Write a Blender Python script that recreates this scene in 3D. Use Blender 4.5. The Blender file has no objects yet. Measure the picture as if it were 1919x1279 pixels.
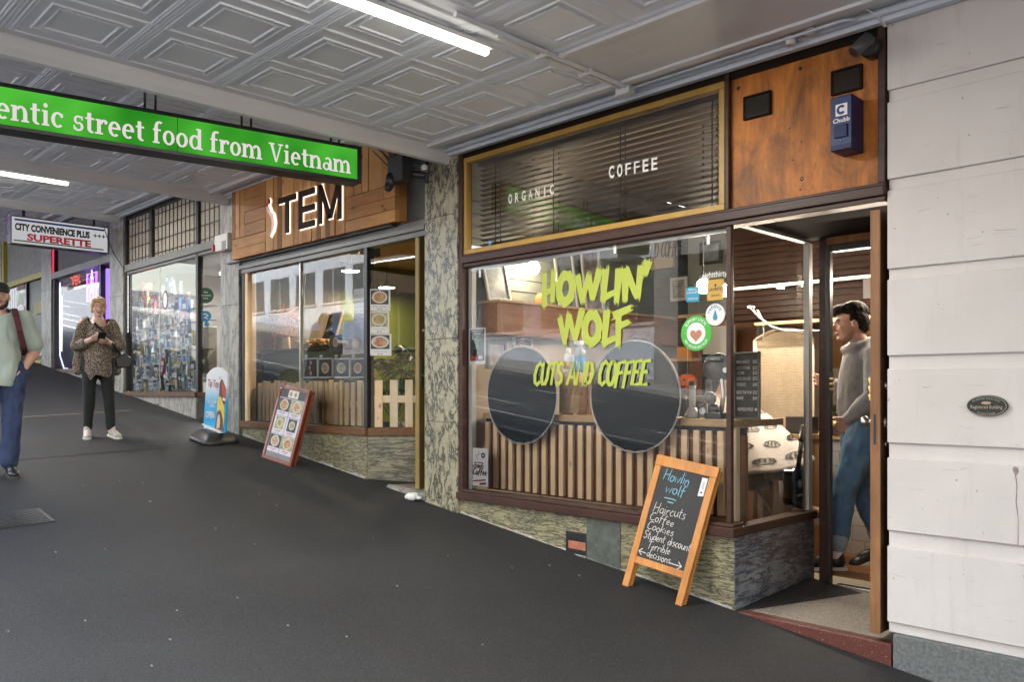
import bpy, bmesh, math, random
from mathutils import Vector, Matrix, noise
R = math.radians
random.seed(11)
scene = bpy.context.scene
COL = scene.collection
# ---------------------------------------------------------------- camera
FP, D, EYE, TH = 1562.0, 4.6, 1.9, R(44.5)      # focal length in photo pixels, facade distance, eye height, yaw
SN, CS = math.sin(TH), math.cos(TH)
cd = bpy.data.cameras.new('camera'); cam = bpy.data.objects.new('camera', cd); COL.objects.link(cam)
cam.location = (0, 0, EYE); cam.rotation_euler = (R(90), 0, R(45.5))
cd.sensor_fit = 'HORIZONTAL'; cd.sensor_width = 36; cd.lens = 36*FP/1919; cd.shift_y = 90.5/1919
cd.clip_start = 0.05; cd.clip_end = 400
scene.camera = cam
# ---------------------------------------------------------------- sky, sun, exposure
SUN_EL, SUN_ROT = R(50), R(-28)
EXPO = 3.3
EK = 2**-EXPO                                    # what gives off light is set in terms of the picture's exposure
world = bpy.data.worlds.new('World'); scene.world = world; world.use_nodes = True
wn = world.node_tree.nodes; wl = world.node_tree.links
sky = wn.new('ShaderNodeTexSky'); sky.sky_type = 'NISHITA'; sky.sun_disc = False
sky.sun_elevation = SUN_EL; sky.sun_rotation = SUN_ROT; sky.air_density = 1.6; sky.dust_density = 4.0; sky.ozone_density = 1.0
hs = wn.new('ShaderNodeHueSaturation'); hs.inputs['Saturation'].default_value = 0.75
wl.new(sky.outputs[0], hs.inputs['Color']); wl.new(hs.outputs[0], wn['Background'].inputs[0])
wn['Background'].inputs[1].default_value = 0.15
sl = bpy.data.lights.new('sun', 'SUN'); so = bpy.data.objects.new('sun', sl); COL.objects.link(so)
sl.energy = 3.4; sl.angle = R(10); sl.color = (1, .985, .96)
so.rotation_euler = Vector((math.sin(SUN_ROT)*math.cos(SUN_EL), math.cos(SUN_ROT)*math.cos(SUN_EL), math.sin(SUN_EL))).to_track_quat('Z', 'Y').to_euler()
vs = scene.view_settings; vs.view_transform = 'Standard'; vs.look = 'None'; vs.exposure = EXPO; vs.gamma = 1; vs.use_curve_mapping = False
cy = scene.cycles; cy.use_denoising = True; cy.max_bounces = 8; cy.diffuse_bounces = 4; cy.glossy_bounces = 4; cy.transparent_max_bounces = 16
cy.sample_clamp_indirect = 4; cy.caustics_reflective = False; cy.caustics_refractive = False; cy.blur_glossy = 0.5
# ---------------------------------------------------------------- measuring helpers: a point of the photo on a plane of the place
def ray(x, y):
    u = (x-960)/FP
    return -CS+u*SN, SN+u*CS, (730-y)/FP
def onY(x, y, Y=D):
    r = ray(x, y); t = Y/r[1]; return Vector((r[0]*t, Y, EYE+r[2]*t))
def onX(x, y, X):
    r = ray(x, y); t = X/r[0]; return Vector((X, r[1]*t, EYE+r[2]*t))
def onZ(x, y, Z):
    r = ray(x, y); t = (Z-EYE)/r[2]; return Vector((r[0]*t, r[1]*t, Z))
def fx(px, Y=D): return onY(px, 730, Y).x
CF = .042
def G(X, Y): return EYE-1.037-.128*(X+5.27)+CF*(Y-4.6)
def Gp(x, y):
    r = ray(x, y); t = (-1.037-.128*5.27-CF*4.6)/(r[2]+.128*r[0]-CF*r[1]); return Vector((r[0]*t, r[1]*t, EYE+r[2]*t))
def srgb(h, k=1.0):
    h = h.lstrip('#'); o = []
    for i in (0, 2, 4):
        c = int(h[i:i+2], 16)/255; o.append((c/12.92 if c <= .04045 else ((c+.055)/1.055)**2.4)*k)
    return tuple(o)
# ---------------------------------------------------------------- materials
def newmat(name):
    m = bpy.data.materials.new(name); m.use_nodes = True; nt = m.node_tree; nt.nodes.clear()
    out = nt.nodes.new('ShaderNodeOutputMaterial'); b = nt.nodes.new('ShaderNodeBsdfPrincipled')
    nt.links.new(b.outputs[0], out.inputs[0]); return m, nt, b, out
def rgba(c): return (c[0], c[1], c[2], 1)
def ramp(nt, fac, stops, interp='LINEAR'):
    r = nt.nodes.new('ShaderNodeValToRGB'); r.color_ramp.interpolation = interp
    e = r.color_ramp.elements
    while len(e) < len(stops): e.new(.5)
    for i, (p, c) in enumerate(stops):
        e[i].position = p; e[i].color = rgba(c) if len(c) == 3 else c
    nt.links.new(fac, r.inputs[0]); return r.outputs[0]
def coords(nt, scale=(1, 1, 1), rot=(0, 0, 0)):
    tc = nt.nodes.new('ShaderNodeTexCoord'); mp = nt.nodes.new('ShaderNodeMapping')
    mp.inputs['Scale'].default_value = scale; mp.inputs['Rotation'].default_value = rot
    nt.links.new(tc.outputs['Object'], mp.inputs[0]); return mp.outputs[0]
def noisetex(nt, vec, scale, detail=6, rough=.6, dist=0):
    n = nt.nodes.new('ShaderNodeTexNoise'); n.inputs['Scale'].default_value = scale; n.inputs['Detail'].default_value = detail
    n.inputs['Roughness'].default_value = rough; n.inputs['Distortion'].default_value = dist
    nt.links.new(vec, n.inputs['Vector']); return n.outputs['Fac']
def bump(nt, b, h, strength, dist=.01):
    bp = nt.nodes.new('ShaderNodeBump'); bp.inputs['Strength'].default_value = strength; bp.inputs['Distance'].default_value = dist
    nt.links.new(h, bp.inputs['Height']); nt.links.new(bp.outputs[0], b.inputs['Normal'])
def mixc(nt, fac, a, b, mode='MIX'):
    m = nt.nodes.new('ShaderNodeMix'); m.data_type = 'RGBA'; m.blend_type = mode
    if isinstance(fac, (int, float)): m.inputs[0].default_value = fac
    else: nt.links.new(fac, m.inputs[0])
    for s, v in ((6, a), (7, b)):
        if isinstance(v, tuple): m.inputs[s].default_value = rgba(v)
        else: nt.links.new(v, m.inputs[s])
    return m.outputs[2]
def pm(name, c1, c2=None, scale=6, rough=.6, metal=0, bmp=0, bscale=60, stretch=(1, 1, 1), lo=.35, hi=.65, spec=.5, coat=0, speck=None):
    m, nt, b, o = newmat(name); v = coords(nt, stretch)
    b.inputs['Roughness'].default_value = rough; b.inputs['Metallic'].default_value = metal
    b.inputs['Specular IOR Level'].default_value = spec; b.inputs['Coat Weight'].default_value = coat
    if c2 is None: c2 = tuple(x*.8 for x in c1)
    col = ramp(nt, noisetex(nt, v, scale), [(lo, c1), (hi, c2)])
    if speck:                                    # (colour, scale, threshold): scattered marks of the surface itself
        n2 = noisetex(nt, v, speck[1], 2)
        col = mixc(nt, ramp(nt, n2, [(speck[2], (0, 0, 0)), (speck[2]+.03, (1, 1, 1))]), col, speck[0])
    nt.links.new(col, b.inputs['Base Color'])
    if bmp: bump(nt, b, noisetex(nt, v, bscale, 4), bmp)
    return m
def wood(name, c1, c2, axis=2, scale=3.0, rough=.5, bmp=.15, knots=True, coat=0, spec=.3):
    m, nt, b, o = newmat(name); b.inputs['Specular IOR Level'].default_value = spec; st = [9, 9, 9]; st[axis] = .8
    v = coords(nt, tuple(st)); n = noisetex(nt, v, scale, 8, .65, .6)
    v2 = coords(nt); n2 = noisetex(nt, v2, 2.3, 3)
    col = ramp(nt, n, [(.3, c1), (.5, tuple((p+q)/2 for p, q in zip(c1, c2))), (.72, c2)])
    col = mixc(nt, ramp(nt, n2, [(.4, (0, 0, 0)), (.7, (.5, .5, .5))]), col, tuple(x*.6 for x in c2))
    if knots:
        kv = coords(nt, tuple(5 if i != axis else 2.6 for i in range(3)))
        vo = nt.nodes.new('ShaderNodeTexVoronoi'); vo.inputs['Scale'].default_value = 1.3; nt.links.new(kv, vo.inputs['Vector'])
        col = mixc(nt, ramp(nt, vo.outputs['Distance'], [(.05, (.8, .8, .8)), (.13, (0, 0, 0))]), col, tuple(x*.25 for x in c2))
    nt.links.new(col, b.inputs['Base Color']); b.inputs['Roughness'].default_value = rough; b.inputs['Coat Weight'].default_value = coat
    if bmp: bump(nt, b, n, bmp, .004)
    return m
def emis(name, c, s, var=None):
    m, nt, b, o = newmat(name); nt.nodes.remove(b); e = nt.nodes.new('ShaderNodeEmission')
    e.inputs[0].default_value = rgba(c); e.inputs[1].default_value = s*EK
    if var:
        nt.links.new(ramp(nt, noisetex(nt, coords(nt), var[0], 2), [(.35, c), (.65, var[1])]), e.inputs[0])
    nt.links.new(e.outputs[0], o.inputs[0]); return m
def glass(name, tint=(1, 1, 1), gain=1.5, rough=0.0, film=0.0):
    m, nt, b, o = newmat(name); nt.nodes.remove(b)
    t = nt.nodes.new('ShaderNodeBsdfTransparent'); t.inputs[0].default_value = rgba(tint)
    g = nt.nodes.new('ShaderNodeBsdfGlossy'); g.inputs['Roughness'].default_value = rough
    f = nt.nodes.new('ShaderNodeFresnel'); f.inputs[0].default_value = 1.52
    mu = nt.nodes.new('ShaderNodeMath'); mu.operation = 'MULTIPLY_ADD'; mu.inputs[1].default_value = gain; mu.inputs[2].default_value = film; mu.use_clamp = True
    nt.links.new(f.outputs[0], mu.inputs[0]); mx = nt.nodes.new('ShaderNodeMixShader')
    bp = nt.nodes.new('ShaderNodeBump'); bp.inputs['Strength'].default_value = .03; bp.inputs['Distance'].default_value = .02
    nt.links.new(noisetex(nt, coords(nt), 1.2, 1), bp.inputs['Height']); nt.links.new(bp.outputs[0], g.inputs['Normal'])
    nt.links.new(mu.outputs[0], mx.inputs[0]); nt.links.new(t.outputs[0], mx.inputs[1]); nt.links.new(g.outputs[0], mx.inputs[2])
    nt.links.new(mx.outputs[0], o.inputs[0]); return m
def marble(name, base, base2, vein, stretch=(1, 1, 1), scale=3.0, cover=.5, rough=.3, amount=1.0, rot=(0, 0, 0), sharp=.05):
    m, nt, b, o = newmat(name); v = coords(nt, stretch, rot); a = amount
    n1 = noisetex(nt, v, scale, 12, .68, .35); n2 = noisetex(nt, coords(nt), 5.5, 8, .65); n3 = noisetex(nt, v, scale*2.3, 12, .76, .2); n4 = noisetex(nt, v, scale*.42, 4, .55, .5)
    col = ramp(nt, n2, [(.34, base), (.66, base2)])
    patch = ramp(nt, n4, [(.58-cover*.3, (0, 0, 0)), (.70-cover*.2, (1, 1, 1))])
    f1 = ramp(nt, n1, [(.5-sharp, (0, 0, 0)), (.5-sharp*.25, (a, a, a)), (.5+sharp*.25, (a, a, a)), (.5+sharp, (0, 0, 0))])
    f2 = ramp(nt, n3, [(.50, (0, 0, 0)), (.60, (a*.75, a*.75, a*.75))])
    col = mixc(nt, mixc(nt, 1.0, f2, patch, 'MULTIPLY'), col, vein); col = mixc(nt, f1, col, vein)
    nt.links.new(col, b.inputs['Base Color']); b.inputs['Roughness'].default_value = rough
    bump(nt, b, n3, .05, .004); return m
# ---------------------------------------------------------------- mesh builder
OFF = {}
class MB:
    def __init__(s): s.v, s.f, s.mi, s.mats, s.cur, s.sm = [], [], [], [], 0, []
    def m(s, mat):
        if mat not in s.mats: s.mats.append(mat)
        s.cur = s.mats.index(mat); return s
    def face(s, idx, smooth=False): s.f.append(idx); s.mi.append(s.cur); s.sm.append(smooth)
    def poly(s, pts, smooth=False):
        n = len(s.v); s.v += [tuple(p) for p in pts]; s.face(tuple(range(n, n+len(pts))), smooth); return s
    def box(s, x0, x1, y0, y1, z0, z1, M=None):
        if x0 > x1: x0, x1 = x1, x0
        if y0 > y1: y0, y1 = y1, y0
        if z0 > z1: z0, z1 = z1, z0
        P = [Vector((x, y, z)) for x in (x0, x1) for y in (y0, y1) for z in (z0, z1)]
        if M: P = [M @ p for p in P]
        n = len(s.v); s.v += [tuple(p) for p in P]
        for q in ((0, 1, 3, 2), (4, 6, 7, 5), (0, 4, 5, 1), (2, 3, 7, 6), (0, 2, 6, 4), (1, 5, 7, 3)): s.face(tuple(n+i for i in q))
        return s
    def hexa(s, P):                              # 8 corners: bottom loop of 4, top loop of 4
        n = len(s.v); s.v += [tuple(p) for p in P]
        for q in ((3, 2, 1, 0), (4, 5, 6, 7), (0, 1, 5, 4), (1, 2, 6, 5), (2, 3, 7, 6), (3, 0, 4, 7)): s.face(tuple(n+i for i in q))
        return s
    def prism(s, pts, d):                        # polygon pts extruded by vector d
        n = len(s.v); k = len(pts); d = Vector(d); s.v += [tuple(p) for p in pts]+[tuple(Vector(p)+d) for p in pts]
        s.face(tuple(range(n+k-1, n-1, -1))); s.face(tuple(range(n+k, n+2*k)))
        for i in range(k): j = (i+1) % k; s.face((n+i, n+j, n+k+j, n+k+i))
        return s
    def rings(s, rs, smooth=True, cap=True):
        k = len(rs[0]); n = len(s.v)
        for r in rs: s.v += [tuple(p) for p in r]
        for a in range(len(rs)-1):
            for i in range(k):
                j = (i+1) % k; s.face((n+a*k+i, n+a*k+j, n+(a+1)*k+j, n+(a+1)*k+i), smooth)
        if cap:
            s.face(tuple(n+i for i in range(k-1, -1, -1)), False); e = n+(len(rs)-1)*k; s.face(tuple(e+i for i in range(k)), False)
        return s
    def tube(s, path, r, n=8, cap=True):
        path = [Vector(p) for p in path]; rs = []
        up = None
        for i, p in enumerate(path):
            a = path[max(i-1, 0)]; b = path[min(i+1, len(path)-1)]; t = (b-a).normalized()
            if up is None: up = Vector((0, 0, 1)) if abs(t.z) < .9 else Vector((1, 0, 0))
            x = t.cross(up).normalized(); y = x.cross(t).normalized(); up = y
            rr = r[i] if isinstance(r, (list, tuple)) else r
            rs.append([p+x*rr*math.cos(2*math.pi*q/n)+y*rr*math.sin(2*math.pi*q/n) for q in range(n)])
        return s.rings(rs, True, cap)
    def lathe(s, prof, c, n=20, ax='z', M=None):
        c = Vector(c); rs = []
        for r, h in prof:
            ring = []
            for q in range(n):
                a = 2*math.pi*q/n
                p = {'z': Vector((r*math.cos(a), r*math.sin(a), h)), 'y': Vector((r*math.cos(a), h, r*math.sin(a))), 'x': Vector((h, r*math.cos(a), r*math.sin(a)))}[ax]
                if M: p = M @ p
                ring.append(c+p)
            rs.append(ring)
        return s.rings(rs, True, True)
    def ball(s, c, r, n=12, k=8, M=None):
        if isinstance(r, (int, float)): r = (r, r, r)
        rs = []
        for i in range(k+1):
            th = math.pi*(i/k)*.998+.003
            ring = []
            for q in range(n):
                a = 2*math.pi*q/n
                p = Vector((r[0]*math.sin(th)*math.cos(a), r[1]*math.sin(th)*math.sin(a), -r[2]*math.cos(th)))
                if M: p = M @ p
                ring.append(Vector(c)+p)
            rs.append(ring)
        return s.rings(rs, True, True)
    def cap(s, p, q, r0, r1, n=12):              # tapered capsule
        p, q = Vector(p), Vector(q); d = q-p; L = d.length or 1e-6; Q = d.to_track_quat('Z', 'Y').to_matrix(); rs = []
        for i in range(5):
            a = -math.pi/2+i*math.pi/8+.02; rs.append((r0*math.cos(a), r0*math.sin(a)))
        rs.append((r0, 0)); rs.append((r1, L))
        for i in range(1, 5):
            a = i*math.pi/8-.02; rs.append((r1*math.cos(a), L+r1*math.sin(a)))
        return s.lathe(rs, p, n, 'z', Q)
    def wire(s, path, r=.004, n=6): return s.tube(path, r, n)
    def build(s, name, parent=None, mat=None, bevel=0, off=None):
        if mat: s.mats = [mat]; s.mi = [0]*len(s.f)
        off = Vector(off) if off is not None else (OFF[parent.name] if parent else Vector((0, 0, 0)))
        me = bpy.data.meshes.new(name); me.from_pydata([tuple(Vector(v)-off) for v in s.v], [], s.f)
        for mm in s.mats: me.materials.append(mm)
        for p, i, sm in zip(me.polygons, s.mi, s.sm): p.material_index = i; p.use_smooth = sm
        me.update(); ob = bpy.data.objects.new(name, me); COL.objects.link(ob); OFF[ob.name] = off
        if parent: ob.parent = parent
        else: ob.location = off
        if bevel:
            b = ob.modifiers.new('bevel', 'BEVEL'); b.width = bevel; b.segments = 2; b.limit_method = 'ANGLE'; b.angle_limit = R(40)
        return ob
def tag(o, label=None, cat=None, group=None, kind=None):
    if label: o['label'] = label
    if cat: o['category'] = cat
    if group: o['group'] = group
    if kind: o['kind'] = kind
    return o
def thing(name, label, cat, loc, group=None):
    o = bpy.data.objects.new(name, None); COL.objects.link(o); o.location = loc; o.empty_display_size = .1
    OFF[o.name] = Vector(loc); return tag(o, label, cat, group)
def solo(mb, name, label, cat, loc, group=None, bevel=0, mat=None):
    return tag(mb.build(name, None, mat, bevel, off=loc), label, cat, group)
def struct(mb, name, mat=None): return tag(mb.build(name, None, mat), kind='structure')
def dup(root, delta=None, rotz=None, label=None, group=None):
    def cp(o, par):
        c = o.copy(); COL.objects.link(c); c.parent = par; OFF[c.name] = OFF.get(o.name, Vector())
        for ch in o.children: cp(ch, c)
        return c
    r = cp(root, None)
    if delta is not None: r.location = Vector(root.location)+Vector(delta)
    if rotz is not None: r.rotation_euler = (0, 0, rotz)
    if label: r['label'] = label
    if group: r['group'] = group
    return r
# ---------------------------------------------------------------- lettering
def frame(o, x, y):                              # a plane in space: (u, v, w) -> point, w is out of the plane
    o, x, y = Vector(o), Vector(x).normalized(), Vector(y).normalized(); n = x.cross(y).normalized()
    return lambda u, v, w=0: o+x*u+y*v+n*w
def text(mb, body, F, u, v, h, mat, width=None, bold=0, shear=0, align='LEFT', w=.002, arc=None):
    cu = bpy.data.curves.new('t', 'FONT'); cu.body = body; cu.size = 1; cu.offset = bold; cu.shear = shear; cu.resolution_u = 3
    ob = bpy.data.objects.new('t', cu); me = bpy.data.meshes.new_from_object(ob)
    vs_ = [p.co.copy() for p in me.vertices]; fs = [tuple(p.vertices) for p in me.polygons]
    bpy.data.objects.remove(ob); bpy.data.curves.remove(cu); bpy.data.meshes.remove(me)
    if not vs_: return
    x0, x1 = min(p.x for p in vs_), max(p.x for p in vs_); sc = h/.73; k = sc
    if width: k = width/(x1-x0)
    dx = {'LEFT': -x0*k, 'CENTER': -(x0+x1)/2*k, 'RIGHT': -x1*k}[align]
    mb.m(mat); n = len(mb.v)
    for p in vs_:
        a, b = p.x*k+dx, p.y*sc
        if arc:                                  # (radius, centre angle, direction): letters run round a circle, u, v its centre
            rr, a0, sg = arc; an = a0-sg*a/rr; r2 = rr+sg*b; mb.v.append(tuple(F(u+r2*math.cos(an), v+r2*math.sin(an), w)))
        else: mb.v.append(tuple(F(u+a, v+b, w)))
    for f in fs: mb.face(tuple(n+i for i in f))
STW = [0]
def stroke(mb, pts, F, wd, mat, w=.002, jag=0, taper=False):
    mb.m(mat); STW[0] = (STW[0]+1) % 12; w = w+STW[0]*.00015
    P = [Vector((a, b)) for a, b in pts]; Lf, Rt = [], []
    for i, p in enumerate(P):
        d = (P[min(i+1, len(P)-1)]-P[max(i-1, 0)]).normalized(); nn = Vector((-d.y, d.x))
        ww = wd[i] if isinstance(wd, (list, tuple)) else wd
        if taper and i in (0, len(P)-1): ww *= .78
        Lf.append(p+nn*ww/2); Rt.append(p-nn*ww/2)
    for i in range(len(P)-1):
        mb.poly([F(*Lf[i], w), F(*Rt[i], w), F(*Rt[i+1], w), F(*Lf[i+1], w)])
    if jag:
        for i, s in ((0, -1), (len(P)-1, 1)):
            d = (P[1]-P[0]).normalized()*-1 if i == 0 else (P[-1]-P[-2]).normalized(); k = 4
            for q in range(k):
                a = Lf[i].lerp(Rt[i], q/k); b = Lf[i].lerp(Rt[i], (q+1)/k); t = (a+b)/2+d*random.uniform(.2, 1)*jag
                tri = [F(*a, w), F(*b, w), F(*t, w)]
                mb.poly(tri if i else tri[::-1])
def ell_pts(cx, cy, rx, ry, a0=0, a1=360, n=14):
    return [(cx+rx*math.cos(R(a0+(a1-a0)*i/n)), cy+ry*math.sin(R(a0+(a1-a0)*i/n))) for i in range(n+1)]
HAND = {                                         # hand lettering: advance, strokes
 'A': (.62, [[(0, 0), (.28, 1), (.56, 0)], [(.1, .35), (.48, .35)]]), 'B': (.55, [[(.05, 0), (.05, 1), (.35, .9), (.38, .65), (.06, .52), (.42, .4), (.42, .1), (.05, 0)]]),
 'C': (.56, [[(.5, .86), (.36, 1), (.14, .86), (.04, .45), (.12, .1), (.3, 0), (.5, .14)]]), 'D': (.58, [[(.05, 0), (.08, 1), (.35, .92), (.5, .55), (.38, .12), (.05, 0)]]),
 'E': (.52, [[(.46, 1), (.06, .95), (.03, 0), (.44, .03)], [(.05, .52), (.36, .54)]]), 'F': (.52, [[(.5, 1), (.07, .94), (.02, -.1)], [(.06, .5), (.38, .55)]]),
 'H': (.62, [[(.06, 1), (.04, 0)], [(.5, 1), (.48, 0)], [(.04, .45), (.5, .55)]]), 'I': (.2, [[(.08, 1), (.06, 0)]]),
 'L': (.46, [[(.06, 1), (.03, 0), (.42, .06)]]), 'N': (.6, [[(.04, 0), (.06, 1), (.46, 0), (.5, 1)]]),
 'O': (.6, [ell_pts(.27, .5, .25, .5, 80, 440, 12)]), 'R': (.55, [[(.05, 0), (.05, 1), (.38, .88), (.38, .6), (.06, .48), (.46, 0)]]),
 'S': (.52, [[(.46, .86), (.3, 1), (.1, .85), (.12, .62), (.4, .42), (.42, .16), (.22, 0), (.02, .12)]]), 'T': (.54, [[(0, .95), (.56, 1)], [(.28, .97), (.25, 0)]]),
 'U': (.56, [[(.05, 1), (.04, .3), (.16, .02), (.34, .04), (.46, .3), (.5, 1)]]), 'W': (.84, [[(.02, 1), (.2, 0), (.4, .8), (.56, 0), (.8, 1)]]), '+': (.5, [[(.05, .5), (.45, .5)], [(.25, .28), (.25, .72)]]),
 'a': (.42, [[(.34, .5), (.15, .52), (.03, .25), (.12, .02), (.3, .12), (.34, .5), (.36, 0)]]), 'b': (.42, [[(.05, 1), (.04, 0), (.28, .05), (.34, .3), (.2, .48), (.04, .3)]]),
 'c': (.38, [[(.32, .45), (.18, .54), (.04, .3), (.12, .02), (.33, .08)]]), 'd': (.42, [[(.34, .42), (.16, .5), (.03, .24), (.14, 0), (.33, .15), (.36, 1), (.37, 0)]]),
 'e': (.4, [[(.05, .26), (.34, .32), (.24, .52), (.06, .36), (.1, .04), (.34, .06)]]), 'f': (.36, [[(.34, .92), (.2, 1), (.14, .7), (.1, -.15)], [(.0, .5), (.32, .54)]]),
 'h': (.42, [[(.05, 1), (.04, 0)], [(.04, .35), (.2, .52), (.32, .4), (.34, 0)]]), 'i': (.2, [[(.08, .5), (.08, 0)], [(.08, .72), (.1, .78)]]),
 'k': (.4, [[(.05, 1), (.04, 0)], [(.34, .5), (.06, .24), (.36, 0)]]), 'l': (.2, [[(.1, 1), (.07, .05), (.14, 0)]]), 'n': (.42, [[(.05, .5), (.05, 0)], [(.05, .35), (.2, .52), (.32, .4), (.34, 0)]]),
 'o': (.42, [ell_pts(.19, .25, .16, .26, 80, 440, 10)]), 'r': (.34, [[(.05, .5), (.06, 0)], [(.06, .32), (.16, .5), (.3, .48)]]), 's': (.36, [[(.3, .46), (.14, .52), (.07, .38), (.28, .2), (.22, .02), (.03, .04)]]),
 't': (.34, [[(.14, .9), (.12, .08), (.26, .02)], [(0, .55), (.3, .58)]]), 'u': (.42, [[(.05, .5), (.06, .1), (.18, 0), (.32, .15), (.34, .5), (.36, 0)]]), 'w': (.56, [[(.03, .5), (.12, 0), (.26, .4), (.36, 0), (.5, .52)]]),
 '\u2019': (.3, [[(.16, 1.1), (.08, .8)]]), ' ': (.36, [])}
def hand(mb, s, F, u, v, h, wd, mat, slant=0, w=.002, jag=0, wob=0, width=None, taper=True):
    tot = sum(HAND[c][0] for c in s)*h; k = width/tot if width else 1; x = 0
    for c in s:
        adv, st = HAND[c]; dy = random.uniform(-wob, wob)*h
        for p in st: stroke(mb, [(u+(x+a*h+b*h*slant)*k, v+b*h+dy) for a, b in p], F, wd, mat, w, jag, taper)
        x += adv*h
# slab-serif alphabet for the hanging light box
def serif(mb, s, F, u, v, h, mat, width=None, w=.003):
    S = .145                                     # stem
    def stem(x, y0, y1): return [(x-S/2, y0), (x+S/2, y0), (x+S/2, y1), (x-S/2, y1)]
    def slab(x, y, ww=.27, t=.055): return [(x-ww/2, y), (x+ww/2, y), (x+ww/2, y+t), (x-ww/2, y+t)]
    def arc(cx, cy, rx, ry, a0, a1, tx=.135, ty=.068, n=14):
        o = ell_pts(cx, cy, rx, ry, a0, a1, n); i = ell_pts(cx, cy, rx-tx, ry-ty, a0, a1, n)
        return [[o[q], o[q+1], i[q+1], i[q]] for q in range(n)]
    X = .5
    def shape(c):
        if c == 'e': return .54, arc(.26, .25, .24, .26, 0, 310)+[[(.08, .24), (.49, .24), (.49, .3), (.08, .3)]]
        if c == 'n': return .66, [stem(.13, 0, X), slab(.13, 0), slab(.07, X-.055, .14), stem(.5, 0, .3), slab(.5, 0)]+arc(.345, .29, .217, .22, 0, 150)
        if c == 't': return .4, [stem(.17, .09, .66), [(.02, X-.06), (.36, X-.06), (.36, X), (.02, X)]]+arc(.27, .12, .163, .13, 180, 300)
        if c == 'i': return .34, [stem(.16, 0, X), slab(.16, 0), slab(.1, X-.055, .14)]+arc(.16, .66, .075, .075, 0, 360, .074, .074)
        if c == 'c': return .5, arc(.26, .25, .24, .26, 45, 315)+[[(.36, .34), (.45, .34), (.45, .46), (.36, .46)]]
        if c == 's': return .46, arc(.22, .36, .17, .15, 40, 270, .09, .06)+arc(.22, .145, .19, .155, -90+0, 90, .1, .06)[::1]+arc(.22, .145, .19, .155, 200, 270, .1, .06)+[[(.04, .03), (.09, .03), (.09, .17), (.04, .17)], [(.33, .36), (.38, .36), (.38, .5), (.33, .5)]]
        if c == 'r': return .48, [stem(.14, 0, X), slab(.14, 0, .3), slab(.08, X-.055, .14)]+arc(.33, .29, .2, .22, 40, 160)+arc(.4, .42, .06, .065, 0, 360, .059, .064)
        if c == 'f': return .4, [stem(.15, 0, .6), slab(.15, 0, .28), [(.02, X-.06), (.34, X-.06), (.34, X), (.02, X)]]+arc(.285, .6, .197, .18, 50, 180)
        if c == 'o': return .56, arc(.27, .25, .25, .26, 0, 360)
        if c == 'd': return .62, arc(.27, .25, .25, .26, 40, 320)+[stem(.46, 0, .74), slab(.53, 0, .14), slab(.4, .69, .16)]
        if c == 'm': return .98, [stem(.13, 0, X), slab(.13, 0), slab(.07, X-.055, .14), stem(.47, 0, .3), slab(.47, 0), stem(.81, 0, .3), slab(.81, 0)]+arc(.33, .29, .2, .22, 0, 150)+arc(.67, .29, .2, .22, 0, 150)
        if c == 'V': return .7, [[(.04, .7), (.18, .7), (.38, 0), (.3, 0)], [(.54, .7), (.61, .7), (.38, 0), (.31, 0)], slab(.12, .65, .28), slab(.56, .65, .24)]
        if c == 'a': return .56, [stem(.42, .02, .32), slab(.48, 0, .16)]+arc(.22, .15, .19, .155, 0, 360, .1, .055)+arc(.29, .31, .193, .2, 0, 140, .115, .06)
        if c == 'h': return .66, [stem(.13, 0, .74), slab(.13, 0), slab(.07, .69, .14), stem(.5, 0, .3), slab(.5, 0)]+arc(.345, .29, .217, .22, 0, 150)
        if c == 'u': return .64, [stem(.13, .2, X), slab(.07, X-.055, .14), stem(.49, 0, X), slab(.55, 0, .14), slab(.43, X-.055, .14)]+arc(.305, .22, .237, .23, 180, 330)
        if c == 'A': return .74, [[(.02, 0), (.1, 0), (.36, .7), (.28, .7)], [(.5, 0), (.65, 0), (.4, .7), (.27, .7)], slab(.08, 0, .24), slab(.6, 0, .27), [(.18, .22), (.5, .22), (.5, .28), (.18, .28)]]
        return .3, []
    tot = sum(shape(c)[0] for c in s)*h; k = width/tot if width else 1; x = 0; mb.m(mat)
    for c in s:
        adv, ps = shape(c)
        for q, p in enumerate(ps):
            mb.poly([F(u+(x+a*h)*k, v+b*h, w+(q % 9)*.0002) for a, b in p])
        x += adv*h
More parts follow.
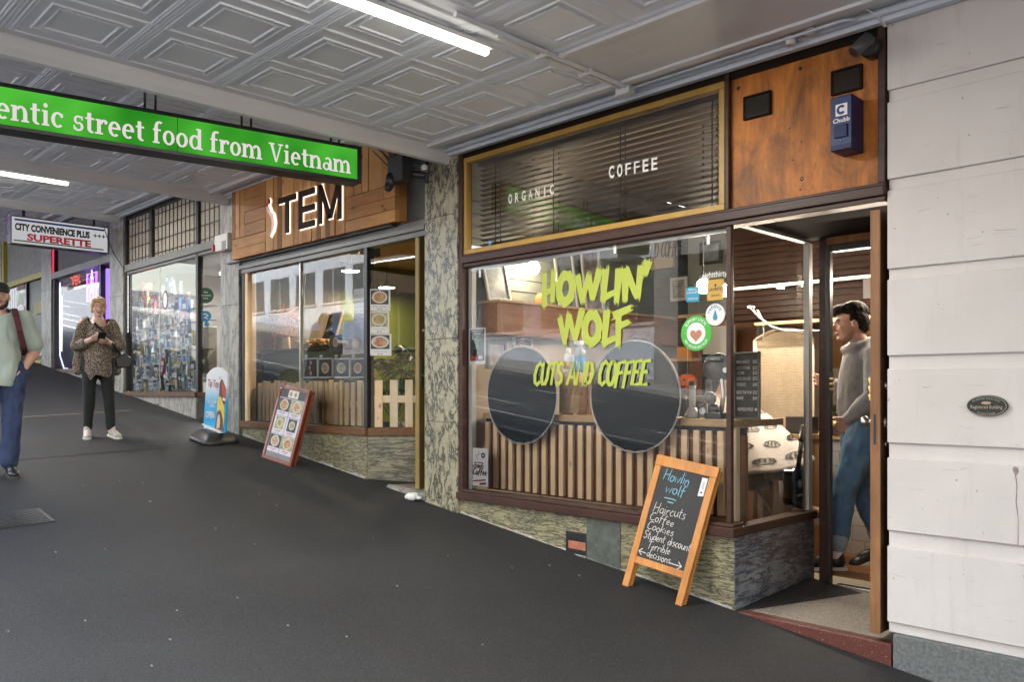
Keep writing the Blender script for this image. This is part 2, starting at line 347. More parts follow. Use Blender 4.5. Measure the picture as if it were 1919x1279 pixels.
# ================================================================ MATERIALS
def asphalt():
    m, nt, b, o = newmat('worn_asphalt'); v = coords(nt); b.inputs['Roughness'].default_value = .7; b.inputs['Specular IOR Level'].default_value = .3
    col = ramp(nt, noisetex(nt, v, .55, 5, .6, .4), [(.32, (.0125, .0127, .014)), (.5, (.0178, .0180, .0194)), (.7, (.0255, .0255, .0268))])
    col = mixc(nt, ramp(nt, noisetex(nt, v, 115, 3, .7), [(.46, (0, 0, 0)), (.72, (.85, .85, .85))]), col, (.052, .0515, .0515))
    col = mixc(nt, ramp(nt, noisetex(nt, v, 75, 2, .6), [(.28, (.8, .8, .8)), (.42, (0, 0, 0))]), col, (.009, .009, .0095))
    st = coords(nt, (.5, 2.2, 1)); col = mixc(nt, ramp(nt, noisetex(nt, st, 1.6, 6, .65, 1.2), [(.58, (0, 0, 0)), (.72, (.35, .35, .35))]), col, (.036, .035, .033))
    wv = nt.nodes.new('ShaderNodeMix'); wv.data_type = 'VECTOR'; wv.inputs[0].default_value = .12; nn = nt.nodes.new('ShaderNodeTexNoise'); nn.inputs['Scale'].default_value = 1.7; nn.inputs['Detail'].default_value = 6
    nt.links.new(v, nn.inputs['Vector']); nt.links.new(v, wv.inputs[4]); nt.links.new(nn.outputs['Color'], wv.inputs[5]); vo = nt.nodes.new('ShaderNodeTexVoronoi'); vo.feature = 'DISTANCE_TO_EDGE'; vo.inputs['Scale'].default_value = .42; nt.links.new(wv.outputs[1], vo.inputs['Vector'])
    cr = ramp(nt, vo.outputs['Distance'], [(.0, (1, 1, 1)), (.004, (.7, .7, .7)), (.010, (0, 0, 0))]); gate = ramp(nt, noisetex(nt, v, .5, 2), [(.78, (0, 0, 0)), (.9, (.8, .8, .8))]); mk = mixc(nt, 1.0, cr, gate, 'MULTIPLY')
    col = mixc(nt, mk, col, (.008, .008, .008)); gm = nt.nodes.new('ShaderNodeTexVoronoi'); gm.inputs['Scale'].default_value = 1.9; nt.links.new(v, gm.inputs['Vector'])
    col = mixc(nt, ramp(nt, gm.outputs['Distance'], [(.030, (.5, .5, .5)), (.045, (0, 0, 0))]), col, (.045, .044, .042)); nt.links.new(col, b.inputs['Base Color'])
    bump(nt, b, noisetex(nt, v, 140, 4, .7), .8, .006); return m
ASPH = asphalt()
def plaster():
    m, nt, b, o = newmat('weathered_white_plaster'); v = coords(nt); b.inputs['Roughness'].default_value = .6
    col = ramp(nt, noisetex(nt, v, 1.3, 6, .6), [(.35, (.64, .615, .60)), (.65, (.565, .54, .525))])
    dr = coords(nt, (7, 7, .7)); col = mixc(nt, ramp(nt, noisetex(nt, dr, 1.5, 6, .7), [(.56, (0, 0, 0)), (.78, (.35, .35, .35))]), col, (.36, .33, .30))
    hz = coords(nt, (1.6, 1.6, 16)); col = mixc(nt, ramp(nt, noisetex(nt, hz, 2.2, 5, .7), [(.64, (0, 0, 0)), (.76, (.55, .55, .55))]), col, (.30, .28, .27))
    col = mixc(nt, ramp(nt, noisetex(nt, v, 33, 3, .55), [(.725, (0, 0, 0)), (.745, (.8, .8, .8))]), col, (.10, .09, .08))
    nt.links.new(col, b.inputs['Base Color']); bump(nt, b, noisetex(nt, v, 30, 6, .7), .16, .006); return m
ROAD = pm('road_asphalt', (.028, .030, .032), (.038, .039, .041), .8, .7, bmp=.3, bscale=120)
PAINTW = pm('road_paint', (.36, .36, .35), (.24, .24, .235), 8, .7)
CONC = pm('kerb_concrete', (.30, .29, .27), (.22, .22, .21), 9, .8, bmp=.2)
CEIL = pm('ceiling_paint', (.80, .84, .90), (.74, .78, .84), 1.5, .55, bmp=.06, bscale=160)
CEILP = pm('ceiling_plaster', (.72, .735, .76), (.66, .675, .70), 1.2, .45, bmp=.10, bscale=220)
TRIMB = pm('pale_blue_trim', (.66, .72, .80), (.55, .61, .70), 2, .35)
WALLW = plaster()
GRAN = pm('granite', (.17, .18, .18), (.09, .10, .10), 55, .6, bmp=.25, bscale=90, speck=((.3, .3, .29), 120, .66))
MARB = marble('veined_marble', (.40, .37, .26), (.31, .285, .20), (.03, .036, .031), (2.2, 2.2, 1.1), 3.6, .85, .3, 1.0, (0, R(28), 0), .034)
MARBH = marble('wavy_marble', (.36, .325, .19), (.24, .225, .145), (.038, .041, .031), (1.3, 1.3, 9), 4.4, .8, .35, 1.0, (0, R(4), 0), .04)
MARBG = marble('grey_marble', (.23, .23, .245), (.12, .125, .14), (.022, .023, .03), (1.1, 1.1, 7), 3.8, .8, .35, .9, (R(6), R(4), 0), .05)
MARBP = marble('pier_marble', (.34, .325, .29), (.24, .23, .21), (.10, .10, .09), (1.8, 1.8, .6), 3.4, .5, .4, .8, (0, R(12), 0), .04)
REDW = wood('mahogany_paint', (.078, .036, .025), (.034, .017, .013), 0, 3, .42, knots=False)
DARKW = wood('dark_stained_wood', (.030, .019, .012), (.012, .009, .007), 0, 3, .7, knots=False, spec=.08)
GOLD = pm('mustard_paint', (.42, .255, .045), (.35, .205, .035), 7, .45)
def stained_ply():
    m, nt, b, o = newmat('stained_plywood'); v = coords(nt, (9, 9, .9)); n = noisetex(nt, v, 2.0, 9, .68, .8); b.inputs['Roughness'].default_value = .5; b.inputs['Specular IOR Level'].default_value = .3
    col = ramp(nt, n, [(.3, (.66, .235, .036)), (.5, (.52, .18, .028)), (.72, (.34, .115, .02))]); st = coords(nt, (2.6, 2.6, 1.2))
    col = mixc(nt, ramp(nt, noisetex(nt, st, 1.9, 8, .72, .6), [(.40, (0, 0, 0)), (.66, (.85, .85, .85))]), col, (.105, .042, .014))
    col = mixc(nt, ramp(nt, noisetex(nt, st, 7, 6, .75), [(.60, (0, 0, 0)), (.74, (.6, .6, .6))]), col, (.05, .024, .012)); nt.links.new(col, b.inputs['Base Color']); bump(nt, b, n, .1, .004); return m
PLY = stained_ply()
PINE = wood('pine_slat', (.93, .71, .46), (.84, .61, .37), 2, 3.2, .55)
PINE2 = wood('pine_board', (.58, .40, .22), (.44, .28, .14), 0, 3.2, .5)
PALE = wood('pale_picket', (.84, .70, .50), (.74, .58, .38), 2, 3.4, .6)
PAL1 = wood('pallet_wood', (.62, .31, .105), (.42, .19, .058), 2, 2.6, .6)
PAL2 = wood('pallet_wood_light', (.70, .39, .15), (.52, .26, .085), 2, 2.6, .6)
PALH1 = wood('pallet_wood_level', (.60, .30, .10), (.40, .18, .055), 0, 2.6, .6)
PALH2 = wood('pallet_wood_level_dark', (.50, .24, .08), (.34, .15, .048), 0, 2.6, .6)
DOORW = wood('worn_door_wood', (.34, .17, .075), (.20, .095, .042), 2, 2.2, .5)
DOORD = wood('dark_door_face', (.085, .05, .025), (.045, .027, .015), 2, 2.2, .4)
OLIVE = pm('olive_paint', (.27, .20, .05), (.22, .16, .04), 5, .5)
GREENP = pm('green_paint', (.22, .30, .08), (.18, .25, .06), 4, .5)
BLK = pm('black_paint', (.012, .012, .013), (.018, .018, .018), 6, .4)
DKGREY = pm('dark_grey_metal', (.06, .062, .062), (.04, .042, .042), 6, .4)
GREYF = pm('grey_frame', (.16, .16, .155), (.12, .12, .115), 6, .4)
STEEL = pm('brushed_steel', (.55, .54, .52), (.45, .44, .43), 9, .28, metal=1)
BRASS = pm('brass', (.75, .52, .22), (.6, .4, .16), 9, .28, metal=1)
WHITE = pm('white_plastic', (.72, .72, .70), (.66, .66, .64), 5, .45)
OFFW = pm('offwhite_stile', (.50, .51, .50), (.42, .43, .42), 5, .5)
PAPER = pm('white_paper', (.72, .72, .73), (.66, .66, .68), 5, .8)
BLUEP = pm('blue_enamel', (.004, .016, .075), (.003, .013, .06), 6, .4, spec=.3)
CREAM = pm('cream_wall', (.50, .42, .31), (.44, .36, .26), 2, .8)
SHIP = pm('grey_green_boards', (.20, .22, .19), (.16, .175, .15), 2, .7)
BROWNB = wood('brown_panel', (.30, .135, .068), (.20, .085, .042), 1, 2.4, .5, knots=False)
SLATB = wood('red_brown_slat', (.065, .026, .013), (.035, .015, .009), 0, 2.6, .45, knots=False)
FLOORW = wood('timber_floor', (.27, .115, .04), (.17, .07, .025), 1, 2.4, .4)
BLINDW = wood('blind_slat', (.050, .027, .014), (.03, .017, .009), 0, 3, .5, knots=False)
LIME = pm('lime_vinyl', (.37, .44, .055), (.34, .41, .05), 5, .5)
WVIN = pm('white_vinyl', (.78, .78, .78), (.72, .72, .72), 5, .5)
CHALKB = pm('chalkboard', (.022, .023, .024), (.034, .035, .036), 3, .7)
DISCB = pm('black_board', (.009, .013, .016), (.013, .018, .021), 3, .5, spec=.1)
CHALKW = pm('white_chalk', (.66, .64, .60), (.5, .48, .46), 60, .9)
CHALKBL = pm('blue_chalk', (.22, .48, .62), (.16, .38, .5), 60, .9)
ORW = wood('orange_varnished_wood', (.60, .265, .065), (.42, .165, .038), 2, 3, .35, coat=.3)
REDFR = wood('red_brown_frame', (.25, .062, .026), (.16, .038, .018), 2, 3, .38, coat=.2)
GLS = glass('window_glass', (.95, .96, .955), 1.05, film=.0)
GLSD = glass('transom_glass', (.88, .88, .86), 2.9, film=.005)
GLST = glass('restaurant_glass', (.94, .96, .95), 1.0, film=.0)
GLSP = glass('doorway_glass', (.96, .97, .96), .5)
TERR = pm('terrazzo', (.30, .27, .23), (.20, .175, .15), 60, .5, speck=((.06, .05, .045), 75, .60))
TERRR = pm('red_terrazzo', (.125, .036, .027), (.085, .026, .021), 70, .45, speck=((.35, .22, .18), 110, .66))
TUBE = emis('fluorescent_tube_light', (1, .93, .80), 9)
BULB = emis('warm_bulb_light', (1, .82, .60), 170); PEND = emis('pendant_diffuser_light', (1, .80, .55), 240)
LEDW = emis('led_strip_light', (1, .72, .50), 5)
# ================================================================ GROUND
m = MB(); X0, X1 = -70, 45
m.poly([(X0, -.35, G(X0, -.35)), (X1, -.35, G(X1, -.35)), (X1, 5.6, G(X1, 5.6)), (X0, 5.6, G(X0, 5.6))]); struct(m, 'footpath', ASPH)
m = MB(); rz = lambda X: G(X, -.35)-.13
m.poly([(-160, -90, rz(-160)), (90, -90, rz(90)), (90, -.40, rz(90)), (-160, -.40, rz(-160))]); struct(m, 'road', ROAD)
m = MB()
m.hexa([(X0, -.5, rz(X0)-.1), (X1, -.5, rz(X1)-.1), (X1, -.34, rz(X1)-.1), (X0, -.34, rz(X0)-.1), (X0, -.5, rz(X0)+.125), (X1, -.5, rz(X1)+.125), (X1, -.34, G(X1, -.34)+.004), (X0, -.34, G(X0, -.34)+.004)]); struct(m, 'kerb', CONC)
m = MB()
for Y, dash in ((-1.1, 0), (-2.6, 0), (-4.1, 3), (-7.3, 3), (-10.4, 0)):
    x = X0
    while x < X1:
        x2 = min(X1, x+(2.6 if dash else 115)); m.poly([(x, Y-.07, rz(x)+.004), (x2, Y-.07, rz(x2)+.004), (x2, Y+.07, rz(x2)+.004), (x, Y+.07, rz(x)+.004)]); x += 6 if dash else 200
struct(m, 'road_markings', PAINTW)
m = MB()
def gstrip(a, b, w, mat):
    a, b = Gp(*a), Gp(*b); d = (b-a).normalized(); s = Vector((-d.y, d.x, 0))*w/2; a2 = a-(b-a)*2.2
    m.m(mat).poly([tuple(Vector((p.x, p.y, G(p.x, p.y)+.004))) for p in (a2-s, b-s, b+s, a2+s)])
gstrip((40, 783), (246, 770), .045, pm('pale_joint', (.16, .13, .11), (.12, .10, .09), 9, .8))
gstrip((46, 862), (336, 838), .02, BLK)
struct(m, 'pavement_joints')
CEM = pm('cement_haunch', (.40, .39, .36), (.17, .165, .15), 14, .85, bmp=.3)
m = MB()                                       # worn pale mortar along the foot of the shopfronts
for x0, x1, y in ((-5.28, -2.72, 4.56), (-9.15, -6.66, 4.56), (-12.85, -10.45, 4.57)):
    n = 90
    for i in range(n):
        a, b = x0+(x1-x0)*i/n, x0+(x1-x0)*(i+1)/n; ha, hb = .03+.022*math.sin(i*.31)+.012*math.sin(i*1.13), .03+.022*math.sin(i*.31+.31)+.012*math.sin(i*1.13+1.13)
        m.poly([(a, y+.012, G(a, y+.012)+.003), (b, y+.012, G(b, y+.012)+.003), (b, y+.037, G(b, y)+max(.015, hb)), (a, y+.037, G(a, y)+max(.015, ha))])
struct(m, 'mortar_edge', CEM)
# ================================================================ CANOPY
T = .62
def tilefield(mb, x0, x1, y0, y1, z, beads=True):
    nx, ny = max(1, round((x1-x0)/T)), max(1, round((y1-y0)/T)); tx, ty = (x1-x0)/nx, (y1-y0)/ny
    prof = [(1, 0), (.985, -.008), (.95, -.008), (.93, -.001), (.905, -.009), (.88, -.009), (.86, -.001), (.835, -.007), (.81, 0), (.66, 0), (.645, -.009), (.61, -.009), (.595, -.002), (.53, -.002), (.515, -.010), (.485, -.010), (.47, 0), (.0, 0)]
    for i in range(nx):
        for j in range(ny):
            cx, cy_ = x0+(i+.5)*tx, y0+(j+.5)*ty; n = len(mb.v)
            for s, dz in prof[:-1]:
                # outer ribs run only along two of the sides, as pressed
                for a, b in ((-1, -1), (1, -1), (1, 1), (-1, 1)): mb.v.append((cx+a*(s if s < .8 else 1-(1-s)*.12)*tx/2, cy_+b*s*ty/2, z+dz))
            k = len(prof)-1
            for r in range(k-1):
                for q in range(4): p = (q+1) % 4; mb.face((n+r*4+p, n+r*4+q, n+(r+1)*4+q, n+(r+1)*4+p))
            e = n+(k-1)*4; mb.face((e+3, e+2, e+1, e))
            if beads:
                s = .555; NB = 13
                for q in range(NB):
                    t = -s+2*s*(q+.5)/NB
                    for px, py in ((t, -s), (t, s), (-s, t), (s, t)):
                        c = Vector((cx+px*tx/2, cy_+py*ty/2, z-.006)); r = .0085; n2 = len(mb.v)
                        mb.v += [tuple(c+Vector(o)*r) for o in ((1, 0, 0), (0, 1, 0), (-1, 0, 0), (0, -1, 0), (0, 0, -1))]
                        for u in range(4): mb.face((n2+(u+1) % 4, n2+u, n2+4), True)
FY = .45                                       # street edge of the canopies
BAYS = [(-5.37, 4.5, 3.92, 'nearest canopy with a pressed metal ceiling, over the barber shop'),
        (-9.43, -5.45, 4.22, 'second canopy stepped up the slope, over the restaurant front'),
        (-13.0, -9.53, 4.52, 'third canopy over the superette, lit by a tube near its kerb edge'),
        (-18.2, -13.1, 4.86, 'far purple lit canopy beyond the superette sign'),
        (-30.0, -18.3, 5.3, 'farthest dark canopy at the top of the rise')]
for bi, (x0, x1, z, lab) in enumerate(BAYS):
    t = thing('street_canopy', lab, 'canopy', ((x0+x1)/2, 2.5, z))
    m = MB()
    ye = 4.33
    if bi == 0:
        tilefield(m, -5.29, -3.43, FY+.16, ye, z); tilefield(m, -3.43, 4.24, FY+.16, 3.71, z)
    else: tilefield(m, x0, x1, FY+.2, ye, z, bi == 1)
    m.build('pressed_tile_ceiling', t, CEIL)
    m = MB()
    if bi == 0:
        m.box(-3.40, 4.5, 3.74, 4.36, z-.012, z+.02); m.box(-5.37, -5.29, FY, 4.6, z-.004, z+.05)
        m.box(-3.41, 4.5, 3.70, 3.74, z-.028, z+.02)
    m.box(x0, x1, ye-.03, ye+.04, z-.03, z+.02); m.box(x0, x1, ye+.04, 4.6, z+.004, z+.05)
    m.box(x0, x1, FY, FY+.2, z-.02, z+.05)
    m.box(x0, x1, FY-.05, 4.64, z+.06, z+.45); m.build('plaster_soffit', t, CEILP, .004)
    m = MB(); zt = z-.015
    if bi == 0: m.tube([(x0-.2, 4.50, zt), (x1, 4.50, zt)], .022, 8); m.box(x0-.2, x1, 4.52, 4.57, zt-.045, zt+.03)
    else: m.tube([(x0, 4.50, zt), (x1, 4.50, zt)], .022, 8); m.box(x0, x1, 4.52, 4.57, zt-.045, zt+.03)
    m.build('edge_trim', t, TRIMB, .006)
    if bi < 4:
        m = MB(); w = BAYS[bi+1][1]-x0
        pr = [(0, .02), (0, -.02), (-.008, -.075), (-.03, -.115), (-.07, -.12), (-.085, -.10), (-.085, .5)]
        m.prism([(x0+a, FY, z+b) for a, b in pr], (0, 4.15-(.03 if bi else 0), 0)); m.build('rounded_beam', t, CEILP)
    m = MB(); m.box(x0, x1, FY-.09, FY-.03, z-.12, z+.42); m.build('fascia', t, DKGREY)
# ================================================================ TERRACE ABOVE THE SHOPS
tb = thing('terrace_building', 'upper storey wall of the shop row above the canopies', 'building', (-16, 5, 4))
m = MB(); m.box(-34, 4.5, 4.64, 5.2, 3.96, 9.5); m.box(-34, 4.5, 5.2, 13, 5.4, 9.5); m.build('upper_wall', tb, CONC)
# ================================================================ WHITE BUILDING (right)
wb = thing('plastered_building', 'white banded plaster building on a granite plinth at the right edge', 'building', (-1.0, 4.7, .6))
g = [(3.51, 3.445), (3.03, 2.97), (2.547, 2.49), (2.08, 2.01), (1.612, 1.532), (1.14, 1.057)]
m = MB(); top = 3.99
for a, b in g+[(.648, None)]:
    m.box(-1.785, 4.2, 4.585, 4.9, a, top); top = b
m.box(-1.7835, 4.2, 4.605, 5.0, .59, 3.985)
m.build('banded_wall', wb, WALLW, .005)
m = MB(); m.box(-1.752, 4.2, 4.575, 5.0, -.6, .59); m.build('granite_plinth', wb, GRAN, .006)
m = MB(); m.box(-1.765, -1.74, 4.95, 5.7, .3, 3.95); m.build('side_return', wb, DARKW)
STAIN = pm('rust_stain', (.20, .15, .125), (.36, .32, .30), 40, .8); SCUF = pm('grey_scuff', (.42, .40, .385), (.50, .475, .46), 30, .8); m = MB(); F = frame((0, 4.5845, 0), (1, 0, 0), (0, 0, 1)); c = onY(1903, 880, 4.5845)
m.m(STAIN).poly([F(c.x+a, c.z+b) for a, b in ((-.012, 0), (-.004, .014), (.012, .010), (.016, -.012), (.006, -.03), (-.006, -.02))]); stroke(m, [(c.x, c.z-.02), (c.x+.008, c.z-.08), (c.x+.004, c.z-.16), (c.x+.014, c.z-.24), (c.x+.012, c.z-.37)], F, [.006, .004, .005, .003, .004], STAIN, .0002); rs0 = random.Random(7)
for k in range(9): x, z = rs0.uniform(-1.74, -1.2), rs0.choice((1.2, 1.7, 2.15, 2.6))+rs0.uniform(0, .3); L = rs0.uniform(.03, .10); stroke(m, [(x, z), (x+L, z+rs0.uniform(-.012, .012))], F, rs0.uniform(.002, .007), SCUF, .0002)
m.build('paint_scuffs', wb)
pl = thing('heritage_plaque', 'oval black building register plaque on the white plaster wall', 'plaque', onY(1851, 761, 4.585))
c = onY(1851, 761, 4.58); rx, rzz = .093, .053
m = MB(); F = frame(c, (1, 0, 0), (0, 0, 1))
m.prism([F(a, b, -.004) for a, b in ell_pts(0, 0, rx, rzz, 0, 360, 40)[:-1]], (0, -.014, 0)); m.build('plate', pl, pm('plaque_black', (.008, .011, .009), (.012, .015, .012), 8, .4), .003)
PLQ = pm('plaque_letters', (.42, .40, .30), (.34, .32, .24), 9, .5); m = MB()
text(m, 'Registered Building', F, 0, -.014, .018, PLQ, .142, .004, 0, 'CENTER', .0195)
text(m, 'NZ HISTORIC PLACES TRUST', F, 0, -.100, .009, PLQ, .125, 0, 0, 'CENTER', .0195, (.132, R(90), 1))
text(m, 'Pouhere Taonga', F, 0, .10, .009, PLQ, .08, 0, 0, 'CENTER', .0195, (.142, R(-90), -1))
o_ = ell_pts(0, 0, rx*.965, rzz*.93, 0, 360, 44); i_ = ell_pts(0, 0, rx*.94, rzz*.88, 0, 360, 44)
for q in range(44): m.poly([F(*o_[q], .0193), F(*o_[q+1], .0193), F(*i_[q+1], .0193), F(*i_[q], .0193)])
m.build('lettering', pl); m = MB(); m.prism([F(a, b, .018) for a, b in ell_pts(0, .014, .022, .0075, 0, 360, 24)[:-1]], (0, -.004, 0)); m.build('emblem', pl, pm('emblem_pink', (.5, .36, .26), (.42, .3, .22), 5, .4))
# ================================================================ BARBER SHOP
bs = thing('barber_shop', 'barber and coffee shop with slatted window and mustard transom frame', 'shop', (-3.5, 4.6, .6))
m = MB(); m.m(REDW)
m.box(-5.285, -5.238, 4.565, 4.68, .985, 3.97)
m.box(-5.238, -1.792, 4.555, 4.70, 2.945, 3.0); m.box(-5.238, -1.792, 4.575, 4.69, 2.915, 2.945); m.box(-5.238, -1.792, 4.570, 4.69, 3.0, 3.018)
m.box(-5.285, -2.685, 4.535, 4.70, .985, 1.045); m.box(-5.238, -2.70, 4.555, 4.69, 1.045, 1.066)
m.box(-2.785, -2.683, 4.70, 5.655, .987, 1.045)
m.box(-2.768, -2.733, 4.588, 4.625, 1.066, 2.915); m.box(-2.772, -2.744, 4.58, 4.68, 3.018, 3.97)
m.box(-1.832, -1.792, 4.575, 4.68, 3.018, 3.97); m.build('frame', bs, None, .005)
m = MB(); m.box(-5.238, -1.80, 4.60, 4.70, 3.826, 3.99); m.build('head_board', bs, DARKW, .004)
m = MB(); a, b, z0, z1, w = -5.236, -2.774, 3.02, 3.824, .04
m.box(a, b, 4.578, 4.64, z0, z0+w); m.box(a, b, 4.578, 4.64, z1-w, z1); m.box(a, a+w*.8, 4.58, 4.64, z0+w, z1-w); m.box(b-w, b, 4.58, 4.64, z0+w, z1-w)
tf = m.build('transom_frame', bs, GOLD, .004)
m = MB(); m.poly([(a+.03, 4.612, z0+.03), (b-.03, 4.612, z0+.03), (b-.03, 4.612, z1-.03), (a+.03, 4.612, z1-.03)]); m.build('transom_pane', tf, GLSD)
m = MB(); m.box(-2.744, -1.832, 4.615, 4.66, 3.018, 3.826)
pp = m.build('plywood_panel', bs, PLY)
for px, py, r in ((1384, 165, .013), (1500, 128, .012), (1503, 335, .012), (1500, 355, .006), (1502, 265, .006), (1480, 240, .006), (1486, 300, .005)):
    m = MB(); m.lathe([(r, 0), (r*.6, -.0035)], onY(px, py, 4.6145), 10, 'y'); m.build('screw_hole', pp, BLK)
m = MB(); m.poly([(-5.238, 4.62, 1.05), (-2.767, 4.62, 1.05), (-2.767, 4.62, 2.94), (-5.238, 4.62, 2.94)]); m.build('window_pane', bs, GLS)
m = MB(); m.poly([(-2.742, 4.626, 1.04), (-2.742, 5.62, 1.04), (-2.742, 5.62, 2.93), (-2.742, 4.626, 2.93)]); m.build('window_pane', bs, GLS)
m = MB(); m.box(-5.232, -5.19, 4.63, 4.68, 1.066, 2.91); m.box(-2.76, -2.718, 5.60, 5.655, 1.045, 2.93); m.box(-5.19, -2.78, 4.626, 4.65, 2.89, 2.915); m.build('pale_stile', bs, OFFW, .003)
m = MB(); m.box(-2.752, -2.70, 4.66, 5.60, 2.925, 2.944); m.build('soffit_bead', bs, GREYF)
m = MB(); m.hexa([(-5.285, 4.58, .3), (-2.705, 4.58, .3), (-2.705, 4.75, .3), (-5.285, 4.75, .3), (-5.285, 4.58, .985), (-2.705, 4.58, .985), (-2.705, 4.75, .985), (-5.285, 4.75, .985)])
m.build('marble_base', bs, MARBH)
m = MB(); m.box(onY(1100, 1000, 4.576).x, onY(1163, 1000, 4.576).x, 4.574, 4.6, .3, .984); m.build('patched_slab', bs, pm('green_grey_slab', (.10, .115, .10), (.06, .07, .06), 22, .5, bmp=.2))
x0_, x1_ = onY(1060, 1000, 4.57).x, onY(1099, 1000, 4.57).x
m = MB(); m.m(BLK).box(x0_, x1_, 4.571, 4.6, .70, .862); m.m(pm('red_brick', (.42, .16, .09), (.32, .12, .07), 20, .8, bmp=.3)).box(x0_+.03, x1_-.005, 4.566, 4.6, .735, .795)
m.m(CEM).box(x0_+.01, x1_, 4.563, 4.6, .66, .70); m.build('broken_brick_hole', bs, None, .006)
m = MB(); m.box(-2.80, -2.703, 4.752, 5.65, .3, .986); m.box(-2.7045, -2.701, 4.583, 4.752, .3, .984); m.build('return_base', bs, MARBG)
m = MB(); m.box(-2.73, -1.76, 4.72, 5.66, 2.955, 2.99); m.build('entry_soffit', bs, pm('shaded_soffit', (.010, .008, .006), (.006, .005, .004), 5, .9, spec=.05))  # dark wood made near black, the shade put into its colour
m = MB(); m.m(TERR).box(-2.70, -1.76, 4.665, 5.64, .3, .53); m.m(TERRR).box(-2.70, -1.76, 4.575, 4.662, .25, .531); m.box(-2.70, -2.63, 4.665, 5.64, .4, .532); m.build('entry_step', bs, None, .004)
m = MB(); m.m(REDW).box(-2.66, -2.605, 5.63, 5.71, .53, 2.99); m.m(BLK).box(-2.603, -2.572, 5.61, 5.66, .53, 2.90); m.box(-2.572, -1.78, 5.62, 5.70, 2.855, 2.90)
m.m(DOORW).box(-2.604, -1.78, 5.625, 5.70, 2.902, 2.985); m.m(STEEL).box(-2.548, -1.78, 5.64, 5.70, .53, .548)
m.m(REDW).box(-1.84, -1.78, 5.62, 5.70, .53, 2.86); df = m.build('door_frame', bs, None, .004)
m = MB(); m.m(BLK).box(-2.60, -2.548, 5.60, 5.612, 1.86, 2.02); m.m(BRASS)
for k in range(3): m.tube([(-2.566, 5.597, 1.90+k*.035), (-2.535, 5.597, 1.90+k*.035)], .011, 10)
m.build('door_catch', df)
m = MB(); m.m(DOORD).box(-1.868, -1.822, 4.59, 5.46, .572, 2.875); m.m(DOORW).box(-1.873, -1.8205, 4.578, 4.592, .572, 2.875)
dl = m.build('door', bs, None, .003)
zk = 1.9-62/FP*4.55
for s, x in ((-1, -1.873), (1, -1.82)): m = MB(); m.lathe([(.03, 0), (.03, .006*s), (.012, .01*s), (.012, .04*s), (.026, .045*s), (.031, .06*s), (.026, .075*s), (.005, .079*s)], (x, 4.655, zk), 16, 'x'); m.build('door_knob', dl, STEEL)
m = MB(); m.m(DOORW).box(-1.858, -1.836, 4.5755, 4.579, zk-.15, zk+.10); m.m(BLK).box(-1.853, -1.841, 4.574, 4.5765, zk-.12, zk+.045); m.build('mortise_lock', dl)
m = MB(); m.lathe([(.022, 0), (.022, .008), (.014, .013), (.012, .02)], (-1.82, 4.655, zk+.2), 14, 'x'); m.build('deadbolt', dl, STEEL); m = MB(); m.lathe([(.012, 0), (.016, .004), (.01, .01)], (-1.82, 4.655, zk-.12), 12, 'x'); m.build('keyhole', dl, STEEL)
m = MB()
for k in range(3): m.box(-1.885, -1.8735, 4.595, 4.64, zk+.12+k*.045, zk+.157+k*.045); m.tube([(-1.89, 4.615, zk+.12+k*.045), (-1.89, 4.615, zk+.157+k*.045)], .009, 8)
m.build('brass_latch', dl, BRASS)
# interior shell of the barber shop
m = MB(); bx0, bx1, by1, bz0, bz1 = -5.32, -1.2, 9.2, .60, 3.95
m.m(FLOORW).poly([(bx0, 4.7, bz0), (-2.72, 4.7, bz0), (-2.72, 5.66, bz0), (bx1, 5.66, bz0), (bx1, by1, bz0), (bx0, by1, bz0)]); m.build('timber_floor', bs)
m = MB(); m.m(CREAM).box(bx0-.06, bx0, 4.69, by1, .5, 2.45); m.m(SHIP).box(bx0-.06, bx0-.005, 4.69, by1, 2.45, bz1)
for k in range(14): m.box(bx0-.005, bx0+.007, 4.69, by1, 2.47+k*.105, 2.56+k*.105)
m.build('boarded_wall', bs)
m = MB(); m.box(bx0, bx0+.26, 4.80, 8.2, 2.36, 2.63); m.build('bulkhead_ledge', bs, BROWNB, .004)
m = MB(); m.box(bx0, bx0+.29, 4.80, 8.2, 2.632, 2.655); m.build('ledge_top', bs, PINE2, .003)
m = MB(); m.m(CREAM).box(bx0, bx1, by1, by1+.1, .5, bz1); m.build('back_wall', bs)
m = MB(); m.m(CREAM).box(bx1, bx1+.1, 5.66, by1, .5, bz1); m.box(-1.78, bx1, 5.72, 5.8, .5, bz1); m.build('side_wall', bs)
m = MB(); m.box(bx0, bx1, 4.70, by1, bz1, bz1+.05); m.build('shop_ceiling', bs, pm('dim_ceiling', (.30, .27, .23), (.26, .23, .2), 2, .8))
# ================================================================ MARBLE PILLAR, PIERS
def pier(x0, x1, ztop, mat, lab, seams, y=4.555):
    m = MB(); zs = [G(x0, y)-.3]+seams+[ztop]
    for a, b in zip(zs, zs[1:]): m.box(x0, x1, y, y+.13, a+.0015, b-.0015)
    return solo(m, 'marble_pier', lab, 'pier', ((x0+x1)/2, y, G((x0+x1)/2, y)), None, .002, mat)
pier(-5.72, -5.287, 3.96, MARB, 'cream marble pier with bold black veins beside the barber window', [1.62, 2.33, 3.38])
pier(-9.67, -9.20, 4.20, MARBP, 'grey brown marble pier between the superette and the restaurant', [2.0, 2.9])
pier(-13.43, -12.88, 4.50, MARBP, 'grey marble pier left of the superette window, behind the woman', [2.4, 3.3])
pier(-16.95, -16.36, 4.85, MARBP, 'narrow far marble pier between the neon shop and the yellow framed shop', [2.7, 3.7])
pier(-20.2, -19.75, 5.2, MARBP, 'farthest pale pier behind the capped man', [3.0])
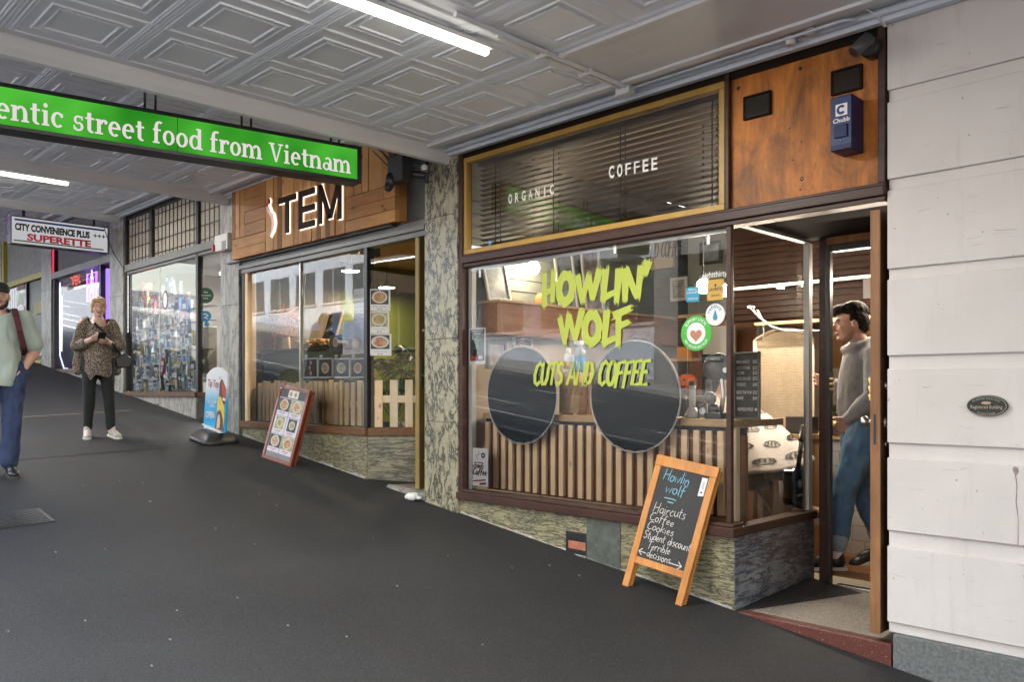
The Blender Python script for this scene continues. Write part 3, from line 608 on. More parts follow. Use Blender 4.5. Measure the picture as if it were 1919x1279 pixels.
# ================================================================ RESTAURANT
rs = thing('restaurant', 'restaurant front clad in pallet wood with halo lit letters', 'restaurant', (-7.5, 4.6, 1.1))
XC = -6.645; SP = (-6.16, 5.12)                 # window corner and inner end of the splayed return
def splay(s, z, out=0.0):
    d = Vector((SP[0]-XC, SP[1]-4.6, 0)); L = d.length; d /= L; n = Vector((d.y, -d.x, 0))
    p = Vector((XC, 4.6, 0))+d*s*L+n*out; return Vector((p.x, p.y, z))
m = MB(); m.m(GREYF).box(-9.21, -5.735, 4.555, 4.68, 3.30, 3.345); m.box(-9.21, -5.735, 4.575, 4.68, 3.25, 3.30); m.box(-9.21, -5.735, 4.59, 4.68, 3.345, 3.40)
m.m(BLK).box(-9.205, -9.12, 4.58, 4.68, 1.5, 3.25); m.box(XC-.035, XC+.02, 4.575, 4.66, 1.5, 3.25)
m.m(PINE).box(-9.12, -9.05, 4.59, 4.70, 1.53, 3.25); m.build('frame', rs, None, .004)
m = MB(); m.box(-9.21, XC+.01, 4.56, 4.70, 1.455, 1.53)
m.hexa([splay(0, 1.455, .03), splay(1.05, 1.455, .03), splay(1.05, 1.455, -.1), splay(0, 1.455, -.1), splay(0, 1.53, .03), splay(1.05, 1.53, .03), splay(1.05, 1.53, -.1), splay(0, 1.53, -.1)])
m.build('sill', rs, wood('brown_sill', (.20, .095, .035), (.12, .055, .022), 0, 3, .5), .004)
m = MB(); m.box(-7.905, -7.89, 4.60, 4.64, 1.53, 3.25); m.build('glazing_bar', rs, STEEL)
m = MB(); m.poly([(-9.05, 4.62, 1.52), (XC-.02, 4.62, 1.52), (XC-.02, 4.62, 3.26), (-9.05, 4.62, 3.26)]); m.build('window_pane', rs, GLST)
m = MB(); m.poly([splay(.03, 1.52), splay(1, 1.52), splay(1, 3.26), splay(.03, 3.26)]); m.build('window_pane', rs, GLSP)
m = MB(); m.box(-9.20, XC, 4.585, 4.75, .6, 1.455); m.build('marble_base', rs, MARBH)
m = MB(); m.hexa([splay(0, .6, .004), splay(1.05, .6, .004), splay(1.05, .6, -.12), splay(0, .6, -.12), splay(0, 1.454, .004), splay(1.05, 1.454, .004), splay(1.05, 1.454, -.12), splay(0, 1.454, -.12)])
m.build('splayed_base', rs, marble('shaded_wavy_marble', (.25, .24, .15), (.15, .15, .11), (.03, .033, .028), (.8, .8, 5.5), 3.2, .8, .35, .9))  # same wavy marble, darkened in colour for the shade of the recess
m = MB(); m.m(pm('mat_floor', (.27, .20, .13), (.21, .15, .10), 30, .8, bmp=.2)).poly([(XC+.02, 4.64, 1.005), (-5.73, 4.64, 1.005), (-5.73, 6.2, 1.005), (-6.2, 6.2, 1.005), (-6.16, 5.12, 1.005)])
m.m(CEM).hexa([(XC, 4.57, .8), (-5.73, 4.57, .8), (-5.73, 4.66, .8), (XC, 4.66, .8), (XC, 4.57, 1.0), (-5.73, 4.57, .985), (-5.73, 4.66, 1.0), (XC, 4.66, 1.012)]); m.build('entry_floor', rs)
m = MB(); m.m(DOORD).box(-5.842, -5.802, 4.56, 5.42, 1.02, 3.24); m.m(OLIVE).box(-5.848, -5.800, 4.548, 4.562, 1.02, 3.24); rd = m.build('door', rs, None, .003)
m = MB(); m.tube([(-5.795, 4.60, 2.02), (-5.74, 4.60, 2.02), (-5.74, 4.72, 2.02)], .009, 8); m.box(-5.80, -5.794, 4.575, 4.625, 1.92, 2.18); m.build('door_handle', rd, STEEL); m = MB(); m.lathe([(.014, 0), (.014, .012), (.004, .014)], (-5.80, 4.60, 2.42), 10, 'x'); m.build('deadbolt', rd, STEEL); m = MB(); m.tube([(-5.80, 4.60, 1.27), (-5.765, 4.60, 1.27)], .006, 6); m.build('door_stop', rd, STEEL)
m = MB(); m.box(-5.755, -5.722, 4.58, 4.66, .98, 3.26); m.build('green_jamb', rs, GREENP)
m = MB(); m.m(DKGREY).box(-6.17, -5.735, 4.60, 4.66, 3.40, 4.2); m.m(GOLD).box(-6.10, -6.06, 4.585, 4.61, 3.40, 4.1); m.build('dark_panel', rs)
# pallet cladding (one patchwork sign board)
m = MB(); YB = 4.47
def bx(p): return onY(p, 600, YB).x
sx = [400+v/2.665 for v in (95, 155, 262, 660, 745, 910)]; sx = [bx(p) for p in sx]
zb, zt = 3.40, 4.19; rr = random.Random(4)
def hplanks(x0, x1, z0, z1, n, mats):
    h = (z1-z0)/n
    for k in range(n):
        x = x0
        while x < x1-.01:
            w = min(x1-x, rr.uniform(.45, 1.3)); 
            if x1-x-w < .15: w = x1-x
            m.m(rr.choice(mats)).box(x+.002, x+w-.002, YB-rr.uniform(0, .008), YB+.05, z0+k*h+.002, z0+(k+1)*h-.002); x += w
def vplanks(x0, x1, z0, z1, w, mats):
    n = max(1, round((x1-x0)/w)); w = (x1-x0)/n
    for k in range(n): m.m(rr.choice(mats)).box(x0+k*w+.002, x0+(k+1)*w-.002, YB-rr.uniform(0, .010), YB+.05, z0+.002, z1-.002)
PAL3 = wood('pallet_wood_brown', (.36, .17, .062), (.20, .09, .032), 2, 3.6, .65); PALH3 = wood('pallet_wood_level_pale', (.72, .43, .17), (.52, .28, .10), 0, 3.6, .65); H_, V_ = [PALH1, PALH1, PALH2, PALH3], [PAL1, PAL1, PAL2, PAL3]
hplanks(sx[0], sx[2], zb, zb+.235, 2, H_); vplanks(sx[0], sx[1], zb+.235, zt, .10, V_); hplanks(sx[1], sx[2], zb+.235, zt, 4, H_)
vplanks(sx[2], sx[3], zb, zt, .085, V_); hplanks(sx[3], sx[5], zb, zb+.34, 3, H_); vplanks(sx[3], sx[4], zb+.34, zt, .07, V_); vplanks(sx[4], sx[5], zb+.34, zt, .095, V_)
m.m(PALH2).box(sx[0], sx[5], YB+.05, YB+.13, zb+.01, zt); m.build('pallet_cladding', rs, None, .0025)
m = MB(); m.box(-9.44, -6.16, 4.52, 4.60, 3.385, 3.40); m.build('cladding_edge', rs, DKGREY)
# halo lit letters
ls = thing('halo_letters', 'brown halo lit restaurant letters with a red chilli figure as the first letter', 'sign letters', onY(575, 420, 4.44))
F = frame((0, 4.44, 0), (1, 0, 0), (0, 0, 1))
LB = pm('brown_letter', (.060, .032, .024), (.05, .026, .02), 6, .7, spec=.1); HALO = emis('halo_light', (1, .90, .74), 2.2)
def lp(x, y): q = onY(x, y, 4.44); return (q.x, q.z)
zl = onY(563, 430, 4.44).z; zh = onY(554, 362, 4.44).z; bar = .062
def blet(rects, grow, y0, y1, mb):
    for r in rects:
        c = Vector((sum(p[0] for p in r)/4, sum(p[1] for p in r)/4)); pts = []
        for p in r:
            d = Vector(p)-c; pts.append((c.x+d.x+math.copysign(grow, d.x), y1, c.y+d.y+math.copysign(grow, d.y)))
        mb.prism(pts, (0, y0-y1, 0))
xT, xT2 = lp(523, 400)[0], lp(555, 400)[0]; xm = (xT+xT2)/2
Tt = [[(xT, zh-bar), (xT2, zh-bar), (xT2, zh), (xT, zh)], [(xm-bar*.55, zl), (xm+bar*.55, zl), (xm+bar*.55, zh-bar-.001), (xm-bar*.55, zh-bar-.001)]]
xE, xE2 = lp(561, 400)[0], lp(590, 400)[0]
Et = [[(xE, zl), (xE+bar, zl), (xE+bar, zh), (xE, zh)]]+[[(xE+bar+.001, z), (xE2, z), (xE2, z+bar), (xE+bar+.001, z+bar)] for z in (zl, (zl+zh)/2-bar/2, zh-bar)]
xM, xM2 = lp(598, 400)[0], lp(640, 400)[0]; mm = (xM+xM2)/2
Mt = [[(xM, zl), (xM+bar*.9, zl), (xM+bar*.9, zh), (xM, zh)], [(xM2-bar*.9, zl), (xM2, zl), (xM2, zh), (xM2-bar*.9, zh)]]
Mt += [[(mm-.035, zl+.03), (mm+.035, zl+.03), (xM+bar*.9, zh), (xM+.003, zh)], [(mm-.034, zl+.031), (mm+.036, zl+.031), (xM2-.003, zh), (xM2-bar*.9, zh)]]
for nm, rects in (('letter_t', Tt), ('letter_e', Et), ('letter_m', Mt)):
    mb_ = MB(); blet(rects, 0, 4.432, 4.448, mb_); lo_ = mb_.build(nm, ls, LB)
    mb_ = MB(); blet(rects, .010, 4.4535, 4.455, mb_); mb_.build('halo', lo_, HALO)
REDS = pm('chilli_red', (.50, .035, .02), (.42, .03, .02), 6, .35); m = MB()
def S_(pts): return [lp(400+x/2.665, 260+y/2.665) for x, y in pts]
Fy = frame((0, 4.44, 0), (1, 0, 0), (0, 0, 1))
for pts, wd in ((S_([(283, 300), (272, 330), (278, 352), (290, 365)]), [.03, .06, .05, .02]), (S_([(276, 360), (297, 385), (303, 420), (297, 455), (284, 492)]), [.02, .055, .062, .05, .008])):
    stroke(m, pts, Fy, wd, REDS, .006)
    stroke(m, [(a, b) for a, b in pts], Fy, [x+.028 for x in wd], HALO, -.014)
m.m(REDS).ball((lp(505, 378)[0], 4.435, lp(505, 378)[1]), (.035, .012, .035), 8, 6); m.build('chilli_figure', ls)
# interior of the restaurant
m = MB(); rx0, rx1, ry1, rz0, rz1 = -9.60, -5.46, 8.8, 1.0, 3.62
OLG = pm('olive_green_wall', (.17, .20, .022), (.13, .16, .018), 2, .7); CRM = pm('cream_ceiling', (.50, .36, .22), (.46, .33, .2), 2, .8)
m.m(OLG).box(rx0, rx1, ry1, ry1+.1, .9, rz1); m.box(rx1, rx1+.03, 5.1, ry1, .9, rz1); m.build('green_wall', rs)
m = MB(); m.m(wood('reflection_toned_lining', (.32, .27, .20), (.24, .20, .145), 2, 3, .6, knots=False)).box(rx0-.05, rx0, 4.7, 6.2, .9, rz1); m.build('reflection_toned_lining', rs); m = MB(); m.m(OLG).box(rx0-.05, rx0, 6.2, ry1, .9, rz1); m.build('green_wall', rs)  # added lining, its pale colour stands in for reflections in the pane
m = MB(); m.box(rx0, rx1, 4.70, ry1, rz1, rz1+.05); m.build('cream_ceiling', rs, CRM)
m = MB(); m.box(rx0, -6.25, 5.2, ry1, .95, 1.0); m.box(-6.25, rx1, 6.2, ry1, .95, 1.0); m.build('inner_floor', rs, FLOORW)
m = MB(); m.box(-9.2, -5.4, 7.3, 7.5, 3.02, 3.62); m.build('copper_bulkhead', rs, pm('copper', (.35, .13, .035), (.24, .085, .02), 2, .3, metal=.85))
m = MB()
for k in range(5): m.box(-9.1, -5.4, 7.30, 7.34, 2.66+k*.075, 2.695+k*.075)
m.build('louvre_shelf', rs, pm('shelf_metal', (.14, .10, .07), (.1, .07, .05), 6, .4))
m = MB(); m.box(-8.4, -5.4, 6.95, 7.3, 2.56, 2.60); m.build('timber_shelf', rs, PINE2)
m = MB(); m.m(pm('counter_front', (.085, .125, .085), (.06, .09, .06), 2, .5)).box(-9.55, -8.05, 5.05, 5.6, 1.0, 2.34); m.m(BLK).box(-9.58, -8.0, 5.0, 5.65, 2.34, 2.375); m.build('counter', rs)
m = MB()
for k in range(4): m.box(-8.6, -7.6, 5.1, 5.13, 1.55+k*.07, 1.585+k*.07)
m.box(-7.62, -7.56, 5.09, 5.14, 1.1, 1.85); m.box(-8.62, -8.56, 5.09, 5.14, 1.1, 1.85); m.build('yellow_rack', rs, pm('yellow_timber', (.42, .33, .08), (.35, .27, .06), 5, .5))
m = MB(); rq = random.Random(9)
xx = -9.02
while xx < XC-.12:
    w = rq.choice((.05, .07, .075)); m.m(rq.choice((PALE, PALE, PINE))).box(xx, xx+w, 4.70+rq.uniform(0, .006), 4.725, 1.535, 1.985+rq.uniform(-.02, .015)); xx += w+rq.uniform(.022, .045)
m.m(PALE).box(-9.04, XC-.06, 4.727, 4.75, 1.72, 1.78); m.build('picket_fence', rs, None, .002)
m = MB()
for k in range(5):
    s0 = .08+k*.205; z1 = 1.99+rq.uniform(-.015, .015)
    m.m(rq.choice((PALE, PINE))).hexa([splay(s0, 1.535, -.05), splay(s0+.105, 1.535, -.05), splay(s0+.105, 1.535, -.07), splay(s0, 1.535, -.07), splay(s0, z1, -.05), splay(s0+.105, z1, -.05), splay(s0+.105, z1, -.07), splay(s0, z1, -.07)])
m.m(PALE).hexa([splay(.03, 1.77, -.072), splay(1.1, 1.77, -.072), splay(1.1, 1.77, -.09), splay(.03, 1.77, -.09), splay(.03, 1.84, -.072), splay(1.1, 1.84, -.072), splay(1.1, 1.84, -.09), splay(.03, 1.84, -.09)])
m.build('picket_fence', rs, None, .002)
def lamp(name, loc, col, watts, r=.05):
    return None
    l = bpy.data.lights.new(name, 'POINT'); o = bpy.data.objects.new(name, l); COL.objects.link(o); l.energy = watts*EK*2.3; l.color = col; l.shadow_soft_size = r; o.location = loc; return o
# pendant lights (lit) in the restaurant
def pendant(x, y, z, lab, w):
    t = thing('pendant_light', lab, 'lamp', (x, y, z), 'pendant lights in the restaurant')
    m = MB(); m.lathe([(.02, .10), (.03, .09), (.10, .02), (.12, 0), (.11, .004), (.02, .08)], (x, y, z), 18); m.build('shade', t, DKGREY)
    m = MB(); m.tube([(x, y, z+.09), (x, y, rz1)], .004, 6); m.build('cord', t, BLK)
    m = MB(); m.lathe([(.10, -.004), (.10, .004)], (x, y, z+.008), 18); m.build('diffuser', t, PEND); lamp('pendant_glow', (x, y, z-.06), (1, .78, .5), w*.9, .08)
pendant(-8.3, 5.5, 3.28, 'left lit pendant lamp glimpsed in the restaurant window', 26)
pendant(-6.3, 7.0, 3.25, 'small added pendant lamp brightening the depth of the restaurant doorway', 26)  # added pendant, brightens the back of the restaurant
pendant(-9.1, 6.6, 3.25, 'added pendant lamp brightening the left of the restaurant', 26)  # another added pendant, lifts the light at the left
pendant(-6.9, 6.4, 3.25, 'right lit pendant lamp glimpsed by the black window post', 26)
# track spot behind the glass corner
t = thing('spotlight', 'black track spotlight under the ceiling inside the restaurant doorway', 'spotlight', onY(706, 455, 5.1))
m = MB(); c = onY(706, 452, 5.1); m.tube([(c.x, c.y, c.z+.12), (c.x, c.y, c.z)], .018, 8); m.lathe([(.035, .01), (.04, .0), (.04, -.06), (.02, -.07)], (c.x, c.y, c.z), 12); m.build('mount', t, BLK)
m = MB(); M = Matrix.Rotation(R(35), 3, 'Y') @ Matrix.Rotation(R(25), 3, 'X'); m.lathe([(.02, .0), (.035, -.02), (.042, -.11), (.036, -.115)], (c.x, c.y, c.z-.05), 14, 'z', M); m.build('head', t, BLK)
m = MB(); m.lathe([(.032, -.116), (.0, -.118)], (c.x, c.y, c.z-.05), 14, 'z', M); m.build('lens', t, STEEL)
# food photographs and menus on the glass
rp = random.Random(21)
FOOD = [pm('food_a', (.42, .12, .04), (.5, .36, .16), 26, .6), pm('food_b', (.5, .34, .16), (.20, .26, .06), 24, .6), pm('food_c', (.34, .10, .06), (.55, .42, .30), 22, .6), pm('food_d', (.18, .24, .05), (.5, .45, .28), 26, .6)]
PLATE = pm('plate_print', (.62, .60, .55), (.52, .5, .46), 4, .6); DARKP = pm('dark_print', (.04, .045, .05), (.07, .07, .07), 6, .6); GREYT = pm('grey_print', (.22, .22, .23), (.3, .3, .3), 6, .8); REDT = pm('red_print', (.5, .06, .05), (.42, .05, .04), 6, .7)
def dish(m, F, cx, cy, r, i, w=.003, ry=None):
    ry = ry or r; e = [F(a, b, w) for a, b in ell_pts(cx, cy, r, ry, 0, 360, 22)[:-1]]; m.m(PLATE).poly(e)
    m.m(FOOD[i % 4]).poly([F(a, b, w+.0006) for a, b in ell_pts(cx, cy, r*.78, ry*.78, 0, 360, 20)[:-1]])
    for k in range(9):
        a, d = rp.uniform(0, 6.28), rp.uniform(0, .5)*r; m.m(FOOD[rp.randrange(4)])
        m.poly([F(p, q, w+.0010+k*.0001) for p, q in ell_pts(cx+d*math.cos(a), cy+d*math.sin(a)*ry/r, r*rp.uniform(.1, .24), ry*rp.uniform(.08, .2), rp.uniform(0, 90), 360+rp.uniform(0, 1), 8)[:-1]])
FG = frame((0, 4.652, 0), (1, 0, 0), (0, 0, 1))
def gp(x, y, Y=4.652): q = onY(x, y, Y); return q.x, q.z
xs = [568, 596, 624, 656, 686]
names = ['leftmost of the four dark food photos hung on the restaurant glass, of rice paper rolls', 'second from the left of the four dark food photos, of a filled bun', 'third of the four dark food photos, of a pink heap on a plate', 'rightmost of the four dark food photos, of a bowl and a basket']
for k in range(4):
    (xa, za), (xb, zb_) = gp(xs[k]+1, 709), gp(xs[k+1]-1, 671); t = thing('food_photo', names[k], 'photo', ((xa+xb)/2, 4.65, za), 'dark food photos on the restaurant window')
    m = MB(); m.m(PAPER).box(xa, xb, 4.655, 4.66, za, zb_); m.build('frame', t)
    m = MB(); m.m(DARKP).box(xa+.012, xb-.012, 4.6525, 4.6545, za+.012, zb_-.012); Fk = frame((0, 4.6525, 0), (1, 0, 0), (0, 0, 1)); cx, cz = (xa+xb)/2, (za+zb_)/2
    if k == 0:
        for q in range(3): dish(m, Fk, cx+.01*(-1)**q, za+.05+q*.055, .022, q, .001)
    else: dish(m, Fk, cx, cz, (xb-xa)*.27, k+1, .001, (zb_-za)*.27)
    m.build('print', t); m = MB(); m.m(PAPER).box(xa+.02, xa+.075, 4.6535, 4.656, zb_+.004, zb_+.035); text(m, ('Rolls', 'Bao', 'Salad', 'Fresh')[k], frame((0, 4.6533, 0), (1, 0, 0), (0, 0, 1)), xa+.024, zb_+.011, .014, GREYT, .046); m.build('name_tag', t)
def paper(name, lab, cat, px0, py0, px1, py1, Y, rows, mat=PAPER, seed=1):
    q = random.Random(seed); a, b = onY(px0, py1, Y), onY(px1, py0, Y); b.z = onY(px1, py0, Y).z; m = MB(); m.m(mat).box(a.x, b.x, Y, Y+.002, a.z, b.z)
    F = frame((0, Y, 0), (1, 0, 0), (0, 0, 1)); W, Hh = b.x-a.x, b.z-a.z
    for r_ in range(rows):
        z = b.z-Hh*(.08+.86*r_/rows); m.m(REDT if q.random() < .2 else GREYT)
        for c_ in range(2):
            x = a.x+W*(.08+.46*c_); m.poly([F(x, z, .0006), F(x+W*q.uniform(.15, .38), z, .0006), F(x+W*.3, z+Hh*.012, .0006), F(x, z+Hh*.012, .0006)])
    return solo(m, name, lab, cat, ((a.x+b.x)/2, Y, a.z))
paper('menu_sheet', 'white menu sheet with red and grey print on the restaurant glass, lower of two', 'menu', 643, 663, 684, 603, 4.648, 16, seed=3)
paper('menu_sheet', 'white plain notice high on the restaurant glass beside the black corner post', 'notice', 663, 602, 685, 543, 4.650, 7, seed=5)
m = MB(); (xa, za), (xb, zb_) = gp(618, 663), gp(642, 627); m.m(DARKP).box(xa, xb, 4.650, 4.653, za, zb_); dish(m, frame((0, 4.65, 0), (1, 0, 0), (0, 0, 1)), (xa+xb)/2, (za+zb_)/2+.02, .05, 2, .001); solo(m, 'food_photo', 'dark photo of a noodle bowl left of the lower white menu sheet', 'photo', ((xa+xb)/2, 4.65, za))
# three cards on the splayed pane
dsp = Vector((SP[0]-XC, SP[1]-4.6, 0)).normalized()
cards = [(692, 732, 542, 583, 'top card of three food cards on the doorway glass, of a tomato noodle dish', 'Mi xao', '$15'), (692, 730, 584, 625, 'middle card of three food cards on the doorway glass, of a round soup bowl', 'Curry laksa', '$13'), (692, 734, 626, 667, 'bottom card of three food cards on the doorway glass, of an oval plate of greens', 'Vietnamese noodle salad', '$14')]
for k, (pa, pb, ya, yb, lab, s1, s2) in enumerate(cards):
    o = splay(.0, 0, .006); F0 = frame((o.x, o.y, 0), dsp, (0, 0, 1))
    def us(p):                                   # intersection of the view ray with the splayed pane
        r = ray(p, 600); A = Vector((r[0], r[1])); det = A.x*(-dsp.y)+dsp.x*A.y; s_ = (A.x*o.y-A.y*o.x)/(A.y*dsp.x-A.x*dsp.y); return s_
    u0, u1 = us(pa), us(pb); t0 = (o+dsp*u0); dep = -CS*t0.x+SN*t0.y; z0, z1 = EYE+(730-yb)/FP*dep, EYE+(730-ya)/FP*dep
    m = MB(); m.m(PAPER).poly([F0(u0, z0, .001), F0(u1, z0, .001), F0(u1, z1, .001), F0(u0, z1, .001)]); W, Hh = u1-u0, z1-z0
    m.m(DARKP if k != 1 else FOOD[3]).poly([F0(u0+W*.08, z0+Hh*.3, .0016), F0(u1-W*.08, z0+Hh*.3, .0016), F0(u1-W*.08, z1-Hh*.05, .0016), F0(u0+W*.08, z1-Hh*.05, .0016)])
    dish(m, F0, (u0+u1)/2, z0+Hh*.63, W*.36 if k != 2 else W*.4, k, .002, Hh*.28)
    text(m, s1, F0, (u0+u1)/2, z0+Hh*.17, .014, GREYT, W*.6, 0, 0, 'CENTER', .002); text(m, s2, F0, (u0+u1)/2, z0+Hh*.04, .016, BLK, W*.22, 0, 0, 'CENTER', .002)
    solo(m, 'food_card', lab, 'card', tuple(o+dsp*u0+Vector((0, 0, z0))), 'food cards on the doorway glass')
# woven basket of bread on a stool, bread tray, plant
t = thing('bread_basket', 'orange woven basket filled with bread loaves on a wooden stand', 'basket', onY(533, 650, 5.22))
c = onY(533, 630, 5.22); WK = pm('orange_wicker', (.52, .17, .045), (.42, .13, .03), 9, .5); m = MB(); n = 18
def bq(a, h): r_ = .12+.07*h; return Vector((c.x+r_*math.cos(a), c.y+r_*math.sin(a), c.z+.25*h))
for s in (-1, 1):
    for k in range(n): m.tube([bq(2*math.pi*k/n+s*h*.9/4, h/4) for h in range(5)], .006, 5, False)
for h in (0, .5, 1): m.tube([bq(2*math.pi*q/24, h) for q in range(25)], .011, 6, False)
m.build('wicker', t); OFFm = m; t.children[0].data.materials.append(WK)
m = MB(); m.lathe([(.115, 0), (.115, .012)], c, 18); m.build('bottom', t, WK)
m = MB()
for a in range(3): m.tube([(c.x+.1*math.cos(a*2.1), c.y+.1*math.sin(a*2.1), c.z), (c.x+.13*math.cos(a*2.1), c.y+.13*math.sin(a*2.1), 2.375)], .02, 8)
m.build('stand', t, PINE)
BREAD = pm('bread_crust', (.55, .27, .075), (.38, .16, .04), 14, .6)
for k, (dx, dy, rz_, el) in enumerate([(-.1, 0, 20, 35), (.02, .05, 160, 40), (.12, -.03, 60, 30), (.0, -.1, 100, 55), (.1, .08, 200, 35)]):
    m = MB(); M = Matrix.Rotation(R(rz_), 3, 'Z') @ Matrix.Rotation(R(-el), 3, 'Y'); m.ball((c.x+dx*.8, c.y+dy*.8, c.z+.27), (.15, .042, .042), 10, 12, M @ Matrix.Rotation(R(90), 3, 'Y') @ Matrix.Diagonal((.27, 1, 3.8)).to_3x3()); solo(m, 'bread_loaf', 'golden bread loaf poking out of the orange woven basket', 'bread', (c.x+dx, c.y+dy, c.z+.3), 'loaves in the woven basket', 0, BREAD)
m = MB(); c = onY(597, 640, 5.25); rb = random.Random(3)
for k in range(46): m.m(rb.choice(FOOD[:3]+[BREAD])).ball((c.x+rb.uniform(-.36, .36), c.y+rb.uniform(-.12, .12), 2.40+rb.uniform(0, .07)), (rb.uniform(.03, .07), rb.uniform(.03, .06), .025), 7, 5)
solo(m, 'food_tray', 'heaped tray of pastries on the black restaurant counter', 'food', (c.x, c.y, 2.38))
m = MB(); c = onY(622, 612, 5.9); t = thing('menu_chalkboard', 'small slanted wood framed chalkboard on the restaurant counter', 'chalkboard', c)
Fm = frame(c, (1, .1, .1), (.22, .2, 1)); m.m(PINE).prism([Fm(-.14, -.2), Fm(.16, -.2), Fm(.16, .2), Fm(-.14, .2)], (0, .02, 0)); m.build('frame', t); m = MB(); m.m(CHALKB).poly([Fm(-.12, -.18, .003), Fm(.14, -.18, .003), Fm(.14, .18, .003), Fm(-.12, .18, .003)]); hand(m, 'Hi', Fm, -.06, .06, .07, .008, CHALKW, .1, .005); hand(m, 'coffee', Fm, -.1, -.06, .06, .007, CHALKW, .1, .005); m.build('board', t)
LEAF = [pm('leaf_dark', (.012, .065, .010), (.02, .09, .014), 9, .35), pm('leaf_light', (.05, .16, .025), (.035, .12, .02), 9, .35)]
t = thing('potted_plant', 'bushy dark green plant behind the pickets at the restaurant door', 'plant', onY(745, 800, 5.5)); c = onY(742, 800, 5.35); rl = random.Random(5)
m = MB(); m.lathe([(.10, 0), (.14, .25), (.13, .25), (.09, .02)], (c.x, c.y, 1.3), 16); m.build('pot', t, DKGREY)
m = MB(); st = MB()
for k in range(22):
    a = rl.uniform(0, 6.28); h = rl.uniform(.28, .82); s_ = rl.uniform(.12, .42); b0 = Vector((c.x, c.y, 1.52)); tip = Vector((c.x+s_*math.cos(a), c.y+s_*math.sin(a), 1.52+h)); mid = (b0+tip)/2+Vector((0, 0, .1)); st.tube([b0, mid, tip], .005, 5)
    for q in range(8):                           # a palmate hand of pointed leaves
        a2 = q/8*6.28+rl.uniform(-.2, .2); L = rl.uniform(.15, .25); d = Vector((math.cos(a2), math.sin(a2), rl.uniform(-.5, .15))).normalized(); s2 = d.cross(Vector((0, 0, 1))).normalized()*L*.14
        p1, p2 = tip+d*L*.5, tip+d*L+Vector((0, 0, -.03)); m.m(rl.choice(LEAF)).poly([tip, p1-s2+Vector((0, 0, .012)), p2]); m.poly([tip, p2, p1+s2+Vector((0, 0, .012))])
m.build('leaves', t); st.build('stems', t, LEAF[1])
# ================================================================ SUPERETTE
ss = thing('superette', 'corner superette with leaded glass transoms and a crammed window', 'shop', (-11.2, 4.6, 1.8))
XS = -10.41; SE = (-9.72, 5.35)
def sp2(s, z, out=0): d = Vector((SE[0]-XS, SE[1]-4.6, 0)); L = d.length; d /= L; n = Vector((d.y, -d.x, 0)); p = Vector((XS, 4.6, 0))+d*s*L+n*out; return Vector((p.x, p.y, z))
m = MB(); m.m(BLK).box(-12.885, -12.83, 4.58, 4.68, 1.82, 4.5); m.m(GREYF).box(-12.83, -9.66, 4.56, 4.68, 3.64, 3.74); m.box(-12.83, -9.66, 4.59, 4.68, 3.60, 3.64)
m.m(BLK).box(XS-.03, XS+.035, 4.585, 4.66, 1.86, 4.5); m.box(-11.93, -11.86, 4.585, 4.66, 3.74, 4.5); m.box(-9.72, -9.665, 4.585, 4.66, 3.74, 4.5); m.box(-12.83, -9.66, 4.60, 4.66, 4.42, 4.56)
m.m(wood('dark_brown_sill', (.12, .06, .03), (.08, .04, .02), 0, 3, .5)).box(-12.885, XS+.02, 4.55, 4.7, 1.80, 1.862)
m.hexa([sp2(0, 1.80, .03), sp2(1, 1.80, .03), sp2(1, 1.80, -.1), sp2(0, 1.80, -.1), sp2(0, 1.862, .03), sp2(1, 1.862, .03), sp2(1, 1.862, -.1), sp2(0, 1.862, -.1)]); m.build('frame', ss, None, .004)
def frost(name):
    mt, nt, b, o = newmat(name); b.inputs['Roughness'].default_value = .35; b.inputs['Alpha'].default_value = .55
    n = noisetex(nt, coords(nt), 40, 3); nt.links.new(ramp(nt, n, [(.3, (.50, .45, .37)), (.7, (.66, .59, .49))]), b.inputs['Base Color']); bump(nt, b, noisetex(nt, coords(nt), 26, 3), .8, .02); return mt
FROST = frost('textured_leaded_glass')
for xa, xb in ((-12.82, -11.93), (-11.86, XS-.03), (XS+.035, -9.72)):
    m = MB(); m.box(xa, xb, 4.625, 4.63, 3.74, 4.44); gl = m.build('leaded_pane', ss, FROST)
    m = MB(); n = max(3, round((xb-xa)/.125))
    for k in range(n+1): x = xa+(xb-xa)*k/n; m.box(x-.0045, x+.0045, 4.617, 4.624, 3.74, 4.44)
    for z in (3.80, 3.98, 4.16, 4.34): m.box(xa, xb, 4.613, 4.6168, z-.007, z+.007)
    m.build('lead_came', gl, BLK)
m = MB(); m.poly([(-12.83, 4.62, 1.85), (XS-.02, 4.62, 1.85), (XS-.02, 4.62, 3.62), (-12.83, 4.62, 3.62)]); m.build('window_pane', ss, GLS)
m = MB(); m.box(fx(297)-.006, fx(297)+.006, 4.615, 4.625, 1.86, 3.60); m.build('glazing_bar', ss, STEEL)
m = MB(); m.poly([sp2(.03, 1.85), sp2(1, 1.85), sp2(1, 3.62), sp2(.03, 3.62)]); m.build('window_pane', ss, GLS)
m = MB(); m.m(MARBP).box(-12.885, XS, 4.58, 4.75, 1.2, 1.80); m.m(DKGREY).box(fx(289), fx(301), 4.572, 4.59, 1.625, 1.70); m.build('marble_base', ss)
m = MB(); m.hexa([sp2(0, 1.2, .002), sp2(1, 1.2, .002), sp2(1, 1.2, -.1), sp2(0, 1.2, -.1), sp2(0, 1.798, .002), sp2(1, 1.798, .002), sp2(1, 1.798, -.1), sp2(0, 1.798, -.1)]); m.build('splayed_base', ss, DKGREY)
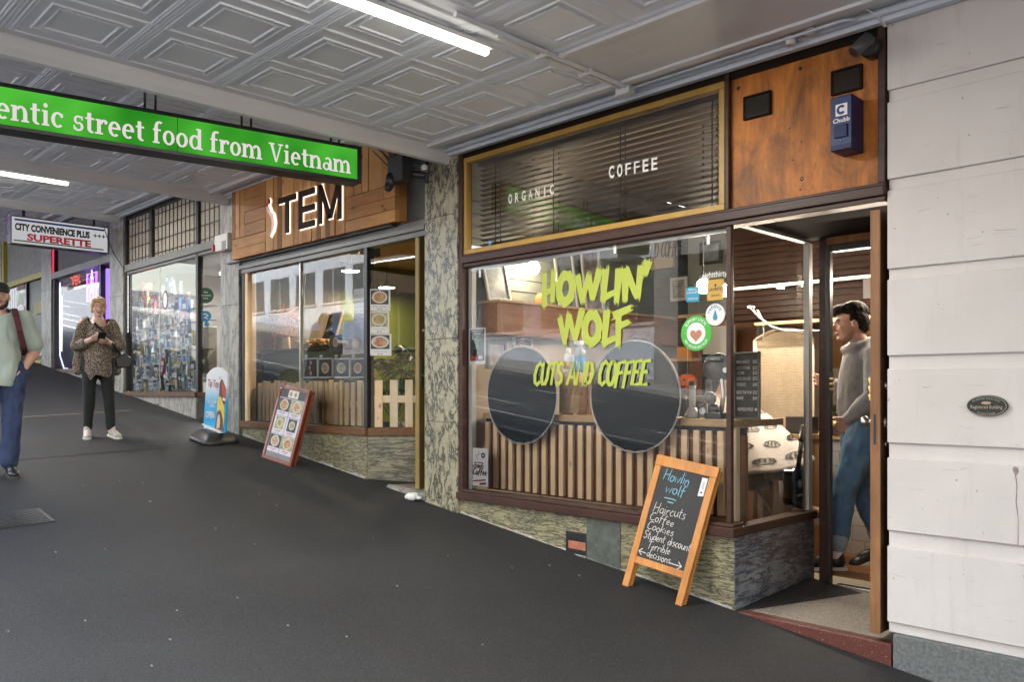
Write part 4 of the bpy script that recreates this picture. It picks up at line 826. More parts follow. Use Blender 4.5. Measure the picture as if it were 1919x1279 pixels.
m = MB(); SW = pm('bright_shop_wall', (.42, .41, .40), (.36, .355, .35), 2, .8); m.m(SW).box(-13.25, -9.66, 7.6, 7.7, 1.3, 4.5); m.box(-13.28, -13.25, 4.72, 7.6, 1.3, 4.5); m.box(-9.68, -9.66, 5.36, 7.6, 1.3, 4.5); m.box(-12.9, -9.68, 4.7, 7.6, 3.72, 3.76); m.box(-12.9, -9.68, 4.7, 7.6, 4.5, 4.53); m.build('inner_wall', ss)
m = MB(); m.box(-12.9, -9.68, 4.75, 7.6, 1.5, 1.55); m.build('inner_floor', ss, GREYF)
m = MB(); m.m(WHITE); 
for z in (2.0, 2.35, 2.7, 3.05): m.box(-12.7, -10.6, 6.2, 6.5, z, z+.02)
m.box(-12.7, -10.6, 6.5, 6.53, 1.6, 3.3); m.build('wall_shelf', ss)
def arealamp(name, loc, rot, sx_, sy_, col, watts):
    l = bpy.data.lights.new(name, 'AREA'); l.shape = 'RECTANGLE'; l.size = sx_; l.size_y = sy_; l.energy = watts*EK*2.3; l.color = col; o = bpy.data.objects.new(name, l); COL.objects.link(o); o.location = loc; o.rotation_euler = rot; return o
def tubelight(name, lab, a, b, watts, group='fluorescent tubes', mat=TUBE, r=.022, body=True):
    a, b = Vector(a), Vector(b); t = thing(name, lab, 'light', (a+b)/2, group); d = (b-a).normalized()
    m = MB(); m.tube([a, a+d*.015, b-d*.015, b], [r*.6, r, r, r*.6], 12); m.build('tube', t, mat)
    if body:
        s = d.cross(Vector((0, 0, 1)))*.03; u = Vector((0, 0, .02)); h = Vector((0, 0, .05)); m = MB(); a2, b2 = a-d*.02, b+d*.02; m.hexa([a2-s+u, b2-s+u, b2+s+u, a2+s+u, a2-s*.7+h, b2-s*.7+h, b2+s*.7+h, a2+s*.7+h]); m.build('batten', t, WHITE)
    L = (b-a).length; q = arealamp('tube_glow', (a+b)/2-Vector((0, 0, r+.012)), (0, 0, math.atan2(d.y, d.x)), L*.95, .05, (1, .95, .86), watts)
tubelight('shop_tube', 'long white tube lit inside the superette window', (-11.9, 5.6, 3.62), (-10.2, 5.6, 3.62), 55, 'shop tubes')
lamp('shop_glow', (-11.6, 5.4, 4.2), (1, .84, .64), 30, .1)
tubelight('shop_tube', 'added fill tube deep inside the superette', (-11.9, 6.9, 3.62), (-10.0, 6.9, 3.62), 40, 'shop tubes')  # added tube, brightens the superette from behind
lamp('shop_glow', (-10.1, 6.3, 3.3), (1, .97, .93), 55, .1)
# merchandise: packs on three tiers right behind the glass
PK = [pm('pack_'+n, c, None, 18, .5, lo=.45, hi=.55) for n, c in (('white', (.62, .65, .68)), ('ice', (.42, .55, .62)), ('teal', (.16, .36, .40)), ('blue', (.06, .17, .42)), ('black', (.03, .03, .035)), ('grey', (.3, .32, .34)), ('red', (.45, .05, .04)), ('yellow', (.55, .40, .06)))]
LBL = ['white boxed gadget among the crowded packets in the superette window', 'pale blue packet among the crowded goods in the superette window', 'teal packet among the crowded goods in the superette window', 'blue packet among the crowded goods in the superette window', 'black packet among the crowded goods in the superette window', 'grey packet among the crowded goods in the superette window', 'red packet among the crowded goods in the superette window', 'yellow packet among the crowded goods in the superette window']
rk = random.Random(8); protos = {}
def pack(i, x, y, z, s, rz):
    if i not in protos:
        m = MB(); m.m(PK[i]).box(-.06, .06, -.02, .02, 0, .2); m.m(PAPER if i not in (0,) else BLK).box(-.045, .045, -.0215, -.0205, .11, .16); m.m(PK[(i+3) % 8]).box(-.03, .03, -.0215, -.0205, .03, .09); m.box(-.012, .012, -.004, .004, .2, .225)
        protos[i] = solo(m, 'packet', LBL[i], 'packet', (0, 0, 0), 'packets in the superette window', .002); o = protos[i]
    else: o = protos[i].copy(); COL.objects.link(o)
    o.location = (x, y, z); o.scale = (s, 1, s*rk.uniform(.8, 1.5)); o.rotation_euler = (rk.uniform(-.1, .1), rk.uniform(-.08, .08), rz); return o
for tier in range(7):
    z, y, n = 1.87+.19*tier, 4.71+.018*tier, (24, 24, 22, 18, 14, 10, 7)[tier]
    for k in range(n): pack(rk.choice((0, 0, 0, 0, 0, 0, 1, 1, 1, 2, 3, 4, 5, 5, 6, 7) if tier < 5 else (3, 6, 5, 0, 0, 1)), fx(246+118*(k+rk.uniform(.1, .9))/n, y), y+rk.uniform(-.03, .03), z+rk.uniform(-.02, .05), rk.uniform(.6, 1.05), rk.uniform(-.35, .35))
for z in (2.02, 2.37, 2.72, 3.07):
    for k in range(14): pack(rk.choice((0, 0, 1, 6, 3, 7, 5, 6)), -12.6+1.95*(k+rk.uniform(.2, .8))/14, 6.32, z, rk.uniform(.8, 1.2), rk.uniform(-.2, .2))
for k in range(26): pack(rk.choice((0, 0, 1, 5, 6, 3)), fx(rk.uniform(248, 362), 4.9), 4.9+rk.uniform(-.08, .06), rk.uniform(2.75, 3.38), rk.uniform(.6, 1.0), rk.uniform(-.5, .5))
m = MB()
for q in range(7): m.box(fx(246, 4.71+.018*q), -10.5, 4.69+.018*q, 4.80+.018*q, 1.85+.19*q, 1.858+.19*q)
m.build('display_shelf', ss, glass('shelf_glass', (.85, .95, .95), 1.2))
m = MB(); c = (-11.05, 5.0); m.m(pm('olive_case', (.12, .10, .07), (.09, .08, .055), 9, .6)).box(c[0]-.22, c[0]+.12, 4.98, 5.1, 2.0, 2.75); solo(m, 'display_case', 'tall dark brown display case among the superette goods', 'case', (c[0], 5.05, 2.0), None, .006)
for k in range(9):
    m = MB(); s0 = .2+.075*k; a, b = sp2(s0-.12, 1.87+.02*k, -.12-.02*(k % 3)), sp2(s0+.3, 2.75+.05*(k % 4), -.3-.03*(k % 2)); m.tube([a, b], [.012, .022], 8); m.ball(b, .028, 8, 6); solo(m, 'folded_umbrella', 'black rolled pole leaning in a bundle behind the tall superette side glass', 'umbrella', tuple(a), 'rolled poles bundled in the superette side window', 0, rk.choice((BLK, DKGREY, GREYF)))
m = MB(); c = sp2(.55, 2.75, -.35)
m.tube([c+Vector((.14*math.cos(a), 0, .14*math.sin(a))) for a in [q*.4 for q in range(17)]], .012, 6); m.tube([c+Vector((-.1, 0, 0)), c+Vector((0, .02, -.5))], .015, 6); m.tube([c+Vector((.12, 0, .1)), c+Vector((-.12, .02, .2)), c+Vector((-.2, 0, .12))], .012, 6); solo(m, 'scooter_handlebar', 'black handlebar and ring above the rolled poles in the superette side glass', 'handlebar', tuple(c), None, 0, BLK)
# stickers and lights of the superette
def disc(name, lab, cat, px, py, r, Y, mat, txt=None, tm=PAPER, group=None, F=None, extra=None, ry=None):
    c = onY(px, py, Y); F = F or frame(c, (1, 0, 0), (0, 0, 1)); m = MB(); m.m(mat).prism([F(a, b, 0) for a, b in ell_pts(0, 0, r, ry or r, 0, 360, 28)[:-1]], (0, -.0012, 0))
    for i, (s, z, h, w) in enumerate(txt or []): text(m, s, F, 0, z, h, tm, w, .01, 0, 'CENTER', .0018)
    if extra: extra(m, F)
    return solo(m, name, lab, cat, tuple(c), group)
c2 = Vector((SE[0]-XS, SE[1]-4.6, 0)).normalized()
def on_sp2(px, py):
    r = ray(px, py); o = sp2(0, 0, .004); s_ = (r[0]*o.y-r[1]*o.x)/(r[1]*c2.x-r[0]*c2.y); p = o+c2*s_; dep = -CS*p.x+SN*p.y; return Vector((p.x, p.y, EYE+(730-py)/FP*dep))
p = on_sp2(386, 554); disc('sticker', 'round dark green sticker on the superette side glass', 'sticker', 0, 0, .10, 1, pm('sticker_green', (.012, .08, .035), None, 4, .5), [('Get', .03, .028, .05), ('convenient', -.008, .022, .14), ('here', -.045, .024, .06)], PAPER, None, frame(p, c2, (0, 0, 1))).location
def zed(m, F): stroke(m, [(-.03, .025), (.0, .03), (.03, .01), (-.02, -.02), (.03, -.03)], F, .016, PAPER, .0018)
p = on_sp2(386, 593); disc('sticker', 'round blue sticker with a white swirl below the green one', 'sticker', 0, 0, .07, 1, pm('sticker_blue', (.02, .22, .42), None, 4, .5), None, PAPER, None, frame(p, c2, (0, 0, 1)), zed)
p = on_sp2(388, 608); disc('sticker', 'small blue dot sticker under the blue swirl sticker', 'sticker', 0, 0, .033, 1, pm('sticker_blue_dot', (.02, .22, .42), None, 4, .5), None, PAPER, None, frame(p, c2, (0, 0, 1)))
c = onY(310, 563, 4.615); F = frame(c, (1, 0, 0), (0, 0, 1))
def ringx(m, F): m.m(PAPER).poly([F(a, b, .0018) for a, b in ell_pts(0, 0, .062, .105, 0, 360, 24)[:-1]]); text(m, 'NO', F, 0, .0, .03, REDT, .05, 0, 0, 'CENTER', .0022)
disc('sticker', 'oval white and maroon sticker high on the superette window', 'sticker', 310, 563, .085, 4.615, pm('sticker_maroon', (.16, .05, .06), None, 4, .5), None, PAPER, None, None, ringx, .13)
for (px, py, c_, w_, lab) in ((277, 537, (1, .1, .06), 6, 'red lit open lamp high behind the superette glass'), (282, 563, (1, .55, .12), 4, 'small amber lamp under the red one in the superette window')):
    m = MB(); c = onY(px, py, 4.9); m.m(emis('lamp_'+str(px), c_, w_)).box(c.x-.10, c.x+.10, 4.9, 4.93, c.z-.05, c.z+.05); m.m(BLK).box(c.x-.12, c.x+.12, 4.93, 4.96, c.z-.07, c.z+.07); solo(m, 'window_lamp', lab, 'lamp', tuple(c))
m = MB(); 
for k in range(46): m.ball((-12.80, 4.60, 2.75+k*.0185), .0055, 6, 4)
solo(m, 'led_light_chain', 'vertical chain of tiny white lights down the left edge of the superette window', 'light chain', (-12.8, 4.6, 2.75), None, 0, emis('tiny_white_light', (1, 1, 1), 3))
t = thing('alarm_box', 'white siren box with a red lamp on the grey brown pier', 'alarm', onY(415, 480, 4.5)); a, b = onY(405, 476, 4.50), onY(434, 436, 4.50)
m = MB(); m.box(a.x+.04, b.x-.02, 4.46, 4.56, a.z+.01, b.z); m.build('case', t, WHITE, .008)
m = MB(); 
for k in range(7): m.box(b.x-.16, b.x-.06, 4.455, 4.461, b.z-.10-k*.018, b.z-.09-k*.018)
m.build('grille', t, GREYF); m = MB(); m.box(a.x, a.x+.06, 4.44, 4.48, a.z+.02, a.z+.10); m.build('lamp', t, pm('red_lens', (.45, .03, .02), None, 5, .3), .008)
m = MB(); m.box(-9.74, -9.70, 4.30, 4.33, 3.62, 3.66); 
# ================================================================ NEON SHOP AND YELLOW SHOP
ns = thing('neon_shop', 'small shop with purple neon behind the woman', 'shop', (-15, 4.6, 2.2))
m = MB(); m.m(GREYF).box(-16.38, -13.42, 4.56, 4.68, 3.86, 3.97); m.m(BLK).box(-16.38, -16.27, 4.58, 4.68, 2.25, 4.8); m.box(-13.98, -13.90, 4.58, 4.66, 2.2, 3.86); m.box(-13.5, -13.42, 4.58, 4.66, 2.0, 3.86)
m.m(wood('shop_sill', (.16, .075, .04), (.1, .05, .03), 0, 3, .5)).box(-16.38, -13.92, 4.55, 4.7, 2.19, 2.25); m.build('frame', ns)
m = MB(); m.poly([(-16.3, 4.62, 2.24), (-13.94, 4.62, 2.24), (-13.94, 4.62, 3.87), (-16.3, 4.62, 3.87)]); m.build('window_pane', ns, glass('far_glass', (.8, .86, .95), 2.0, film=.08))
m = MB(); m.poly([(-16.3, 4.62, 3.96), (-13.45, 4.62, 3.96), (-13.45, 4.62, 4.8), (-16.3, 4.62, 4.8)]); m.build('transom_pane', ns, GLS)
m = MB(); m.box(-16.38, -13.94, 4.58, 4.7, 1.6, 2.19); m.build('marble_base', ns, MARBP)
m = MB(); AMB = pm('amber_wall', (.50, .33, .14), (.44, .28, .11), 2, .8); PUR = pm('violet_wall', (.16, .17, .34), (.12, .12, .26), 2, .7)
m.m(PUR).box(-16.4, -13.3, 6.0, 6.1, 1.8, 3.9); m.box(-16.4, -16.35, 4.75, 6, 1.8, 3.9); m.box(-13.35, -13.3, 4.9, 6, 1.8, 3.9); m.m(AMB).box(-16.4, -13.3, 6.0, 6.1, 3.9, 5.2); m.box(-16.4, -13.3, 4.7, 6.0, 4.9, 4.95); m.m(GREYF).box(-16.4, -13.3, 4.7, 6.0, 1.75, 1.8); m.build('inner_wall', ns)
t = thing('oval_ceiling_light', 'rust coloured oval fitting on the amber ceiling behind the far transom', 'ceiling light', (-15.6, 5.3, 4.86)); m = MB(); m.lathe([(.05, .0), (.34, .01), (.34, .04)], (-15.6, 5.3, 4.855), 24); m.build('disc', t, pm('rust_disc', (.30, .08, .03), None, 5, .5))
m = MB(); m.lathe([(.10, -.012), (.10, .0)], (-15.6, 5.3, 4.853), 20); m.build('ring', t, emis('amber_ring_light', (1, .62, .25), 170)); lamp('amber_glow', (-15.2, 5.3, 4.5), (1, .72, .35), 22, .1); lamp('violet_glow', (-15, 5.4, 3.3), (.45, .35, 1), 12, .1)
NEOP = emis('violet_neon', (.42, .12, 1), 7); NEOW = emis('lilac_neon', (.75, .72, 1), 4); NEOR = emis('red_neon', (1, .12, .06), 4)
t = thing('neon_sign', 'tall purple neon sign in the far window above the woman', 'neon sign', onY(173, 540, 4.7)); F = frame((0, 4.72, 0), (1, 0, 0), (0, 0, 1))
def np_(x, y): q = onY(x, y, 4.72); return (q.x, q.z)
m = MB(); xa, za = np_(164, 565); xb, zb_ = np_(181, 510); m.tube([F(*p) for p in ((xa, za), (xa, zb_), (xb, zb_), (xb, za), (xa, za))], .016, 6); m.tube([F(a, b) for a, b in ell_pts((xa+xb)/2, (za+zb_)/2-.05, .09, .20, 0, 360, 14)], .014, 6); m.build('outline', t, NEOP)
m = MB(); m.tube([F((xa+xb)/2-.06, zb_-.1), F((xa+xb)/2, zb_-.02), F((xa+xb)/2+.06, zb_-.1)], .014, 6); m.tube([F((xa+xb)/2, za+.12), F((xa+xb)/2-.03, za+.25), F((xa+xb)/2+.03, za+.36), F((xa+xb)/2, za+.5)], .014, 6); m.build('emblem', t, NEOW)
m = MB(); m.box(xa-.05, xb+.05, 4.76, 4.78, za-.1, zb_+.08); m.build('back_board', t, pm('violet_board', (.09, .04, .22), None, 5, .4)); lamp('neon_glow', ((xa+xb)/2, 4.5, (za+zb_)/2), (.5, .2, 1), 5, .1)
m = MB(); c = onY(142, 535, 4.9); text(m, 'OPEN', frame(c, (1, 0, 0), (0, 0, 1)), -.3, 0, .18, NEOR, .55); m.m(LEDW).box(c.x-.6, c.x+.9, 4.93, 4.95, c.z-.05, c.z-.02); solo(m, 'neon_sign', 'orange red neon word and white strip left of the purple neon sign', 'neon sign', tuple(c))
m = MB(); m.tube([(-16.22, 4.66, 3.8), (-16.22, 4.66, 2.5), (-16.0, 4.66, 2.27), (-15.8, 4.66, 2.26)], .012, 6); solo(m, 'led_strip', 'pale violet strip light curving down the left edge of the neon shop window', 'strip light', (-16.2, 4.66, 3), None, 0, NEOW)
m = MB(); m.box(-13.86, -13.80, 4.64, 4.70, 2.1, 3.8); solo(m, 'led_strip', 'upright violet strip light at the neon shop doorway', 'strip light', (-13.83, 4.67, 2.1), None, 0, emis('violet_strip', (.35, .2, 1), 1.6))
m = MB(); m.box(-16.33, -16.29, 4.57, 4.60, 3.98, 4.75); solo(m, 'led_strip', 'red strip light beside the amber transom of the neon shop', 'strip light', (-16.3, 4.58, 4), None, 0, emis('red_strip', (1, .03, .10), 1.6))
m = MB(); m.m(DKGREY).box(-13.88, -13.52, 4.95, 5.0, 1.9, 3.7); m.m(STEEL).box(-13.6, -13.57, 4.9, 4.94, 2.6, 3.0); m.build('door', ns)
ys = thing('yellow_framed_shop', 'far shop with yellow window frames behind the capped man', 'shop', (-18.3, 4.6, 2.7))
YEL = pm('yellow_frame_paint', (.40, .34, .05), (.34, .28, .04), 6, .5); m = MB(); m.m(YEL).box(-19.75, -16.96, 4.56, 4.66, 3.96, 4.06); m.box(-19.75, -19.62, 4.57, 4.66, 2.6, 5.2); m.box(-17.0, -16.95, 4.57, 4.66, 4.06, 5.2); m.box(-19.75, -16.96, 4.55, 4.66, 2.38, 2.44); m.m(BLK).box(-18.1, -18.04, 4.59, 4.66, 2.6, 3.96); m.box(-19.62, -16.96, 4.7, 4.75, 2.44, 3.96); m.build('frame', ys)
m = MB(); m.m(BLK).box(-18.0, -16.97, 4.63, 4.69, 2.44, 3.96); m.box(-19.7, -16.97, 4.62, 4.7, 1.9, 2.38); m.build('dark_panel', ys)
m = MB(); m.box(-19.6, -18.12, 4.61, 4.62, 2.46, 3.94); m.build('window_pane', ys, pm('mirror_blind', (.52, .53, .54), (.16, .17, .18), 3.2, .15, stretch=(4, 1, .6), lo=.45, hi=.56))
m = MB(); m.m(AMB).box(-19.7, -16.97, 5.8, 5.85, 4.0, 5.3); m.box(-19.7, -16.97, 4.66, 5.8, 5.2, 5.25); m.build('amber_ceiling', ys); m = MB(); m.lathe([(.14, .03), (.16, .0), (.02, -.01)], (-18, 5.3, 5.15), 18); solo(m, 'ceiling_light', 'amber lit round ceiling light in the yellow framed shop', 'ceiling light', (-18, 5.3, 5.15), None, 0, emis('amber_round_light', (1, .66, .3), 150)); lamp('amber_glow', (-18, 5.3, 4.7), (1, .75, .4), 18, .1)
m = MB(); m.m(REDT); c = onY(39, 570, 4.60); F = frame(c, (1, 0, 0), (0, 0, 1)); m.poly([F(a, b, .002) for a, b in ell_pts(0, -.02, .36, .40, 200, 340, 14)]); m.m(WVIN).poly([F(a, b, .003) for a, b in ell_pts(0, -.10, .24, .09, 0, 360, 16)[:-1]]); m.m(pm('maroon_vinyl', (.13, .03, .03), None, 4, .5)); m.poly([F(a, b, .002) for a, b in ell_pts(0, .28, .26, .2, 0, 180, 12)]); m.m(LIME)
for k in range(5): stroke(m, [(-.2+k*.09, .0), (-.17+k*.1, .2)], F, .03, LIME, .004)
solo(m, 'window_decal', 'red mouth shaped decal with a maroon cap on the far blinds', 'decal', tuple(c))
paper('notice', 'pale yellow notice on the black panel of the far shop', 'notice', 64, 586, 83, 569, 4.60, 3, pm('yellow_note', (.45, .45, .22), None, 5, .7), 4)
paper('notice', 'white notice low on the far shop above its yellow rail', 'notice', 73, 665, 88, 642, 4.60, 3, PAPER, 6)
m = MB(); m.box(-34, -19.75, 4.62, 5.2, 1.8, 5.4); solo(m, 'far_shopfront', 'plain dark shopfront at the top of the rise', 'shop', (-27, 4.9, 2), None, 0, DKGREY)
# ================================================================ HANGING SIGNS AND CANOPY FITTINGS
a_ = Vector((-5.6, 3.815, 0)); sd = Vector((.168, .985, 0)).normalized(); o = a_-sd*2.95
lb = thing('light_box_sign', 'long green backlit sign with white lettering hung under the canopy beam', 'sign', (o.x, o.y, 3.55))
F = frame(o, sd, (0, 0, 1)); L = 2.95; z0, z1 = 3.55, 3.842
m = MB()
def fb(u0, u1, w0, w1, za, zb): m.hexa([F(u0, za, w0), F(u1, za, w0), F(u1, za, w1), F(u0, za, w1), F(u0, zb, w0), F(u1, zb, w0), F(u1, zb, w1), F(u0, zb, w1)])
fb(0, L, -.16, -.012, z0, z1); fb(0, L, -.012, .004, z0, z0+.026); fb(0, L, -.012, .004, z1-.026, z1); fb(0, .02, -.012, .004, z0+.026, z1-.026); fb(L-.035, L, -.012, .004, z0+.026, z1-.026); m.build('case', lb, BLK, .003)
GRN = emis('green_backlit_face', (.016, .20, .010), 1.0, (1.6, (.085, .52, .045))); SGW = emis('white_backlit_letters', (.85, .74, .74), .95)
m = MB()
for u0, u1 in ((.02, L-1.402), (L-1.398, L-.035)): m.poly([F(u0, z0+.026, -.006), F(u1, z0+.026, -.006), F(u1, z1-.026, -.006), F(u0, z1-.026, -.006)])
fc = m.build('face', lb, GRN)
m = MB(); serif(m, 'entic street food from Vietnam', F, .455, 3.613, .198, SGW, 2.41, -.004); serif(m, 'Auth', F, .04, 3.613, .198, SGW, .40, -.004); m.build('lettering', fc)
m = MB()
for s in (.3, 1.38, 2.05, 2.75):
    for e in (-.035, .035): p = F(s+e, z1, -.06); m.tube([p, p+Vector((0, 0, 4.24-z1))], .009, 6)
m.build('hanger', lb, BLK)
m = MB()
for k in range(4): p = F(L+.002, z0+.03+k*.075, -.04); m.ball(p, .008, 6, 4)
m.build('screw', lb, STEEL)
XSUP = -13.2; q0, q1 = onX(20, 402, XSUP), onX(204, 427, XSUP); zt_, zb_ = (q0.z+q1.z)/2, (onX(20, 455, XSUP).z+onX(202, 477, XSUP).z)/2
su = thing('hanging_sign', 'white superette sign with black and red words, blue and green stripes', 'sign', (XSUP, q0.y, zb_)); W = q1.y-q0.y; Hh = zt_-zb_
m = MB(); y0, y1 = q0.y, q1.y; m.box(XSUP-.16, XSUP-.01, y0, y1, zb_, zt_)
for a, b, c, d in ((y0, y1, zb_, zb_+.016), (y0, y1, zt_-.016, zt_), (y0, y0+.016, zb_+.016, zt_-.016), (y1-.016, y1, zb_+.016, zt_-.016)): m.box(XSUP-.01, XSUP+.006, a, b, c, d)
m.build('case', su, DKGREY, .003); F = frame((XSUP-.004, y0, zb_), (0, 1, 0), (0, 0, 1)); m = MB(); m.poly([F(.016, .016), F(W-.016, .016), F(W-.016, Hh-.016), F(.016, Hh-.016)]); fc = m.build('face', su, emis('white_backlit_face', (.80, .80, .82), .62))
SB, SR, SG, SK = pm('sign_blue', (.01, .06, .30), None, 4, .5), pm('sign_red', (.50, .012, .03), None, 4, .5), pm('sign_green', (.02, .07, .03), None, 4, .5), pm('sign_black', (.01, .01, .012), None, 4, .5)
m = MB(); m.m(SB).poly([F(.05, Hh*.83, .002), F(W-.06, Hh*.83, .002), F(W-.06, Hh*.90, .002), F(.05, Hh*.90, .002)]); m.m(SG).poly([F(.04, Hh*.11, .002), F(W-.07, Hh*.11, .002), F(W-.07, Hh*.155, .002), F(.04, Hh*.155, .002)])
text(m, 'CITY CONVENIENCE PLUS', F, .055, Hh*.51, Hh*.235, SK, W*.755, .058, 0, 'LEFT', .002); text(m, '+++', F, W*.835, Hh*.53, Hh*.2, SK, W*.13, .02, 0, 'LEFT', .002); text(m, 'SUPERETTE', F, W*.16, Hh*.185, Hh*.235, SR, W*.65, .045, 0, 'LEFT', .0022); m.build('lettering', fc)
m = MB(); yh = onX(47, 400, XSUP).y; m.box(XSUP-.09, XSUP-.06, yh-.02, yh+.02, zt_, 4.9); m.box(XSUP-.12, XSUP-.03, yh-.09, yh+.09, 4.70, 4.72); m.box(XSUP-.09, XSUP-.06, y1-.2, y1-.17, zt_, 4.9); m.build('hanger', su, BLK)
m = MB(); m.wire([onX(196, 428, XSUP+.02), onX(203, 450, XSUP+.02), onY(214, 476, 4.52), onY(234, 506, 4.53)], .006, 5); solo(m, 'loose_cable', 'thin black cable trailing from the superette sign to the leaded window', 'cable', tuple(onX(203, 450, XSUP)), None, 0, BLK)
tubelight('tube_light', 'bright fluorescent tube on the ceiling of the nearest canopy', (-3.60, .75, 3.855), (-3.55, 3.29, 3.855), 70, 'canopy tubes')
tubelight('tube_light', 'fluorescent tube on the third canopy, seen under the green sign', onZ(128, 345, 4.45), tuple(onZ(128, 345, 4.45)+Vector((0, -1.5, 0))), 55, 'canopy tubes')
m = MB(); m.tube([(-17.5, 2.0, 4.80), (-14.0, 2.0, 4.80)], .02, 8); solo(m, 'violet_fill_strip', 'violet strip added to tint the far canopy ceiling', 'strip light', (-16, 2.0, 4.8), None, 0, emis('canopy_violet_fill', (.45, .16, 1), 14))  # added glowing strip, tints the far canopy ceiling violet
lamp('canopy_violet_glow', (-16.2, 3.4, 4.5), (.45, .2, 1), 7, .15)
m = MB(); m.tube([(-3.43, 3.25, 3.905), (-3.425, 4.36, 3.892)], .013, 8); m.tube([(-3.385, 2.9, 3.905), (-3.38, 4.38, 3.892)], .016, 8)
m.box(-3.46, -3.35, 4.36, 4.43, 3.845, 3.90)
for y in (3.6, 4.0): m.box(-3.46, -3.36, y-.01, y+.01, 3.875, 3.91)
solo(m, 'cable_conduit', 'grey conduit pair running from the tube light to a white box at the shop edge', 'conduit', (-3.4, 3.8, 3.9), None, .002, CEILP)
m = MB(); m.tube([(-3.35, 4.41, 3.885), (-1.95, 4.41, 3.885), (-1.9, 4.44, 3.885)], .009, 7); solo(m, 'surface_cable', 'painted cable running along the plain ceiling edge to the corner of the white building', 'cable', (-2.6, 4.41, 3.88), None, 0, TRIMB)
t = thing('junction_box', 'pair of round white junction boxes on the pale blue trim above the plywood panel', 'junction box', onY(1497, 66, 4.45)); m = MB()
for px, py in ((1482, 75), (1519, 56)): c = onY(px, py, 4.44); m.lathe([(.028, .03), (.03, .0), (.026, -.02), (.012, -.028)], c, 14, 'y'); m.lathe([(.028, -.03), (.03, 0), (.024, .02)], c, 12)
c1, c2_ = onY(1482, 72, 4.44), onY(1519, 54, 4.44); m.tube([c1, c2_], .012, 8); m.build('box', t, WHITE)
m = MB(); b0 = onY(1648, 30, 4.5)
for k in range(5): m.wire([b0+Vector((-.09-.02*k, -.02, .03+.006*k)), b0+Vector((-.05, -.04-.01*k, .035)), b0+Vector((-.01, -.01, .01)), b0+Vector((.01+.004*k, .04, -.05))], .0045, 5)
solo(m, 'loose_cable', 'tangle of white wires at the top corner of the white building', 'cable', tuple(b0), None, 0, WHITE)
m = MB(); rw = random.Random(2)
for k in range(9):
    p = onY(rw.uniform(690, 740), rw.uniform(265, 285), 4.3); q = onY(rw.uniform(765, 815), rw.uniform(290, 330), 4.4); mid = (p+q)/2+Vector((0, -.05, -rw.uniform(.03, .13))); m.wire([p, p.lerp(mid, .6), mid, mid.lerp(q, .6), q], .006, 5)
solo(m, 'loose_cable', 'messy bundle of black wires between the green sign and the marble pier', 'cable', tuple(onY(750, 285, 4.3)), None, 0, BLK)
t = thing('floodlight', 'black floodlight bracket hung among the wires above the restaurant door', 'floodlight', onY(745, 330, 4.3)); m = MB(); c = onY(742, 322, 4.28); m.box(c.x-.05, c.x+.16, c.y-.05, c.y+.05, c.z-.10, c.z+.12); q = onY(800, 330, 4.45); m.tube([c, q], .035, 8); m.tube([q+Vector((0, 0, .12)), q+Vector((0, 0, -.06))], .02, 8); m.build('bracket', t, BLK, .01)
m = MB(); p2 = onY(728, 352, 4.2); m.cap(c+Vector((-.02, -.02, -.05)), p2, .055, .035); m.build('lamp_head', t, BLK)
m = MB(); c = onY(796, 322, 4.42); m.lathe([(.03, 0), (.03, .05), (.015, .06)], c, 12); m.build('socket', t, WHITE)
# fittings on the plywood
def vent(px0, py0, px1, py1, lab):
    a, b = onY(px0, py1, 4.60), onY(px1, py0, 4.60); t = thing('vent_grille', lab, 'vent', ((a.x+b.x)/2, 4.6, a.z), 'vents on the plywood panel'); w = .012; m = MB()
    m.box(a.x, b.x, 4.592, 4.616, a.z, a.z+w); m.box(a.x, b.x, 4.592, 4.616, b.z-w, b.z); m.box(a.x, a.x+w, 4.592, 4.616, a.z+w, b.z-w); m.box(b.x-w, b.x, 4.592, 4.616, a.z+w, b.z-w); m.build('frame', t, DARKW, .002)
    m = MB(); n = 11
    for k in range(n): z = a.z+w+(b.z-a.z-2*w)*(k+.5)/n; m.hexa([(a.x+w, 4.596, z-.004), (b.x-w, 4.596, z-.004), (b.x-w, 4.612, z+.003), (a.x+w, 4.612, z+.003), (a.x+w, 4.596, z-.001), (b.x-w, 4.596, z-.001), (b.x-w, 4.612, z+.006), (a.x+w, 4.612, z+.006)])
    m.build('louvre', t, pm('vent_dark_wood', (.05, .032, .02), (.03, .02, .012), 8, .5)); m = MB(); m.box(a.x+w, b.x-w, 4.6125, 4.6145, a.z+w, b.z-w); m.build('backing', t, BLK)
vent(1394, 168, 1445, 226, 'square slatted vent alone on the left of the plywood panel'); vent(1558, 118, 1616, 180, 'square slatted vent directly above the blue alarm box')
t = thing('alarm_box', 'dark blue burglar alarm box with a white emblem on the plywood panel', 'alarm', (-1.98, 4.5, 3.2)); xa, xb, yf, za, zb2 = -2.040, -1.921, 4.457, 3.205, 3.50
m = MB(); m.box(xa, xb, yf, 4.612, za, zb2); m.build('case', t, BLUEP, .005)
F = frame((xa, yf-.001, za), (1, 0, 0), (0, 0, 1)); W = xb-xa; m = MB(); BLU2 = pm('brighter_blue', (.007, .03, .13), None, 4, .45); m.m(BLU2).box(xa+.004, xb-.004, yf-.0012, yf-.0002, za+.03, zb2-.006)
m.m(WVIN).poly([F(.03, .185, .0015), F(.095, .185, .0015), F(.095, .25, .0015), F(.03, .25, .0015)]); oo, ii = ell_pts(.0625, .2175, .026, .026, 40, 320, 18), ell_pts(.0625, .2175, .012, .012, 40, 320, 18); m.m(BLU2)
for k in range(18): m.poly([F(*oo[k], .003), F(*oo[k+1], .003), F(*ii[k+1], .003), F(*ii[k], .003)])
